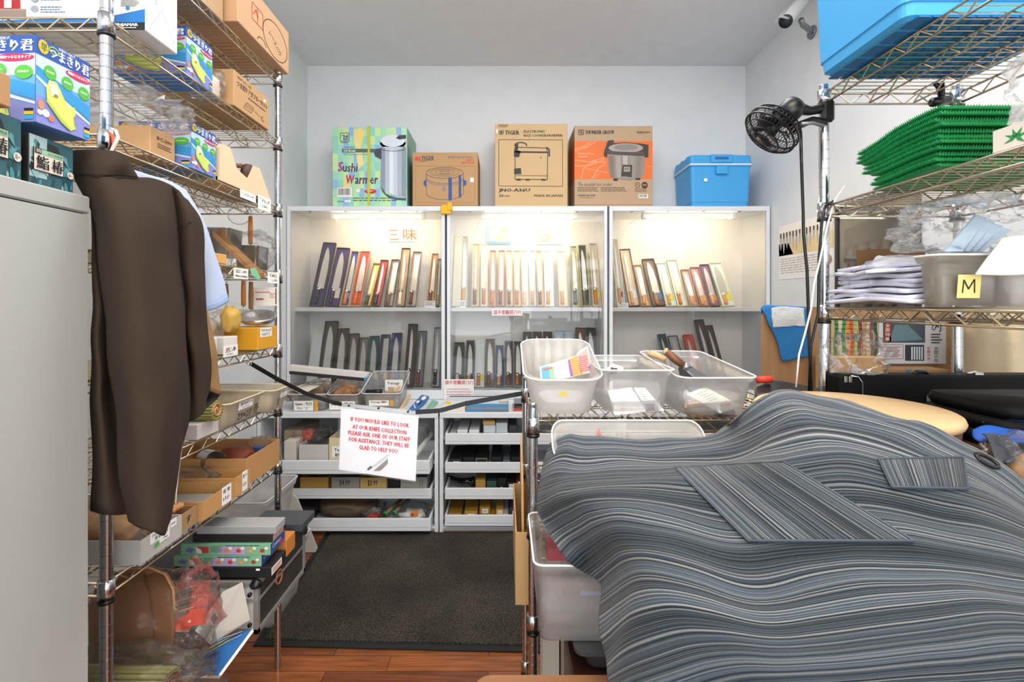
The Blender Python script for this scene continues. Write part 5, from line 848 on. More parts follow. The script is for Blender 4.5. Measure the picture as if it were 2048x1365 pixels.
# ================================================================ goods in the drawers and on the counter
def goods(px0, px1, z0, z1, Y, dy, m, lab, name='flat_carton', cat='carton', art=None, grp=None, rz=0.0):
    return carton(name, lab, cat, (px0-CX)*Y/F, (px1-CX)*Y/F, Y, Y+dy, z0, z1, m, art=art, rz=rz, group=grp)
wl = lambda q, hx, hy, h: front(q, hx, hy, h, (0, 0, 100, 100)).rect(25, 20, 80, 80, 'paper', 1).fine(32, 34, 74, 70, 3, 'ink', 2, 4)
D1, D2, D3, D4 = .5565, .3855, .2265, .0655
for a in ((899, 912, D1, .60, 3.10, .30, '#c9ccce', 'slim white carton at the runner end of the top drawer', None), (914, 935, D1, .622, 3.075, .34, '#d3d6d8', 'long white carton, second in the top drawer', None), (938, 958, D1, .622, 3.075, .34, '#d3d6d8', 'long white carton in the top drawer beside the stacked ones', None),
    (967, 991, D1, .60, 3.075, .2, '#b9c6cc', 'lower pale blue carton under the kraft packet, top drawer', None), (967, 991, .6005, .645, 3.10, .2, '#c4cfd4', 'upper pale blue carton under the kraft packet, top drawer', None), (992, 1017, D1, .60, 3.075, .2, '#bcc7cb', 'lower grey-blue carton of the second pair, top drawer', None), (992, 1015, .6005, .66, 3.10, .2, '#b9c3c8', 'upper grey-blue carton of the second pair, top drawer', None),
    (966, 990, .6455, .672, 3.11, .18, '#c7a066', 'kraft packet lying on the pale blue cartons', None), (1018, 1034, D1, .64, 3.12, .28, '#3a3f48', 'dark slate carton in the top drawer', None),
    (900, 924, D2, .445, 3.07, .3, '#191a1c', 'black carton with a white label in the second drawer', wl), (926, 950, D2, .45, 3.09, .3, '#121214', 'plain black carton beside the white-labelled one', None), (951, 975, D2, .452, 3.08, .3, '#1d1b18', 'black carton with a pale rim in the second drawer', lambda q, hx, hy, h: front(q, hx, hy, h, (0, 0, 100, 100)).line([(5, 60), (5, 8), (95, 8), (95, 60)], 4, '#a59f8c', 1)),
    (983, 1004, D2, .45, 3.10, .3, '#17181a', 'black carton beyond the grey divider strip', None), (1006, 1020, D2, .43, 3.10, .3, '#626c73', 'grey-blue strip carton between black ones', None), (1022, 1050, D2, .45, 3.10, .3, '#141517', 'black carton nearest the rack post, second drawer', None),
    (951, 971, D3, .318, 3.07, .3, '#a8823a', 'mustard carton in the third drawer', None), (973, 993, D3, .31, 3.07, .3, '#23493a', 'dark green carton in the third drawer', None), (994, 1012, D3, .32, 3.10, .3, '#101012', 'black carton with a white dot, third drawer', lambda q, hx, hy, h: front(q, hx, hy, h, (0, 0, 100, 100)).ell(50, 70, 14, 12, 'paper', 1)),
    (1014, 1031, D3, .262, 3.07, .25, '#1d1416', 'lower labelled black carton beside maroon pair', wl), (1014, 1031, .2625, .30, 3.07, .25, '#1d1416', 'upper labelled black carton beside maroon pair', wl), (1032, 1049, D3, .266, 3.07, .25, '#451420', 'lower maroon carton with white label', wl), (1032, 1049, .2665, .318, 3.07, .25, '#451420', 'upper maroon carton with white label', wl),
    (896, 923, D4, .115, 3.06, .3, '#9b7424', 'gold carton at the runner end of the bottom drawer', None), (929, 955, D4, .128, 3.06, .3, '#a8822c', 'gold labelled carton, second in the bottom drawer', wl), (959, 980, .1005, .146, 3.08, .28, '#a8822c', 'raised gold carton in the bottom drawer', wl), (966, 990, D4, .10, 3.055, .2, '#b5923c', 'low gold carton under the raised one', wl),
    (991, 1017, D4, .108, 3.055, .3, '#cdd0d2', 'white carton under the small gold one, bottom drawer', None), (992, 1007, .1085, .14, 3.06, .25, '#b5923c', 'small gold carton on the white carton', wl), (1019, 1043, D4, .15, 3.06, .3, '#3a2a44', 'purple carton with a white label, bottom drawer', wl)):
    goods(a[0], a[1], a[2], a[3], a[4], a[5], a[6], a[7], art=a[8], grp='cartons in the open drawers')
t = thing('knife_roll', 'black handled tools bundled in the third drawer', 'tools', P(925, 970, 3.15))
for k in range(4): MB(m='black_plastic').tube([P(900+k*10, 955+k*3, 3.25-.03*k), P(925+k*7, 966-k*3, 3.12), P(938+k*3, 962+k*4, 3.10)], .012).build('handle', t)
# left cabinet drawers
L1, L2, L3 = .4085, .2355, .0535
goods(568, 592, L1, .58, 2.985, .3, '#cfc8bd', 'white carton at the post side of the open top drawer', 'open_carton')
tray('open_carton', 'wide grey-white carton overflowing with wrapped handles', 'carton', -1.23, -1.055, 2.985, 3.33, L1, .56, '#c3c2bc')
tray('open_carton', 'cream carton behind the notice with a Yanagi label', 'carton', -1.05, -.90, 2.985, 3.30, L1, .60, '#d9c9a4', card=lambda q, hx, hy, h: front(q, hx, hy, h, (650, 876, 702, 940)).rect(656, 893, 690, 914.5, 'paper', 1).text('Yanagi', 660, 896, 26, 9, 'ink', 2, bold=.3).text('柳P', 662, 906, 16, 8, 'ink', 2, bold=.3))
one(MB(m='#8b7a62').box(-1.36, -1.25, 3.08, 3.37, L1, .62), 'brown_carton', 'brown carton standing at the back corner of the open drawer', 'carton')
bag_thing('wrapped_goods', 'clear bag with an orange-red bundle on the grey-white carton', 'bag', P(622, 868, 3.12), (.085, .07, .045), 12, lambda q, c, s: blob(q, (c[0]-.015, c[1], c[2]-.005), (.035, .03, .03), '#b8432a', 3, .4, 3), .5)
bag_thing('wrapped_goods', 'clear bag of dark striped handles next to the orange bundle', 'bag', P(648, 868, 3.14), (.05, .06, .04), 33, lambda q, c, s: blob(q, (c[0], c[1], c[2]-.01), (.03, .03, .022), '#2f2c33', 9, .5, 3), .5)
t = thing('clear_canister', 'round clear canister behind the notice edge in open drawer', 'canister', P(845, 880, 3.2)); MB(m='bin_plastic').lathe([(.0, 0), (.05, 0), (.055, .1), (.058, .1), (.058, .11), (.052, .11), (.046, .004), (0, .004)], P(842, 885, 3.2), n=24).build('canister_body', t)
one(MB(m='#b9bcb4').prism([P(862, 868, 3.25), P(866, 872, 3.25), P(836, 912, 2.97), P(830, 908, 2.97)], (0, .01, .012)), 'grey_tray', 'thin pale tray edge slanting in the top drawer beside the notice', 'tray')
pr = lambda tx: (lambda q, hx, hy, h: front(q, hx, hy, h, (0, 0, 60, 22)).text(tx, 17, 3, 22, 8, 'ink', 1, bold=.4))
goods(570, 600, L2, .335, 3.07, .25, '#2b2825', 'dark carton at the wall end of the price-marked row')
tray('price_tray', 'mustard cardboard tray, first of the price-marked row', 'tray', -1.245, -1.075, 3.04, 3.3, L2, .345, '#a5803c')
tray('price_tray', 'grey tray marked $4.99 between the mustard trays', 'tray', -1.055, -.885, 3.04, 3.3, L2, .345, '#8b8782', card=pr('$4.99'))
tray('price_tray', 'pale yellow tray marked $3.99', 'tray', -.88, -.72, 3.04, 3.3, L2, .343, '#b89a5c', card=pr('$3.99'))
tray('price_tray', 'grey tray under the corner of the notice, marked 11', 'tray', -.635, -.475, 3.04, 3.3, L2, .345, '#8f8f8a', card=lambda q, hx, hy, h: front(q, hx, hy, h, (0, 0, 60, 22)).text('11', 44, 3, 6, 8, 'ink', 1))
goods(776, 800, L2, .33, 3.07, .25, '#1c1c1e', 'black carton between the yellow and the grey tray')
one(blob(MB(m='#5c4a38'), (-1.0, 3.2, .12), (.17, .12, .05), '#5c4a38', 5, .2, 3), 'leather_sheath', 'brown leather sheath lying across the bottom drawer', 'sheath')
one(blob(MB(m='#1f1b1a'), (-1.25, 3.18, .11), (.08, .1, .05), '#1f1b1a', 9, .5, 3), 'dark_pouch', 'dark crumpled pouch near the white panel, bottom drawer', 'pouch')
goods(731, 752, L3, .105, 3.02, .15, '#b5452a', 'orange carton beside green reels in the bottom drawer')
bag_thing('parts_bag', 'clear bag of metal fittings behind the orange carton', 'bag', P(750, 1022, 3.12), (.06, .05, .04), 51, lambda q, c, s: blob(q, (c[0], c[1], c[2]), (.035, .02, .022), '#6a6d70', 9, .6, 3), .5)
for k, (x, y, lb) in enumerate(((770, 1029, 'green end reel nearest the orange carton'), (788, 1027, 'green end reel nearest the white bag'))):
    t = thing('thread_reel', lb+', bottom drawer', 'reel', P(x, y, 3.1), 0, 'green ended reels'); a = P(x, y, 3.06); d = V((.35, 1, .12)).normalized()
    MB(m='#8f7a55').tube([a, a+d*.18], .011).build('roll', t); MB(m='#1f9a4c').tube([a, a+d*.008], .0165, n=14).build('end_cap', t)
bag_thing('foam_bag', 'clear bag of white foam with an orange tag, bottom drawer', 'bag', P(825, 1024, 3.12), (.09, .08, .045), 61, lambda q, c, s: blob(q, (c[0], c[1]-.02, c[2]-.012), (.07, .05, .028), '#d8dadc', 7, .4, 3).box(c[0]-.0, c[0]+.05, c[1]-.07, c[1]-.069, c[2]+.0, c[2]+.035, '#d9822a').box(c[0]-.0, c[0]+.02, c[1]-.071, c[1]-.070, c[2]+.0, c[2]+.015, '#c02a2a'), .3)
# counter tubs
KZ = .7335
def ctub(lab, px0, px1, pyt, Y, d, txt, sub, lx0, lx1, ly0, ly1, m='bin_plastic', hb=None, tape=None):
    x0, x1 = (px0-CX)*Y/F, (px1-CX)*Y/F; zt = CAMH-(pyt-CY)*Y/F
    def cardf(q, hx, hy, h):
        f = Fr(((lx0-CX)*Y/F-(x0+x1)/2, -hy-.004, CAMH-(ly0-CY)*Y/F-KZ), ((lx1-CX)*Y/F-(x0+x1)/2, -hy-.004, CAMH-(ly0-CY)*Y/F-KZ), ((lx0-CX)*Y/F-(x0+x1)/2, -hy-.001, CAMH-(ly1-CY)*Y/F-KZ), (0, 0, 100, 60), q)
        f.rect(0, 0, 100, 60, 'paper', 1).text(txt, 6, 8, 84, 24, 'ink', 2, bold=1.2)
        if sub: f.text(sub, 12, 38, 70, 14, '#6a6a6a', 2)
        if tape: f.rect(104, -4, 124, 62, '#d9a23a', 2)
    return plastic_bin('storage_tub', lab, 'tub', x0, x1, Y, Y+d, KZ, zt, m, hb=hb, card=cardf, r=.025)
ctub('clear tub labelled Gyuto at the counter corner by the post', 577, 652, 789, 3.10, .30, 'Gyuto - 牛刀', '包丁', 588, 627, 802, 822, tape=1)
ctub('clear tub labelled Sujihiki between the Gyuto and Yanagi tubs', 655, 716, 789, 3.12, .30, 'Sujihiki 筋引', None, 659, 710, 803, 820, hb=.19)
ctub('clear tub labelled Yanagi with a black handle on it', 724, 800, 787, 3.14, .30, 'Yanagi 柳P', None, 738, 778, 801, 812, hb=.20, tape=1)
for k, (px, py, Y, s, c, lb) in enumerate(((600, 786, 3.22, (.085, .08, .05), '#8d6a4a', 'brown goods in film heaped in the Gyuto tub'), (640, 780, 3.25, (.06, .07, .055), '#a08468', 'brown wrapped handles piled beside the Gyuto heap'), (690, 783, 3.25, (.08, .09, .06), '#c98a52', 'orange-brown wrapped handles heaped in the Sujihiki tub'), (760, 795, 3.3, (.09, .08, .04), '#b99a72', 'pale wooden handles in film inside the Yanagi tub'))):
    bag_thing('wrapped_goods', lb, 'bag', P(px, py, Y), s, 71+k*5, lambda q, c_, s_, cc=c: blob(q, (c_[0], c_[1], c_[2]-.01), (s_[0]*.75, s_[1]*.7, s_[2]*.7), cc, 8, .6, 3), .45)
one(MB(m='black_plastic').tube([P(732, 783, 3.2), P(742, 786, 3.2), P(752, 783, 3.2), P(764, 784, 3.2)], [.012, .019, .014, .017], n=10), 'carved_grip', 'black carved handle lying over the Yanagi tub rim', 'handle')
q = MB(m='paper')
q.prism([P(790, 780, 3.2), P(797, 772, 3.2), P(800, 774, 3.2), P(794, 790, 3.2)], (0, .01, 0), '#d9b07a').prism([P(770, 792, 3.2), P(782, 776, 3.2), P(788, 780, 3.2), P(776, 796, 3.2)], (0, .01, 0), '#c99a62'); one(q, 'wooden_paddle', 'flat wooden blanks sticking out of the Yanagi tub', 'wood blank')
t = thing('paper_note', 'white folded note lying across the Gyuto tub', 'note', P(610, 795, 3.1)); MB(m='#e6dccb').prism([P(582, 778, 3.16), P(604, 766+4, 3.2), P(640, 772, 3.16), P(604, 790, 3.08)], (0, 0, .002)).build('paper', t)
t = thing('knife_carton', 'long white carton with a black strip lying over the counter tubs', 'carton', P(655, 762, 3.12))
q = MB(m='#d9d4cf'); q.prism([P(576, 733, 3.12), P(735, 749, 3.12), P(734, 757, 3.12), P(577, 742, 3.12)], (0, .06, .006)); q.build('lid', t)
MB(m='#26262a').prism([P(578, 743, 3.122), P(727, 757, 3.122), P(727, 763, 3.122), P(579, 749, 3.122)], (0, .05, 0)).build('base', t)
MB(m='#2f9fd6').prism([P(728, 757, 3.118), P(734, 753, 3.118), P(733, 760, 3.118), P(729, 763, 3.118)], (0, .03, 0)).build('blue_end', t)
q = MB(); card(632, 662, 757, 770, 3.30, 'name_card', 'Gyuto name card standing behind the tubs under the white carton', lambda f: f.text('Gyuto', 640, 760, 20, 7, 'ink', 1, bold=.3), 'card'); card(770, 806, 760, 783, 3.34, 'name_card', 'Yanagi name card standing up in the back of its tub', lambda f: f.text('Yanagi', 774, 764, 24, 7, 'ink', 1, bold=.3).text('柳刃', 776, 774, 14, 7, 'ink', 1), 'card')
t = thing('patterned_carton', 'blue and white patterned carton leaning by the case divider', 'carton', P(850, 818, 3.2))
a, b_, c, d = P(843, 790, 3.42), P(858, 793, 3.42), P(836, 822, 3.12), P(818, 818, 3.12); MB(m='#3d6fb0').prism([a, b_, c, d], (0, 0, -.015)).build('body', t)
q = MB(); f = Fr(a, b_, d, (0, 0, 100, 100), q); f.n = V((0, 0, 1)); f.ell(60, 20, 26, 14, 'paper', 2).ell(30, 50, 16, 9, 'paper', 2).rect(60, 40, 76, 72, 'ink', 2).line([(10, 70), (60, 90)], 6, '#dfe8f2', 2); q.build('printed_artwork', t)
one(MB(m='#7fb09a').prism([P(864, 800, 3.35), P(876, 803, 3.35), P(862, 828, 3.09), P(846, 826, 3.09)], (0, 0, -.03)), 'green_carton', 'pale green whetstone carton at the counter front by the case divider', 'carton')
one(MB(m='#d9b889').prism([P(818, 788, 3.4), P(822, 790, 3.4), P(806, 815, 3.2), P(800, 815, 3.2)], (0, 0, -.01)), 'wooden_blank', 'pale wooden blade blank leaning beside the patterned carton', 'wood blank')
# middle counter
def mg(lab, px0, px1, py0, py1, Y, dy, m, art=None): z1 = CAMH-(py0-CY)*Y/F; z0 = max(KZ, CAMH-(py1-CY)*Y/F); return goods(px0, px1, z0, z1, Y, dy, m, lab, art=art, grp='cartons lying on the middle counter')
mg('white booklet lying under the barrier strap on the counter', 882, 930, 816, 826, 3.085, .2, '#e2d9cc')
mg('blue edged booklet with grey spine on the middle counter', 932, 1017, 815, 826, 3.085, .2, '#3f86b8', lambda q, hx, hy, h: front(q, hx, hy, h, (0, 0, 100, 10)).rect(0, 0, 100, 5, '#7c8c98', 1).rect(40, 5.5, 100, 10, '#5c7482', 1))
mg('white flat carton behind the blue booklet', 888, 1015, 803, 817, 3.19, .15, '#ccd3da', lambda q, hx, hy, h: front(q, hx, hy, h, (0, 0, 130, 14)).rect(3, 1, 14, 12, '#dcb92a', 1).rect(112, 6, 130, 13, 'ink', 1).rect(112, 0, 130, 3, '#c9a25a', 1))
mg('black flat carton at the back of the middle counter', 896, 1013, 798, 804, 3.35, .1, '#202124')
t = thing('clear_case', 'small clear case with black contents and red base, end of counter', 'case', P(1038, 826, 3.1)); MB(m='cling').box(.05, .17, 3.10, 3.3, KZ+.012, .79).build('cover', t); MB(m='#b8483f').box(.05, .17, 3.10, 3.3, KZ, KZ+.011).build('base', t); MB(m='#23262a').box(.06, .165, 3.14, 3.28, .752, .762).box(.06, .165, 3.14, 3.28, .772, .780, '#8f9a9f').build('contents', t)

# ================================================================ barrier strap with the notice
t = thing('barrier_strap', 'black webbing strap with metal hooks stretched across the aisle', 'strap', (-.2, 1.7, 1.0))
def ribbon(pts, w, th, m, name, par):
    pts = [V(p) for p in pts]; q = MB(m=m)
    for a, b in zip(pts, pts[1:]): d = (b-a).normalized(); n = V((0, 1, 0)); u = d.cross(n).normalized()*w/2; q.prism([a+u, b+u, b-u, a-u], (0, th, 0))
    return q.build(name, par)
ribbon([P(500, 727, 1.68), P(555, 759, 1.68), P(610, 787, 1.69), P(668, 806, 1.70), P(683, 809, 1.70)], .014, .002, 'black_plastic', 'webbing', t)
ribbon([P(831, 825, 1.72), P(880, 822, 1.73), P(930, 808, 1.74), P(990, 797, 1.74), P(1042, 788, 1.74), P(1056, 786, 1.74)], .016, .002, 'black_plastic', 'webbing', t)
MB(m='steel').tube([P(484, 717, 1.675), P(490, 716, 1.675), P(497, 722, 1.675), P(494, 727, 1.675), P(487, 723, 1.675)], .0022, n=6, closed=True).tube([P(499+4*math.cos(a*.8), 727+5*math.sin(a*.8), 1.675) for a in range(8)], .0018, n=6, closed=True).build('snap_hook', t)
MB(m='black_plastic').box(P(550, 0, 1.68).x, P(560, 0, 1.68).x, 1.674, 1.684, P(0, 762, 1.68).z, P(0, 754, 1.68).z, bev=.003).build('slider', t)
MB(m='black_plastic').tube([P(1050, 786, 1.735), P(1062, 790, 1.735), P(1066, 800, 1.73), P(1060, 806, 1.73)], .006).build('end_clip', t)
t = thing('knife_notice', 'white notice in red capitals asking customers to ask staff, hung on strap', 'notice', P(758, 960, 1.71))
MB(m='steel').prism([P(680, 807, 1.705), P(822, 821, 1.715), P(822, 828, 1.715), P(680, 813, 1.705)], (0, .004, 0)).build('clip_bar', t)
q = MB(m='black_plastic')
for (x, y) in ((698, 811.5), (757, 817), (816, 824)): q.lathe([(.0, 0), (.0035, 0), (.0035, .003), (0, .003)], P(x, y, 1.706), n=10, axis=(0, -1, 0))
q.build('bar_screws', t)
MB(m='#f4f3f6').prism([P(682, 815, 1.712), P(837, 833, 1.722), P(831, 963, 1.705), P(678, 940, 1.70)], (0, .0006, 0)).build('paper_sheet', t)
MB(m='sleeve').prism([P(676, 811, 1.711), P(838, 829, 1.721), P(833, 966, 1.703), P(676, 943, 1.698)], (0, -.0006, 0)).build('plastic_sleeve', t)
q = MB(); f = Fr(P(682, 815, 1.7085), P(837, 833, 1.7185), P(678, 940, 1.6965), (0, 0, 155, 126), q, .0003)
for (s_, x, y, wd) in (('IF YOU WOULD LIKE TO LOOK', 20, 17, 116), ('AT OUR KNIFE COLLECTION', 24, 32, 107), ('PLEASE ASK ONE OF OUR STAFF', 16, 45, 123), ('FOR ASSITANCE. THEY WILL BE', 18, 58, 119), ('GLAD TO HELP YOU.', 38, 72, 78)): f.text(s_, x, y, wd, 8.6, '#d2323a', 1, bold=.55)
f.poly([(60, 117), (97, 83), (99, 86), (70, 112)], '#c6c9d2', 1).poly([(55, 119), (62, 111), (66, 114), (58, 121)], '#5c5a60', 2).poly([(68, 121), (96, 93), (96, 103), (82, 119)], '#8a877c', 1); q.build('printed_text', t)

# ================================================================ middle wire rack with clear tubs
wire_rack('wire_rack', 'low chrome wire rack with clear tubs on top, beside the striped cloth', (.073, .83), (1.30, 1.75), [1.074, .81, .562, .12], 0, 1.146, 'X', .022)
RZ = 1.074+.0335
def under(z): return z+.0335
MB_ = None
plastic_bin('storage_tub', 'tall rounded clear tub holding colourful leaflets on the wire rack', 'tub', .057, .258, 1.325, 1.62, RZ, 1.206, 'bin_milky', hb=.180, r=.05, taper=.80, card=lambda q, hx, hy, h: Fr((-.02, -hy*.93, .066), (.02, -hy*.93, .066), (-.02, -hy*.93, .05), (0, 0, 40, 16), q, .003).rect(8, 2, 27, 13, '#d8b23a', 2))
q = MB(); f = Fr(P(1077, 728, 1.50), P(1182, 706, 1.50), P(1080, 772, 1.47), (0, 0, 105, 50), q)
f.poly([(2, 8), (42, 4), (75, 0), (80, -8), (100, -18), (104, 44), (2, 46)], 'paper', 0).rect(5, 10, 20, 42, '#5ea6c4', 1).rect(20, 12, 30, 42, '#8fb79a', 1).rect(8, 14, 26, 18, '#b06a5a', 2).fine(34, 10, 60, 40, 6, '#c9a6c4', 1, 4).poly([(58, 6), (76, 0), (84, 44), (60, 44)], '#e2934a', 1).poly([(58, 6), (62, 5), (66, 44), (60, 44)], '#8a5a9a', 2).poly([(76, 0), (98, -12), (102, 40), (82, 44)], '#ef9a94', 1).fine(80, 4, 100, 40, 8, '#c84a5c', 2, 6).poly([(96, 30), (103, 26), (104, 44), (100, 44)], '#5a7ac8', 2)
one(q, 'leaflet_bundle', 'colourful printed leaflets standing in the rounded clear tub', 'leaflet')
plastic_bin('storage_tub', 'clear tub of white envelopes, middle tub on the wire rack', 'tub', .263, .452, 1.34, 1.70, RZ, 1.228, 'bin_plastic', r=.03, taper=.86)
plastic_bin('storage_tub', 'clear tub with a knife handle sticking out, on the wire rack', 'tub', .462, .658, 1.31, 1.70, RZ, 1.213, 'bin_plastic', hb=.135, r=.03, taper=.86)
t = thing('white_envelope', 'white tagged envelope with a red stamp in the middle tub', 'envelope', P(1255, 828, 1.36)); a = [P(1216, 782, 1.44), P(1262, 775, 1.44), P(1292, 822, 1.365), P(1228, 828, 1.365)]
MB(m='paper').prism(a, (0, 0, -.004)).build('envelope_body', t); q = MB(); f = Fr(a[0], a[1], a[3], (0, 0, 100, 100), q); f.n = V((0, -.3, 1)); f.off = .001; f.pen(30, 82, 50, 94, 3, 'ink_red', 4).arc(72, 90, 5, 5, 0, 5, 1.6, '#9a948c', 1).fine(25, 20, 70, 60, 5, '#b8bcb8', 1, 3, .3).text('Mac', 40, 8, 26, 8, '#7f8f9c', 1); q.build('printed_text', t)
t = thing('knife_booklet', 'grey and white booklet lying beside the envelope in the middle tub', 'booklet', P(1300, 822, 1.37)); a = [P(1268, 776, 1.44), P(1290, 776, 1.44), P(1328, 820, 1.37), P(1296, 822, 1.37)]
MB(m='#e9e9e6').prism(a, (0, 0, -.004)).build('pages', t); q = MB(); f = Fr(a[0], a[1], a[3], (0, 0, 100, 100), q); f.n = V((0, -.3, 1)); f.off = .001; f.poly([(5, 72), (95, 72), (98, 99), (8, 99)], '#7f7c72', 1).fine(20, 8, 60, 60, 5, '#8a8c88', 1, 9, .3); q.build('cover_print', t)
one(MB(m='paper').tube([P(1212, 745, 1.5), P(1226, 738, 1.5), P(1245, 741, 1.5)], [.008, .016, .01], n=8).tube([P(1221, 742, 1.488), P(1233, 744, 1.488)], .011, '#3a3020', n=8), 'tape_roll', 'white roll with a dark band in the middle tub', 'roll')
t = thing('kitchen_knife', 'knife with brown octagonal handle and chrome collar sticking out of tub', 'knife', P(1380, 755, 1.45)); MB(m='wood_brown').tube([P(1331, 703, 1.50), P(1350, 719, 1.49), P(1369, 733, 1.48)], [.0105, .0125, .0105], n=8).build('handle', t)
MB(m='#c9a878').tube([P(1329, 701.5, 1.50), P(1332, 704, 1.50)], .011, n=8).build('butt_ring', t); MB(m='chrome').tube([P(1367, 731, 1.48), P(1376, 737, 1.48)], .012, n=10).build('collar', t); MB(m='steel').prism([P(1374, 733, 1.48), P(1381, 737, 1.48), P(1402, 760, 1.44), P(1392, 758, 1.44)], (0, .003, 0)).build('blade', t)
for k, (p, lb) in enumerate((((1384, 735, 1375, 741, 1402, 764, 1418, 757), 'black blade sheath nearer the tub centre'), ((1358, 738, 1364, 736, 1392, 760, 1362, 758), 'black blade sheath tucked beneath the brown handle'))):
    t = thing('blade_sheath', lb, 'sheath', P(p[4], p[5], 1.44), 0, 'black sheaths in the clear tub'); MB(m='black_plastic').prism([P(p[0], p[1], 1.46), P(p[2], p[3], 1.46), P(p[4], p[5], 1.40), P(p[6], p[7], 1.40)], (0, .008, .002)).build('sheath_body', t)
one(MB(m='wood_pale').tube([P(1297, 707, 1.62), P(1315, 712, 1.60), P(1330, 720, 1.58)], [.01, .011, .009], n=8), 'carved_grip', 'pale wooden handle lying over the far rim of the clear tub', 'handle')
t = thing('hang_tag', 'pale green hang tag with a red stamp inside the clear tub', 'tag', P(1430, 820, 1.36)); a = [P(1373, 788, 1.37), P(1410, 774, 1.39), P(1482, 812, 1.36), P(1440, 826, 1.335)]
MB(m='#dfe3d4').prism(a, (0, 0, -.002)).build('card', t); q = MB(); f = Fr(a[0], a[1], a[3], (0, 0, 100, 100), q); f.n = V((0, -.5, 1)); f.off = .001; f.pen(35, 76, 75, 92, 3, 'ink_red', 5).arc(82, 80, 8, 6, 0, 5, 2, '#8a8578', 1).fine(30, 14, 90, 60, 5, '#a8aca0', 1, 3, .25); q.build('printed_text', t)
one(MB(m='#5d6c7c').prism([P(1372, 770, 1.42), P(1404, 768, 1.42), P(1470, 822, 1.36), P(1436, 828, 1.36)], (0, .0, -.012)), 'blue_grey_sheath', 'blue-grey plastic sheath lying under the hang tag', 'sheath')
for k, (x0, y0, x1, y1, lb) in enumerate(((1368, 812, 1440, 806, 'topmost pale wooden saya under the hang tag'), (1370, 822, 1460, 816, 'second pale wooden saya in the clear tub'), (1376, 830, 1475, 828, 'lowest pale wooden saya in the clear tub'))): one(MB(m='wood_pale').tube([P(x0, y0, 1.345+.01*k), P(x1, y1, 1.38)], .008, n=6), 'wooden_sheath', lb, 'sheath', 'pale wooden sheaths in the clear tub')
one(MB(m='#c93a22').tube([P(1514, 760, 1.42), P(1543, 759, 1.42)], .010, n=14), 'red_cylinder', 'small red cylinder behind the last clear tub', 'cylinder')
one(MB(m='black_plastic').sheet([[P(1508, 776, 1.42), P(1545, 764, 1.45), P(1600, 772, 1.5), P(1640, 780, 1.5)], [P(1510, 796, 1.36), P(1545, 790, 1.36), P(1600, 786, 1.42), P(1640, 786, 1.42)]], 16, 6), 'black_pouch', 'shiny black pouch between the last clear tub and the striped cloth', 'pouch', solid=.008)
# cartons on the lower shelf of the rack
def a_op(name, lab, x0, x1, y0, y1, z0, z1, m): return tray(name, lab, 'carton', x0, x1, y0, y1, z0, z1, m, th=.004)
a_op('open_carton', 'tall open cardboard carton poking out past the rack post', .028, .10, 1.345, 1.71, under(.562), .79, '#c09a68')
one(MB(m='#c9a06a').prism([(.046, 1.36, .70), (.052, 1.72, .70), (.052, 1.72, .955), (.046, 1.40, .90)], (.006, 0, 0)), 'cardboard_sheet', 'thin cardboard sheet upright in the tall open carton', 'cardboard')
one(MB(m='#cbb592').box(.11, .15, 1.33, 1.37, under(.562), .80), 'cardboard_post', 'slim pale cardboard length behind the rack post', 'cardboard')
one(MB(m='#e2dccb').box(.10, .145, 1.34, 1.42, .1545, .545), 'cardboard_sleeve', 'tall off-white sleeve standing on the lowest rack shelf', 'sleeve')
one(MB(m='#b9a98c').box(.150, .158, 1.34, 1.42, .1545, .55), 'metal_strip', 'narrow beige strip beside the tall off-white sleeve', 'strip')
one(MB(m='#c9c4b8').box(.09, .14, 1.34, 1.5, under(.562), .625).box(.095, .138, 1.335, 1.34, .60, .612, '#8a857a'), 'parts_carton', 'low grey carton on the rack shelf by the post', 'carton')
# white tub, carton and desk that carry the cloth
t = plastic_bin('serving_tray', 'off-white plastic tray with a red mark, behind the cloth edge', 'tray', .125, .495, 1.215, 1.284, .99, 1.03, 'bin_milky', hb=.108, r=.03, taper=.97, card=lambda q, hx, hy, h: Fr((-.10, hy*.955, .10), (-.02, hy*.955, .10), (-.10, hy*.955, .06), (0, 0, 80, 40), q, .001).poly([(26, 8), (32, 2), (34, 14), (38, 20), (34, 34), (28, 30), (24, 22)], '#d8363c', 1))
carton('packing_carton', 'brown carton under the off-white tray, mostly beneath the cloth', 'carton', .16, .49, 1.15, 1.27, .877, .989, '#c8a46e')
plastic_bin('storage_tub', 'large clear tub hanging out below the cloth, red goods inside', 'tub', .066, .50, 1.02, 1.262, .7165, .876, 'bin_plastic', r=.02, taper=.97)
one(MB(m='#b8545c').box(.10, .16, 1.18, 1.24, .80, .828), 'red_packet', 'red packet inside the large clear tub under the cloth', 'packet')
one(MB(m='#6f86b8').box(.16, .40, 1.06, 1.10, .788, .798), 'blue_strip', 'blue strip inside the large clear tub under the cloth', 'strip')
t = thing('dark_tray', 'dark grey tray between the clear tub and the brown desk', 'tray', (.35, 1.1, .662)); MB(m='#3a3d40').loft([rrect(.17, .11, .02, .664, 4, .34, 1.13), rrect(.185, .125, .02, .70, 4, .34, 1.13), rrect(.20, .135, .02, .704, 4, .34, 1.13), rrect(.20, .135, .02, .712, 4, .34, 1.13)], cap1=True).build('tray', t)
t = thing('desk', 'dark mahogany desk side below the clear tub', 'desk', (.4, 1.15, 0)); MB(m='desk_wood').box(.135, .80, 1.00, 1.275, .64, .662, bev=.003).build('desk_top', t); MB(m='desk_wood').box(.15, .79, 1.01, 1.265, 0, .64).build('cabinet_body', t); MB(m='dull_steel').box(.135, .15, 1.005, 1.02, 0, .64).build('metal_edge', t)
t = thing('wooden_bench', 'light brown wooden table edge with a rounded corner at the bottom', 'table', (.1, .85, 0))
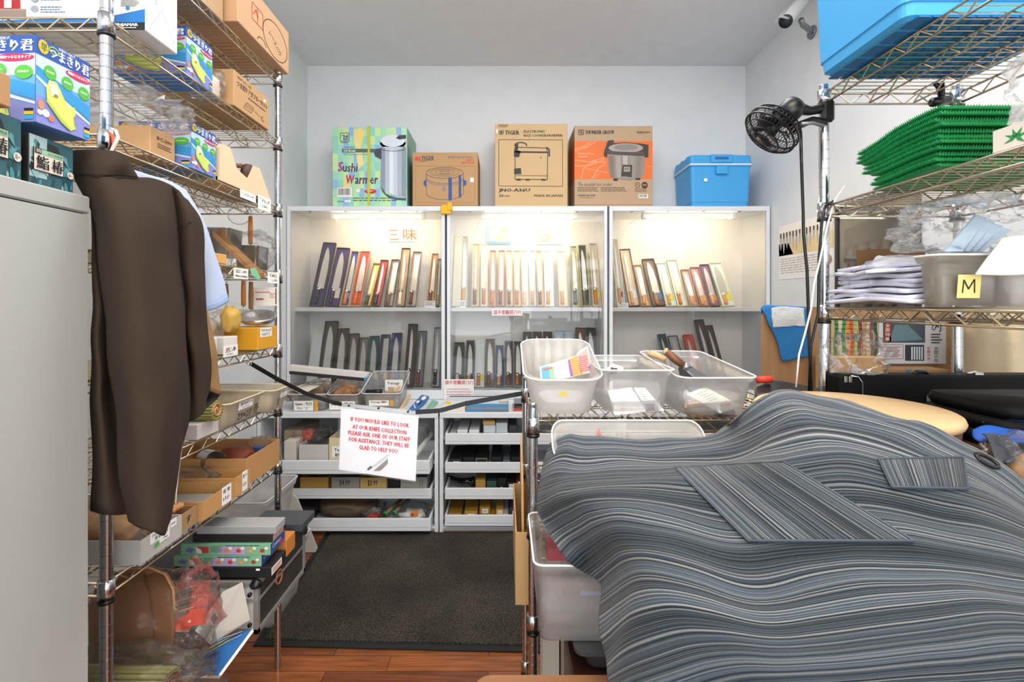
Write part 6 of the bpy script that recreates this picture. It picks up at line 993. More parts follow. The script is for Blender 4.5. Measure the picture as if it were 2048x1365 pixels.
MB(m='bench_wood').loft([rrect(.19, .09, .03, z, 5, .136, .835) for z in (.695, .697, .718, .72)], cap1=True).build('table_top', t)
for x in (-.02, .29):
    for y in (.78, .89): MB(m='bench_wood').box(x-.015, x+.015, y-.015, y+.015, 0, .694).build('leg', t)
# ================================================================ striped cloth over tub, tray and table
def m_stripe():
    t = NT('striped_cloth'); uv = t.add('UVMap'); sp = t.add('SeparateXYZ'); t.link(uv.outputs[0], sp.inputs[0])
    wb = t.add('TexNoise', i_Scale=6.0); t.link(uv.outputs[0], wb.inputs['Vector'])
    ws = t.add('Math', operation='MULTIPLY_ADD'); ws.inputs[1].default_value = .004; t.link(wb.outputs['Fac'], ws.inputs[0]); t.link(sp.outputs['Y'], ws.inputs[2])
    n1 = t.add('TexNoise', noise_dimensions='1D', i_Scale=125.0, i_Detail=2.0, i_Roughness=.75); t.link(ws.outputs[0], n1.inputs['W'])
    r1 = t.ramp([(0.33, '#27313c'), (0.45, '#434f5b'), (0.53, '#626c76'), (0.60, '#8f908f'), (.72, '#b3b0a8')]); t.link(n1.outputs['Fac'], r1.inputs[0])
    n3 = t.add('TexNoise', noise_dimensions='1D', i_Scale=11.0, i_Detail=1.0); t.link(ws.outputs[0], n3.inputs['W']); r3 = t.ramp([(0.35, '#838d94'), (0.65, '#ffffff')]); t.link(n3.outputs['Fac'], r3.inputs[0])
    mx = t.add('Mix', data_type='RGBA', blend_type='MULTIPLY'); mx.inputs[0].default_value = 1.0; t.link(r1.outputs[0], mx.inputs[6]); t.link(r3.outputs[0], mx.inputs[7])
    mp = t.add('Mapping'); mp.inputs['Scale'].default_value = (420, 1400, 1); t.link(uv.outputs[0], mp.inputs[0]); n2 = t.add('TexNoise', i_Scale=1.0, i_Detail=2.0); t.link(mp.outputs[0], n2.inputs['Vector']); r2 = t.ramp([(0.3, '#b4b4b4'), (0.7, '#ffffff')]); t.link(n2.outputs['Fac'], r2.inputs[0])
    m2 = t.add('Mix', data_type='RGBA', blend_type='MULTIPLY'); m2.inputs[0].default_value = 1.0; t.link(mx.outputs[2], m2.inputs[6]); t.link(r2.outputs[0], m2.inputs[7]); t.link(m2.outputs[2], t.b.inputs['Base Color'])
    t.b.inputs['Roughness'].default_value = .9; t.b.inputs['Specular IOR Level'].default_value = .15; t.b.inputs['Sheen Weight'].default_value = .15
    ad = t.add('Math', operation='MULTIPLY_ADD'); ad.inputs[1].default_value = .4; t.link(n2.outputs['Fac'], ad.inputs[0]); t.link(n1.outputs['Fac'], ad.inputs[2])
    bp = t.add('Bump', i_Strength=.6, i_Distance=.003); t.link(ad.outputs[0], bp.inputs['Height']); t.link(bp.outputs[0], t.b.inputs['Normal']); M['striped_cloth'] = t.m
m_stripe()
zc = lambda x, y, Y: P(1060+x/2.073, 780+y/2.073, Y)
CR = [  # rows of (x, y, distance) following the woven stripes
 [(82, 212, 1.255), (160, 188, 1.265), (250, 204, 1.27), (540, 208, 1.26), (760, 180, 1.27), (1010, 2, 1.27), (1200, 22, 1.21), (1450, 78, 1.05), (1720, 182, .87), (1860, 260, .87), (1990, 345, .86), (2140, 470, .80)],
 [(66, 262, 1.255), (150, 225, 1.24), (250, 246, 1.23), (560, 250, 1.22), (800, 210, 1.22), (1060, 82, 1.07), (1230, 100, 1.03), (1450, 150, .955), (1700, 245, .845), (1850, 315, .84), (1980, 400, .83), (2160, 520, .78)],
 [(52, 312, 1.25), (135, 275, 1.20), (240, 290, 1.18), (600, 296, 1.15), (850, 280, 1.08), (1110, 180, .935), (1260, 180, .91), (1460, 228, .865), (1690, 312, .805), (1840, 375, .80), (1980, 440, .80), (2170, 560, .77)],
 [(42, 370, 1.245), (120, 330, 1.17), (240, 335, 1.12), (600, 335, 1.08), (870, 325, 1.0), (1120, 270, .87), (1290, 255, .855), (1460, 300, .825), (1680, 375, .785), (1840, 420, .78), (1980, 475, .78), (2180, 590, .76)],
 [(36, 430, 1.24), (100, 390, 1.15), (210, 375, 1.08), (500, 380, 1.02), (800, 390, .95), (1090, 350, .85), (1290, 330, .83), (1480, 380, .80), (1690, 440, .77), (1850, 480, .765), (2000, 530, .76), (2190, 620, .75)],
 [(45, 495, 1.22), (100, 450, 1.13), (200, 430, 1.04), (460, 430, .97), (780, 455, .91), (1080, 435, .83), (1300, 420, .805), (1500, 455, .785), (1700, 510, .76), (1860, 545, .75), (2010, 590, .745), (2200, 660, .735)],
 [(85, 570, 1.19), (140, 510, 1.10), (250, 480, 1.0), (480, 480, .93), (800, 525, .87), (1090, 510, .81), (1310, 500, .785), (1510, 530, .77), (1710, 575, .75), (1870, 605, .735), (2020, 640, .73), (2200, 700, .72)],
 [(125, 640, 1.15), (190, 570, 1.07), (300, 530, .97), (510, 530, .89), (830, 590, .84), (1110, 580, .79), (1330, 575, .765), (1520, 595, .755), (1720, 630, .735), (1880, 655, .72), (2030, 685, .715), (2200, 735, .705)],
 [(175, 715, 1.11), (240, 640, 1.03), (350, 590, .93), (550, 590, .86), (850, 650, .81), (1130, 645, .775), (1340, 640, .75), (1530, 655, .74), (1730, 685, .72), (1890, 705, .71), (2040, 725, .705), (2200, 765, .695)],
 [(235, 760, 1.06), (300, 700, .98), (400, 650, .89), (590, 660, .82), (880, 725, .78), (1150, 715, .755), (1350, 705, .735), (1540, 720, .725), (1740, 742, .71), (1900, 755, .70), (2040, 770, .695), (2200, 800, .685)],
 [(290, 800, 1.01), (350, 750, .94), (450, 710, .85), (640, 730, .79), (920, 795, .75), (1160, 780, .735), (1360, 770, .72), (1550, 780, .71), (1750, 795, .70), (1900, 805, .69), (2040, 815, .685), (2200, 835, .675)],
 [(288, 900, .96), (365, 840, .90), (480, 790, .82), (680, 810, .765), (940, 860, .73), (1170, 850, .715), (1370, 840, .70), (1560, 845, .695), (1750, 852, .685), (1900, 860, .68), (2040, 865, .675), (2200, 880, .665)],
 [(278, 1010, .91), (370, 940, .86), (520, 880, .785), (730, 890, .735), (980, 925, .705), (1190, 915, .695), (1380, 905, .685), (1570, 905, .68), (1760, 905, .672), (1900, 905, .668), (2040, 908, .665), (2200, 915, .655)],
 [(300, 1110, .87), (400, 1040, .82), (560, 975, .76), (770, 965, .715), (1000, 985, .69), (1200, 970, .68), (1390, 960, .672), (1580, 955, .667), (1760, 952, .662), (1900, 950, .66), (2040, 950, .655), (2200, 955, .648)],
 [(325, 1200, .83), (440, 1140, .79), (620, 1070, .735), (820, 1040, .70), (1020, 1050, .675), (1210, 1035, .667), (1400, 1020, .66), (1580, 1015, .656), (1760, 1008, .652), (1900, 1005, .65), (2040, 1003, .646), (2200, 1005, .64)],
 [(355, 1300, .80), (490, 1250, .76), (700, 1180, .715), (880, 1140, .685), (1050, 1140, .662), (1220, 1125, .655), (1400, 1110, .65), (1590, 1100, .646), (1760, 1095, .643), (1900, 1090, .64), (2040, 1085, .637), (2200, 1085, .632)],
 [(400, 1420, .77), (560, 1380, .74), (780, 1310, .70), (930, 1260, .675), (1080, 1240, .652), (1230, 1230, .646), (1410, 1215, .641), (1590, 1205, .638), (1760, 1200, .635), (1900, 1195, .632), (2040, 1190, .63), (2200, 1190, .625)],
 [(470, 1560, .75), (640, 1530, .72), (850, 1460, .69), (980, 1400, .665), (1100, 1370, .645), (1240, 1360, .639), (1410, 1350, .635), (1590, 1340, .632), (1760, 1335, .629), (1900, 1330, .626), (2040, 1330, .624), (2200, 1330, .62)]]
t = thing('striped_cloth', 'blue-grey striped woven cloth draped over tub, tray and table', 'cloth', (.5, .8, .66))
q = MB(m='striped_cloth'); q.sheet([[zc(*p) for p in r] for r in CR], 170, 230, uv=True)
CV = list(q.v)
for it in range(8):
    nv = list(q.v)
    for j in range(231):
        for i in range(171):
            k = j*171+i
            if 0 < i < 170 and 0 < j < 230: nv[k] = q.v[k]*.4+(q.v[k-1]+q.v[k+1]+q.v[k-171]+q.v[k+171])*.15
            elif (i == 0 or i == 170) and 0 < j < 230: nv[k] = q.v[k]*.5+(q.v[k-171]+q.v[k+171])*.25
    q.v = nv
def fold(p):                                                              # soft folds along the stripes
    n = mnoise.noise(V((p.x*4.0, p.y*7+p.x*3, p.z*2)))*.016+mnoise.noise(V((p.x*10, p.y*17+p.x*5, p.z*4+3)))*.005
    k = min(1, max(0, (p.z-.86)/.14)); k = k*k*(3-2*k)
    return V((n*(1-k), -n*.5*(1-k), n*k))
q.v = [p+fold(p) for p in q.v]
def clearance(p):                                                         # keep the cloth on the near side of the tub it covers
    d = V((p.x/p.y, 1, (p.z-CAMH)/p.y)); cx, cy, R = .745, 1.08, .194; best = p.y
    y = (1.193-CAMH)/d.z
    if math.hypot(d.x*y-cx, y-cy) < R: best = min(best, y)
    a = d.x**2+1; b = -2*(d.x*cx+cy); c = cx*cx+cy*cy-R*R; D = b*b-4*a*c
    if D > 0:
        y = (-b-math.sqrt(D))/(2*a)
        if 1.03 < CAMH+d.z*y < 1.193: best = min(best, y-.002)
    if d.x > .04 and CAMH+d.z*p.y < .892: best = min(best, max(1.008, (.892-CAMH)/d.z))
    return best
W = 171; H = 231; lim = [clearance(p) for p in q.v]
for it in range(5): lim = [min(lim[max(k-1, 0)], lim[k], lim[min(k+1, W*H-1)], lim[max(k-W, 0)], lim[min(k+W, W*H-1)]) if 0 < k % W < W-1 else min(lim[k], lim[max(k-W, 0)], lim[min(k+W, W*H-1)]) for k in range(W*H)]
yy = list(lim)
for it in range(30):
    ny = list(yy)
    for j in range(1, H-1):
        for i in range(1, W-1): k = j*W+i; ny[k] = (yy[k-1]+yy[k+1]+yy[k-W]+yy[k+W])/4*.6+yy[k]*.4
    yy = ny
q.v = [V((p.x/p.y*y, y, CAMH+(p.z-CAMH)/p.y*y)) for p, y in zip(q.v, yy)]; CV = list(q.v)
q.build('cloth_sheet', t, solid=.003)
PJ = [(CX+p.x/p.y*F, CY-(p.z-CAMH)/p.y*F, p) for p in CV]
def on(x, y, off=.006):
    px, py = 1060+x/2.073, 780+y/2.073; best = sorted(PJ, key=lambda a: (a[0]-px)**2+(a[1]-py)**2)[:5]; ws = [1/((a[0]-px)**2+(a[1]-py)**2+.5) for a in best]
    Y = sum(w_*a[2].y for w_, a in zip(ws, best))/sum(ws); p = P(px, py, Y); d = (V((0, 0, CAMH))-p).normalized(); return p+d*off
def patch(cs, nu, nv, name, k):
    """cloth patch: cs = outline corners tl,tr,br,bl; its stripes run from top to bottom"""
    (ax, ay), (bx, by), (cx, cy), (dx, dy) = cs; rows = []
    for i in range(nu+1):
        u = i/nu; r = []
        for j in range(nv+1):
            v = j/nv; x = (ax*(1-u)+bx*u)*(1-v)+(dx*(1-u)+cx*u)*v; y = (ay*(1-u)+by*u)*(1-v)+(dy*(1-u)+cy*u)*v; r.append(on(x, y))
        rows.append(r)
    q = MB(m='striped_cloth'); q.sheet(rows, nv*2, nu*3, uv=True); q.uv = [(a, b*k) for a, b in q.uv]; q.build(name, t, solid=.003)
    q = MB(m='#39434d'); e = .0022
    for line in ([r[0] for r in rows], [r[-1] for r in rows], rows[0], rows[-1]): q.tube([p+V((0, -.001, .001)) for p in line], e, n=5)
    q.build('hem_stitching', t)
patch([(600, 325), (1050, 300), (1590, 628), (905, 628)], 16, 12, 'pocket', .42)
patch([(1445, 288), (1792, 282), (1812, 412), (1500, 405)], 10, 6, 'pocket', .33)
q = MB(m='black_plastic'); c = on(1895, 295, .006); ring = []
for k in range(20): a = k/20*2*PI; ring.append(on(1895+46*math.cos(a), 295+46*math.sin(a)*.35+38*math.cos(a)*.62, .006))
q.tube(ring, .0035, n=8, closed=True); q.build('grommet', t)

# ================================================================ wooden tub, table under the cloth
t = thing('wooden_tub', 'round pale wooden lid on a brown sushi tub, half under the cloth', 'tub', (.745, 1.08, 1.0))
MB(m='wood_pale').lathe([(0, 1.165), (.174, 1.165), (.185, 1.167), (.188, 1.175), (.185, 1.183), (.180, 1.186), (0, 1.186)], (.745, 1.08, 0), n=72).build('lid', t)
MB(m='tub_side').lathe([(.0, 1.036), (.168, 1.036), (.181, 1.164), (0, 1.1645)], (.745, 1.08, 0), n=64).build('tub_wall', t)
MB(m='#c98f4e').lathe([(.172, 1.075), (.1765, 1.075), (.1785, 1.095), (.174, 1.095)], (.745, 1.08, 0), n=64).build('hoop', t)
t = thing('work_table', 'wooden table carrying the tub beneath the striped cloth', 'table', (.68, .97, 0)); MB(m='bench_wood').box(.56, .86, .75, 1.27, .93, .955, bev=.003).build('table_top', t)
for x in (.585, .835):
    for y in (.78, .985): MB(m='bench_wood').box(x-.018, x+.018, y-.018, y+.012, 0, .929).build('leg', t)

carton('packing_carton', 'brown carton that lifts the wooden tub, out of sight beneath it', 'carton', .62, .85, .98, 1.18, .956, 1.0355, 'cardboard')
# ================================================================ right-hand shelving
wire_rack('wire_shelving', 'chrome wire shelving with a blue cooler box on top and a clip fan', (.868, 1.23), (.45, 1.36), [1.95, 1.643, 1.366, 1.0, .2], 0, 1.995, 'Y')
R1, R2, R3, R4 = 1.9835, 1.6765, 1.3995, 1.0335
cooler('cooler_box', 'large blue cooler box on the highest wire shelf', .785, 1.22, .985, 1.30, R1, 2.33, '-X')
for k in range(11):
    lb = ['lowest green spiky mat resting on the shelf', 'second green spiky mat from the shelf up', 'third green spiky mat from the shelf up', 'fourth green spiky mat from the shelf up', 'fifth green spiky mat from the shelf up', 'middle green spiky mat of the stack', 'fifth green spiky mat counted from the top', 'fourth green spiky mat counted from the top', 'third green spiky mat counted from the top', 'second green spiky mat counted from the top', 'topmost green spiky mat of the stack'][k]
    rd = random.Random(k); z = R2+.002+k*.0115; dx = rd.uniform(-.012, .012); dy = rd.uniform(-.006, .01); y1 = 1.215-.03*(k < 4)+.02*(k > 7)
    t = thing('spiky_mat', lb, 'mat', (.99, 1.1, z), 0, 'green plastic mats stacked on the wire shelf')
    x0, x1, y0 = .872+dx*.4, 1.17+dx, 1.0+dy
    wv = lambda x, y: .005*math.sin((y-1.0)*18+1)-max(0, y-1.12)*.14*(k > 6)
    q = MB(m='green_plastic'); G_ = [[V((x0+(x1-x0)*i/4, y0+(y1-y0)*j/8, z+wv(0, y0+(y1-y0)*j/8)+.002)) for i in range(5)] for j in range(9)]
    q.sheet(G_, 12, 24); q.build('mat_base', t, solid=.003)
    q = MB(m='green_plastic')
    def spike(x, y, lx, ly, jz): zz = z+wv(x, y); q.add([(x-.0016, y-.0016, zz+.002), (x+.0016, y-.0016, zz+.002), (x+.0016, y+.0016, zz+.002), (x-.0016, y+.0016, zz+.002), (x+lx, y+ly, zz+.0075+jz)], [(0, 1, 4), (1, 2, 4), (2, 3, 4), (3, 0, 4)])
    n = 46
    for i in range(n):
        y = y0+(y1-y0)*i/n
        spike(x0, y, -.004, 0, .002*rd.random()); spike(x0+.004, y+.002, -.001, 0, .002*rd.random())
        if k > 8: spike(x0+.03*rd.random()+.01, y, 0, 0, .001)
    for i in range(52):
        x = x0+(x1-x0)*i/52; spike(x, y0, 0, -.004, .002*rd.random()); spike(x+.002, y0+.004, 0, -.001, .002*rd.random())
        spike(x, y1, 0, .006, .0)
    q.build('spikes', t)
def a_leaf(q, hx, hy, h):
    f = lside(q, hx, hy, h, (0, 0, 100, 60)); f.rect(0, 0, 100, 60, '#d8d4c8', 1); c = (30, 36)
    for a in (-1.9, -1.0, -.25, .5, 1.3, 2.4): f.poly([c, (c[0]+6*math.sin(a-.5), c[1]-8*math.cos(a-.5)), (c[0]+17*math.sin(a), c[1]-26*math.cos(a)), (c[0]+6*math.sin(a+.5), c[1]-8*math.cos(a+.5))], '#1f8a4a', 2)
    f.text('もみじ', 52, 28, 40, 18, '#2a7a4a', 2, bold=1).text('国産', 76, 8, 14, 8, '#c8584a', 2).rect(50, 10, 66, 24, 'paper', 2)
carton('leaf_carton', 'small white carton with a green leaf print beside the spiky mats', 'carton', .874, .99, .76, .895, R2, 1.716, '#d8d4c8', art=a_leaf)
bag_thing('plastic_bag', 'crumpled clear bag on the leaf-printed carton', 'bag', (.935, .84, 1.775), (.06, .05, .058), 44, None, .4)
# shelf with shirts
t = thing('shirt_stack', 'stack of folded white shirts in a clear bag on the wire shelf', 'shirts', (1.0, 1.2, R3))
rd = random.Random(4)
for k in range(8):
    z = R3+.013+k*.0115; a = rd.uniform(-.012, .012); x0 = .862+a+.004*k; x1 = 1.13+a; y0 = 1.07+rd.uniform(-.01, .01)+.004*k; y1 = 1.33
    MB(m=mat('shirt_white', '#d5d6e8', .85, 0, .04)).sheet([[V((x0, y1, z)), V(((x0+x1)/2, y1, z+.006)), V((x1, y1, z))], [V((x0-.01, (y0+y1)/2, z+.002)), V(((x0+x1)/2, (y0+y1)/2, z+.012)), V((x1, (y0+y1)/2, z))], [V((x0, y0, z)), V(((x0+x1)/2, y0, z+.007)), V((x1, y0, z))]], 20, 16, wob=.006, ws=12, seed=k).build('folded_shirt', t, solid=.009)
blob(MB(m='cling'), (1.0, 1.17, R3+.062), (.145, .125, .055), 'cling', 63, .16, 5, 3).build('plastic_film', t)
one(MB(m='#e9e9f0').sheet([[P(1756, 512, 1.30), P(1800, 516, 1.30), P(1860, 514, 1.28), P(1885, 512, 1.25)], [P(1735, 540, 1.22), P(1790, 528, 1.20), P(1850, 524, 1.18), P(1880, 530, 1.16)], [P(1728, 545, 1.15), P(1780, 540, 1.12), P(1840, 536, 1.10), P(1878, 540, 1.09)]], 20, 14, wob=.006, ws=20), 'loose_shirt', 'loose white shirt crumpled on the bagged shirt stack', 'shirt', solid=.005)
one(MB(m='cardboard_dark').prism([P(1715, 501, 1.34), P(1851, 494, 1.34), P(1851, 560, 1.34), P(1717, 560, 1.34)], (0, .004, 0)), 'cardboard_flap', 'brown cardboard sheet standing behind the white shirts', 'cardboard')
def a_m(q, hx, hy, h): f = Fr((-hx*.55, -hy*.90-.012, h*.62), (hx*.15, -hy*.90-.012, h*.62), (-hx*.55, -hy*.90-.008, h*.18), (0, 0, 44, 36), q); f.rect(0, 0, 44, 36, '#e6d98a', 1).line([(10, 28), (11, 8), (21, 22), (31, 7), (33, 28)], 2.6, '#2c1a14', 2)
clear('bin_smoke', '#cfcabb', 0.32, 0.25, 0.35)
plastic_bin('storage_tub', 'smoky clear tub with a yellow note reading M', 'tub', .868, 1.0, 1.0, 1.055, R3, 1.505, 'bin_smoke', r=.015, taper=.9, card=a_m)
one(MB(m='#8f8c88').box(.885, .985, 1.012, 1.045, R3+.004, R3+.062), 'folded_aprons', 'grey folded cloth inside the tub with the yellow note', 'cloth')
plastic_bin('storage_tub', 'second clear tub cut by the frame edge beside the yellow-noted tub', 'tub', 1.004, 1.14, .985, 1.05, R3, 1.49, 'bin_milky', r=.015, taper=.9)
t = thing('blue_cloth_pack', 'pale blue folded cloths in a clear bag above the yellow-noted tub', 'cloth', (.99, 1.05, 1.506))
for k in range(4): MB(m='#b9cfe6').prism([P(1890+k*10, 503, 1.02+.01*k), P(1952+k*16, 430+k*8, 1.10), P(1975+k*16, 436+k*8, 1.10), P(1925+k*14, 503, 1.02+.01*k)], (0, .004, 0)).build('folded_cloth', t)
blob(MB(m='bag'), (1.0, 1.06, 1.568), (.14, .055, .055), 'bag', 77, .35, 5, 3).build('plastic_film', t)
one(MB(m='paper').sheet([[P(2005, 476, .98), P(2040, 470, .98), P(2110, 470, .98)], [P(1975, 515, .97), P(2030, 508, .97), P(2110, 505, .97)], [P(1950, 550, .965), P(2010, 551, .965), P(2110, 546, .965)]], 16, 12, wob=.003), 'white_cloth', 'smooth white cloth hanging over the tubs at the frame edge', 'cloth', solid=.004)
# bottom: hard case, folded bags
t = thing('instrument_case', 'long black hard case with chrome trim behind the wooden tub', 'case', (1.1, 1.28, R4)); x0, x1, y0, y1, z1 = .862, 1.40, 1.285, 1.345, 1.222
MB(m='black_case').box(x0, x1, y0, y1, R4, z1, bev=.006).build('shell', t)
q = MB(m='chrome'); c_ = P(1725, 0, y0).x; q.tube([(c_-.03, y0-.001, z1-.001), (c_-.012, y0-.001, z1-.004), (c_-.002, y0-.001, z1-.018), (c_, y0-.001, R4+.01)], .0022, n=6); q.build('trim', t)
MB(m='steel').box(P(1688, 0, y0).x, P(1694, 0, y0).x, y0-.003, y0, z1-.018, z1-.002, bev=.001).box(P(1697, 0, y0).x, P(1703, 0, y0).x, y0-.003, y0, z1-.018, z1-.002, bev=.001).build('hinge', t)
MB(m='dull_steel').box(P(1852, 0, y0).x, P(1861, 0, y0).x, y0-.003, y0, CAMH-(803-CY)*y0/F, CAMH-(791-CY)*y0/F, bev=.001).build('latch', t)
for px in (1735, 1950): MB(m='steel').tube([P(px-15, 748, 1.30), P(px, 744, 1.30), P(px+16, 751, 1.30)], .003).box(P(px-6, 0, 1.3).x, P(px+10, 0, 1.3).x, 1.29, 1.31, z1, z1+.006).build('top_latch', t)
MB(m='black_plastic').tube([P(1825, 750, 1.31), P(1832, 744, 1.31), P(1850, 744, 1.31), P(1857, 750, 1.31)], .005).build('handle', t)
carton('low_carton', 'brown carton under the folded black bags on the wire shelf', 'carton', .95, 1.22, .80, 1.20, R4, 1.125, '#8c7355')
for k, (z, lb) in enumerate(((1.127, 'lowest folded black bag beneath the blue strapped one'), (1.155, 'middle folded black bag with a zip tag'), (1.183, 'uppermost folded black bag next to the hard case'))):
    t = thing('folded_bag', lb, 'bag', (1.08, 1.05, z), 0, 'folded black bags'); q = MB(m='black_case'); x0 = .948+.012*k
    q.loft([rrect(.15, .10, .03, z, 4, x0+.15, 1.06), rrect(.155, .105, .03, z+.012, 4, x0+.15, 1.06), rrect(.15, .10, .03, z+.025, 4, x0+.15, 1.06)], cap1=True, smooth=True); q.build('folded_fabric', t)
    if k == 1: MB(m='steel').lathe([(0, 0), (.004, .001), (.004, .004), (0, .005)], (x0+.0, 1.0, z+.012), n=8).build('zip_tag', t)
t = thing('blue_strap', 'bright blue rolled strap with a dark lining on the folded bags', 'strap', (1.0, .94, 1.14))
sh(MB(m='#1557b8'), [[(1945, 862, .97), (1975, 853, .965), (2030, 862, .95), (2120, 868, .94)], [(1946, 876, .96), (1980, 866, .95), (2030, 874, .94), (2120, 880, .93)], [(1960, 886, .95), (1990, 880, .94), (2030, 886, .93), (2120, 892, .92)]], 20, 8).build('blue_face', t, solid=.006)
sh(MB(m='#1557b8'), [[(2010, 842, .98), (2060, 838, .97), (2120, 838, .96)], [(2014, 852, .97), (2060, 852, .96), (2120, 852, .95)]], 12, 5).build('blue_end', t, solid=.006)
sh(MB(m='#3a4049'), [[(1964, 868, .94), (2000, 870, .93), (2030, 886, .91), (2046, 905, .88)], [(1975, 878, .93), (2008, 886, .92), (2022, 902, .90), (2024, 915, .88)], [(1990, 920, .88), (2005, 928, .87), (2015, 926, .86), (2030, 918, .86)]], 18, 14).build('lining_tail', t, solid=.003)
bag_thing('plastic_bag', 'clear bag of brown goods beyond the cloth at the frame edge', 'bag', P(2052, 935, .90), (.045, .05, .05), 91, lambda q, c, s: blob(q, (c[0], c[1], c[2]-.01), (.03, .03, .03), '#a8845a', 5, .4, 3), .4)
# fan clipped to the post
t = thing('clip_fan', 'small black fan clipped to the chrome shelving post', 'fan', P(1600, 300, 1.36)); ax = V((-.68, .02, -.73)).normalized(); c0 = P(1550, 254, 1.33)
T_ = Matrix.Translation(c0) @ V((0, 0, 1)).rotation_difference(ax).to_matrix().to_4x4()
q = MB(T_, 'black_plastic')
for (r, z) in ((.072, .006), (.072, .022), (.066, -.012), (.060, .034), (.042, .044), (.050, -.024), (.030, -.030)): q.tube([(r*math.cos(a/32*2*PI), r*math.sin(a/32*2*PI), z) for a in range(32)], .0017 if r < .07 else .0028, n=5, closed=True)
for k in range(44):
    a = k/44*2*PI; c_, s_ = math.cos(a), math.sin(a); a2 = a+.25; c2, s2 = math.cos(a2), math.sin(a2)
    q.tube([(.016*c_, .016*s_, .047), (.042*c_, .042*s_, .044), (.062*c2, .062*s2, .034), (.072*c2, .072*s2, .020), (.072*c2, .072*s2, .006), (.064*c2, .064*s2, -.014), (.048*c2, .048*s2, -.025), (.03*c2, .03*s2, -.030)], .0010, n=4, cap=False)
q.lathe([(0, .045), (.018, .045), (.018, .049), (0, .050)]); q.build('cage', t)
q = MB(T_, mat('fan_blade', '#1d1d20', .4))
for k in range(4): a = k*PI/2; q.sheet([[V((.012*math.cos(a), .012*math.sin(a), 0)), V((.012*math.cos(a+1.0), .012*math.sin(a+1.0), .014))], [V((.056*math.cos(a-.1), .056*math.sin(a-.1), -.004)), V((.056*math.cos(a+1.1), .056*math.sin(a+1.1), .018))]], 6, 4)
q.lathe([(0, -.01), (.014, -.01), (.014, .02), (0, .022)]); q.build('fan_blade', t, solid=.0012)
q = MB(T_, 'black_plastic'); q.lathe([(.030, -.028), (.031, -.07), (.026, -.082), (0, -.086)], n=20); q.build('motor', t)
m0 = T_ @ V((0, 0, -.06)); q = MB(m='black_plastic')
q.tube([P(1590, 222, 1.33), P(1600, 218, 1.33), P(1618, 222, 1.335), P(1640, 218, 1.34), P(1655, 216, 1.345)], [.018, .016, .012, .013, .016], n=12).tube([P(1585, 262, 1.325), P(1600, 250, 1.33), P(1625, 240, 1.335), P(1648, 244, 1.34)], [.012, .010, .009, .011], n=10); q.build('clamp_arm', t)
q = MB(m='black_plastic'); q.box(P(1640, 0, 1.34).x, P(1666, 0, 1.34).x, 1.325, 1.345, P(0, 246, 1.34).z, P(0, 200, 1.34).z, bev=.008); q.build('clamp_jaw', t)
MB(m='dull_steel').tube([P(1602, 248, 1.318), P(1626, 246, 1.328), P(1648, 252, 1.333)], .005).build('steel_bracket', t)
one(MB(m='black_plastic').tube([P(1601, 262, 1.34), P(1603, 330, 1.36), P(1606, 420, 1.38), P(1607, 470, 1.38), P(1614, 540, 1.38), P(1616, 600, 1.38), P(1618, 680, 1.38), P(1622, 760, 1.38), P(1624, 800, 1.38)], .0042, n=8), 'power_cord', 'black cord running down from the clip fan', 'cord')
one(MB(m='black_plastic').tube([P(1668, 402, 1.345), P(1650, 412, 1.335), P(1643, 450, 1.335), P(1638, 520, 1.335), P(1637, 600, 1.335), P(1636, 630, 1.335), P(1622, 690, 1.34), P(1618, 790, 1.34)], .0036, n=8), 'power_cord', 'thick black cord following the chrome post downward', 'cord')
one(MB(m='paper').tube([P(1690, 372, 1.33), P(1670, 400, 1.33), P(1655, 450, 1.328), P(1640, 520, 1.328), P(1628, 570, 1.328), P(1622, 620, 1.33), P(1612, 660, 1.33), P(1598, 710, 1.33), P(1592, 775, 1.33)], .0024, n=8), 'charging_cable', 'thin white cable hanging across the blue towel', 'cable')
one(MB(m='black_plastic').tube([P(1870, 165, 1.3), P(1880, 180, 1.31), P(1882, 215, 1.32)], .006).tube([P(1884, 162, 1.3), P(1886, 190, 1.31), P(1880, 215, 1.32)], .005).tube([P(1865, 205, 1.30), P(1895, 200, 1.31)], .012), 'cord_bundle', 'black cord bundle tied under the highest wire shelf', 'cord')

# ================================================================ partition, newspaper, towels, roll, posters, camera
struct(MB(m='plywood').box(.982, XR-.001, 1.90, 1.918, 0, 1.392), 'partition_board')
def paper_on(name, lab, cat, px0, px1, py0, py1, Y, art, m='#cfcac0', th=.001, rect=None):
    a = P(px0, py0, Y); c = P(px1, py1, Y); t = thing(name, lab, cat, ((a.x+c.x)/2, Y, c.z)); MB(m=m).box(a.x, c.x, Y, Y+th, c.z, a.z).build('paper', t); q = MB(); f = Fr((a.x, Y, a.z), (c.x, Y, a.z), (a.x, Y, c.z), rect or (px0, py0, px1, py1), q); f.off = .0006; art(f); q.build('printed_artwork', t); return t
def a_news1(f):
    cs = ['#3f7a3a', '#c8c4a2', '#2f8a5a', '#d9a23a', '#c8502a', '#8aa83a', '#7a3a1c', '#b06a3a', '#c8b89a', '#5a5a4a', '#2a4a44']
    for k, x in enumerate(range(1668, 1752, 8)):
        for j in range(11): f.poly([(x+math.sin(j*.8+k)*1.5, 640+j*9), (x+7+math.sin(j*.8+k)*1.5, 640+j*9), (x+7+math.sin(j*.8+.8+k)*1.5, 650+j*9), (x+math.sin(j*.8+.8+k)*1.5, 650+j*9)], cs[k], 1)
        for j in range(9):
            if k % 2: f.text('ロ日品四合古里田目'[j], x+1, 643+j*10, 5, 7, '#e9e2c4' if k % 3 else '#c8322a', 2)
paper_on('newspaper', 'colourful food newspaper with green and orange columns, taped to plywood', 'newspaper', 1662, 1758, 636, 745, 1.885, a_news1, '#b8a67c')
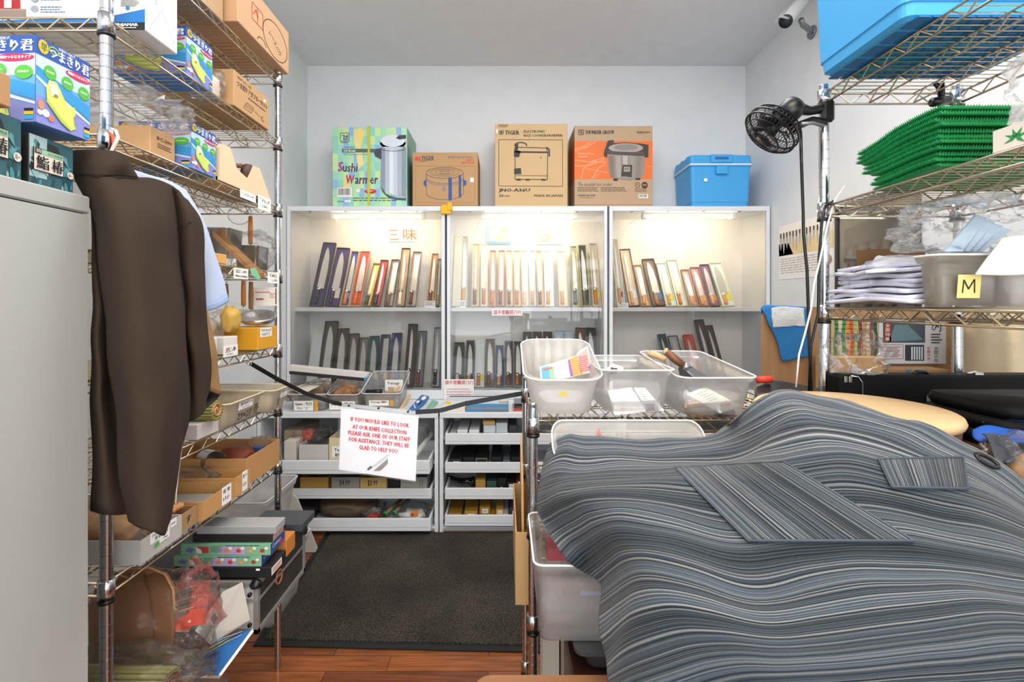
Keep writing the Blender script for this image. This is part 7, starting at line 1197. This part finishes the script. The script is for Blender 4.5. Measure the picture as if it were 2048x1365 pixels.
def a_news2(f):
    f.rect(1766, 642, 1850, 686, '#3f4a52', 1).poly([(1790, 650), (1815, 650), (1846, 680), (1776, 684)], '#5f7a80', 2).rect(1768, 646, 1782, 684, '#8a2a28', 2)
    for j, c in enumerate('全面特集'): f.text(c, 1770, 648+j*9, 9, 7, '#e8e0d8', 3)
    f.text('ぴJ', 1862, 644, 20, 22, 'ink', 2).line([(1764, 690), (1806, 690), (1806, 718), (1764, 718)], 1, '#a83a38', 2, True).fine(1767, 694, 1804, 716, 7, '#7a3a38', 2, 3).rect(1810, 690, 1848, 722, '#23303a', 1)
    for k in range(5): f.rect(1822+k*5, 694, 1825+k*5, 720, '#c8ccd0', 2)
    for j, c in enumerate('年間大市'): f.text(c, 1854, 694+j*7, 6, 6, '#b8322c', 2); f.text(c, 1868, 694+j*8, 8, 7, '#4a4a4a', 2)
    f.fine(1862, 668, 1884, 690, 4, 'ink', 2, 5)
paper_on('newspaper', 'grey newspaper page with a dark photograph, taped to plywood', 'newspaper', 1758, 1892, 636, 728, 1.883, a_news2, '#c5c5c6')
one(MB(m='#c49a62').box(P(1655, 0, 1.80).x, P(1772, 0, 1.80).x, 1.80, 1.87, .0, P(0, 716, 1.80).z), 'wooden_board', 'pale wooden board edge standing under the newspapers', 'board')
one(MB(m='#8c6a42').box(P(1776, 0, 1.78).x, P(1900, 0, 1.78).x, 1.78, 1.88, 0, P(0, 740, 1.78).z).box(P(1812, 0, 1.78).x, P(1822, 0, 1.78).x, 1.779, 1.78, .9, P(0, 740, 1.78).z, '#2a6a80'), 'brown_carton', 'brown carton with a teal stripe behind the black case', 'carton')
t = thing('film_roll', 'tall roll wrapped in brownish film beside the plywood', 'roll', (1.70, 1.66, 0)); MB(m=mat('roll_film', '#a39479', .35, .3, .1, 12, bump=.4, bscale=9)).lathe([(0, 0), (.115, 0), (.118, .02), (.118, 1.37), (.11, 1.38), (0, 1.38)], (1.672, 1.66, 0), n=40).build('roll', t)
t = thing('blue_towel', 'blue microfibre towel draped over the plywood corner', 'towel', P(1575, 720, 1.89)); mat('towel_blue', '#2f7fc0', 1.0, 0, .12, 60, bump=.5, bscale=400); mat('rag_white', '#d8d9d8', 1.0, 0, .2, 40, bump=.6, bscale=200)
sh(MB(m='towel_blue'), [[(1523, 640, 1.93), (1535, 626, 1.93), (1570, 622, 1.93), (1612, 624, 1.93)], [(1523, 618, 1.895), (1535, 613, 1.892), (1570, 613, 1.892), (1611, 615, 1.892)], [(1533, 640, 1.885), (1555, 636, 1.88), (1585, 640, 1.88), (1614, 636, 1.885)], [(1548, 672, 1.888), (1570, 680, 1.882), (1595, 678, 1.882), (1618, 672, 1.888)], [(1565, 724, 1.89), (1580, 722, 1.885), (1602, 716, 1.885), (1619, 713, 1.89)]], 30, 36, wob=.005, ws=20).build('towel_cloth', t, solid=.006)
t = thing('white_rag', 'grubby white rag folded on the blue towel', 'rag', P(1575, 655, 1.87)); sh(MB(m='rag_white'), [[(1543, 617, 1.885), (1575, 614, 1.882), (1606, 618, 1.885)], [(1544, 636, 1.877), (1576, 634, 1.872), (1608, 638, 1.875)], [(1547, 656, 1.877), (1578, 653, 1.873), (1610, 653, 1.876)]], 22, 16, wob=.004, ws=30).build('rag_cloth', t, solid=.008)
bag_thing('plastic_bag', 'big crumpled clear bag at the chrome post behind the black case', 'bag', (.925, 1.312, 1.272), (.06, .03, .049), 83, None, .5, 'cling')
def wallp(px0, px1, z0, z1): y0 = XR*F/(px0-CX); y1 = XR*F/(px1-CX); return y0, y1
def wall_thing(name, lab, cat, px0, px1, pt0, pb0, art, m='paper', th=.003, rect=(0, 0, 100, 100)):
    y0, y1 = wallp(px0, px1, 0, 0); x = XR-th; z1 = CAMH-(pt0-CY)*y0/F; z0 = CAMH-(pb0-CY)*y0/F
    t = thing(name, lab, cat, (x, (y0+y1)/2, z0)); MB(m=m).box(x, XR-.0005, y1, y0, z0, z1).build('sheet', t); q = MB(); f = Fr((x, y0, z1), (x, y1, z1), (x, y0, z0), rect, q); art(f); q.build('printed_artwork', t); return t, (x, y0, y1, z0, z1)
def a_knives(f):
    f.rect(0, 0, 100, 14, '#f4f0e6', 1).rect(0, 14, 100, 34, '#e9e2d0', 1).rect(0, 34, 100, 56, '#e6c98a', 1).rect(0, 34, 100, 56, '#d9dfe0', 1).poly([(20, 34), (100, 28), (100, 56), (30, 56)], '#ead09a', 2)
    for k in range(14): x = 3+k*6.4; h_ = 26+6*math.sin(k*1.7); f.rect(x, 14, x+2.6, 14+h_*.35, '#3a3431', 3).poly([(x-.5, 14+h_*.35), (x+3.2, 14+h_*.35), (x+3, 14+h_*.9), (x+1.2, 14+h_*1.25), (x, 14+h_*.9)], '#b7b4ad', 3)
    f.fine(4, 62, 96, 92, 7, '#b5a898', 2, 4, .3).ell(94, 74, 4, 7, '#a8784c', 2)
wall_thing('knife_poster', 'poster of kitchen knives in a row on the side wall', 'poster', 1559, 1668, 454, 560, a_knives)
def a_sushi2(f):
    f.rect(0, 0, 100, 100, '#d9d3c6', 1).poly([(5, 20), (95, 8), (60, 34), (8, 38)], '#b5a898', 2).line([(50, 0), (50, 100)], .6, '#a49c90', 2); rd = random.Random(2)
    for j in range(4):
        for k in range(6): x = 8+k*16+(j % 2)*3; y = 40+j*15-k*1.2; f.poly([(x-4, y), (x-1, y-5), (x+4, y-6), (x+5, y), (x+1, y+5), (x-4, y+4)], rd.choice(['#a8705a', '#9a5c50', '#b58a74', '#8f6a5c']), 3).ell(x, y-1, 2.5, 2, '#c99a88', 4)
t, (x, y0, y1, z0, z1) = wall_thing('sushi_picture', 'framed picture of sushi pieces behind the wire shelving', 'picture', 1680, 1838, 418, 648, a_sushi2)
q = MB(m='#3a332c'); e = .018
q.box(x-.015, x, y1-e, y0+e, z0-e, z0).box(x-.015, x, y1-e, y0+e, z1, z1+e).box(x-.015, x, y0, y0+e, z0, z1).box(x-.015, x, y1-e, y1, z0, z1); q.build('picture_frame', t)
MB(m='glass').box(x-.008, x-.006, y1, y0, z0, z1).build('glass_pane', t)
t = thing('security_camera', 'white bullet security camera below the ceiling on the side wall', 'camera', P(1590, 60, 2.85))
a, b_ = P(1572, 42, 2.72), P(1622, -22, 2.92); d = (b_-a)
MB(m='#b9bab8').tube([a, a+d*.95, b_], [.036, .036, .032], n=22).build('housing', t)
MB(m='#9fa1a1').sheet([[a-d*.14+V((-.042, 0, .01)), a-d*.14+V((-.02, 0, .044)), a-d*.14+V((.035, 0, .036))], [b_+V((-.042, 0, .01)), b_+V((-.02, 0, .042)), b_+V((.035, 0, .034))]], 10, 6).build('sun_shield', t, solid=.004)
MB(m='black_plastic').tube([a+d*.01, a-d*.02], .035, n=22).build('face_ring', t); MB(m='#1d2d3c').tube([a-d*.015, a-d*.035], .020, n=18).build('lens', t)
MB(m='dull_steel').tube([P(1602, 40, 2.82), P(1606, 50, 2.86), P(1614, 56, 2.92), (XR, 3.02, P(0, 52, 2.95).z)], .016).lathe([(0, 0), (.04, 0), (.036, .012), (0, .014)], (XR, 3.02, P(0, 52, 2.95).z), axis=(-1, 0, 0)).build('mount', t)
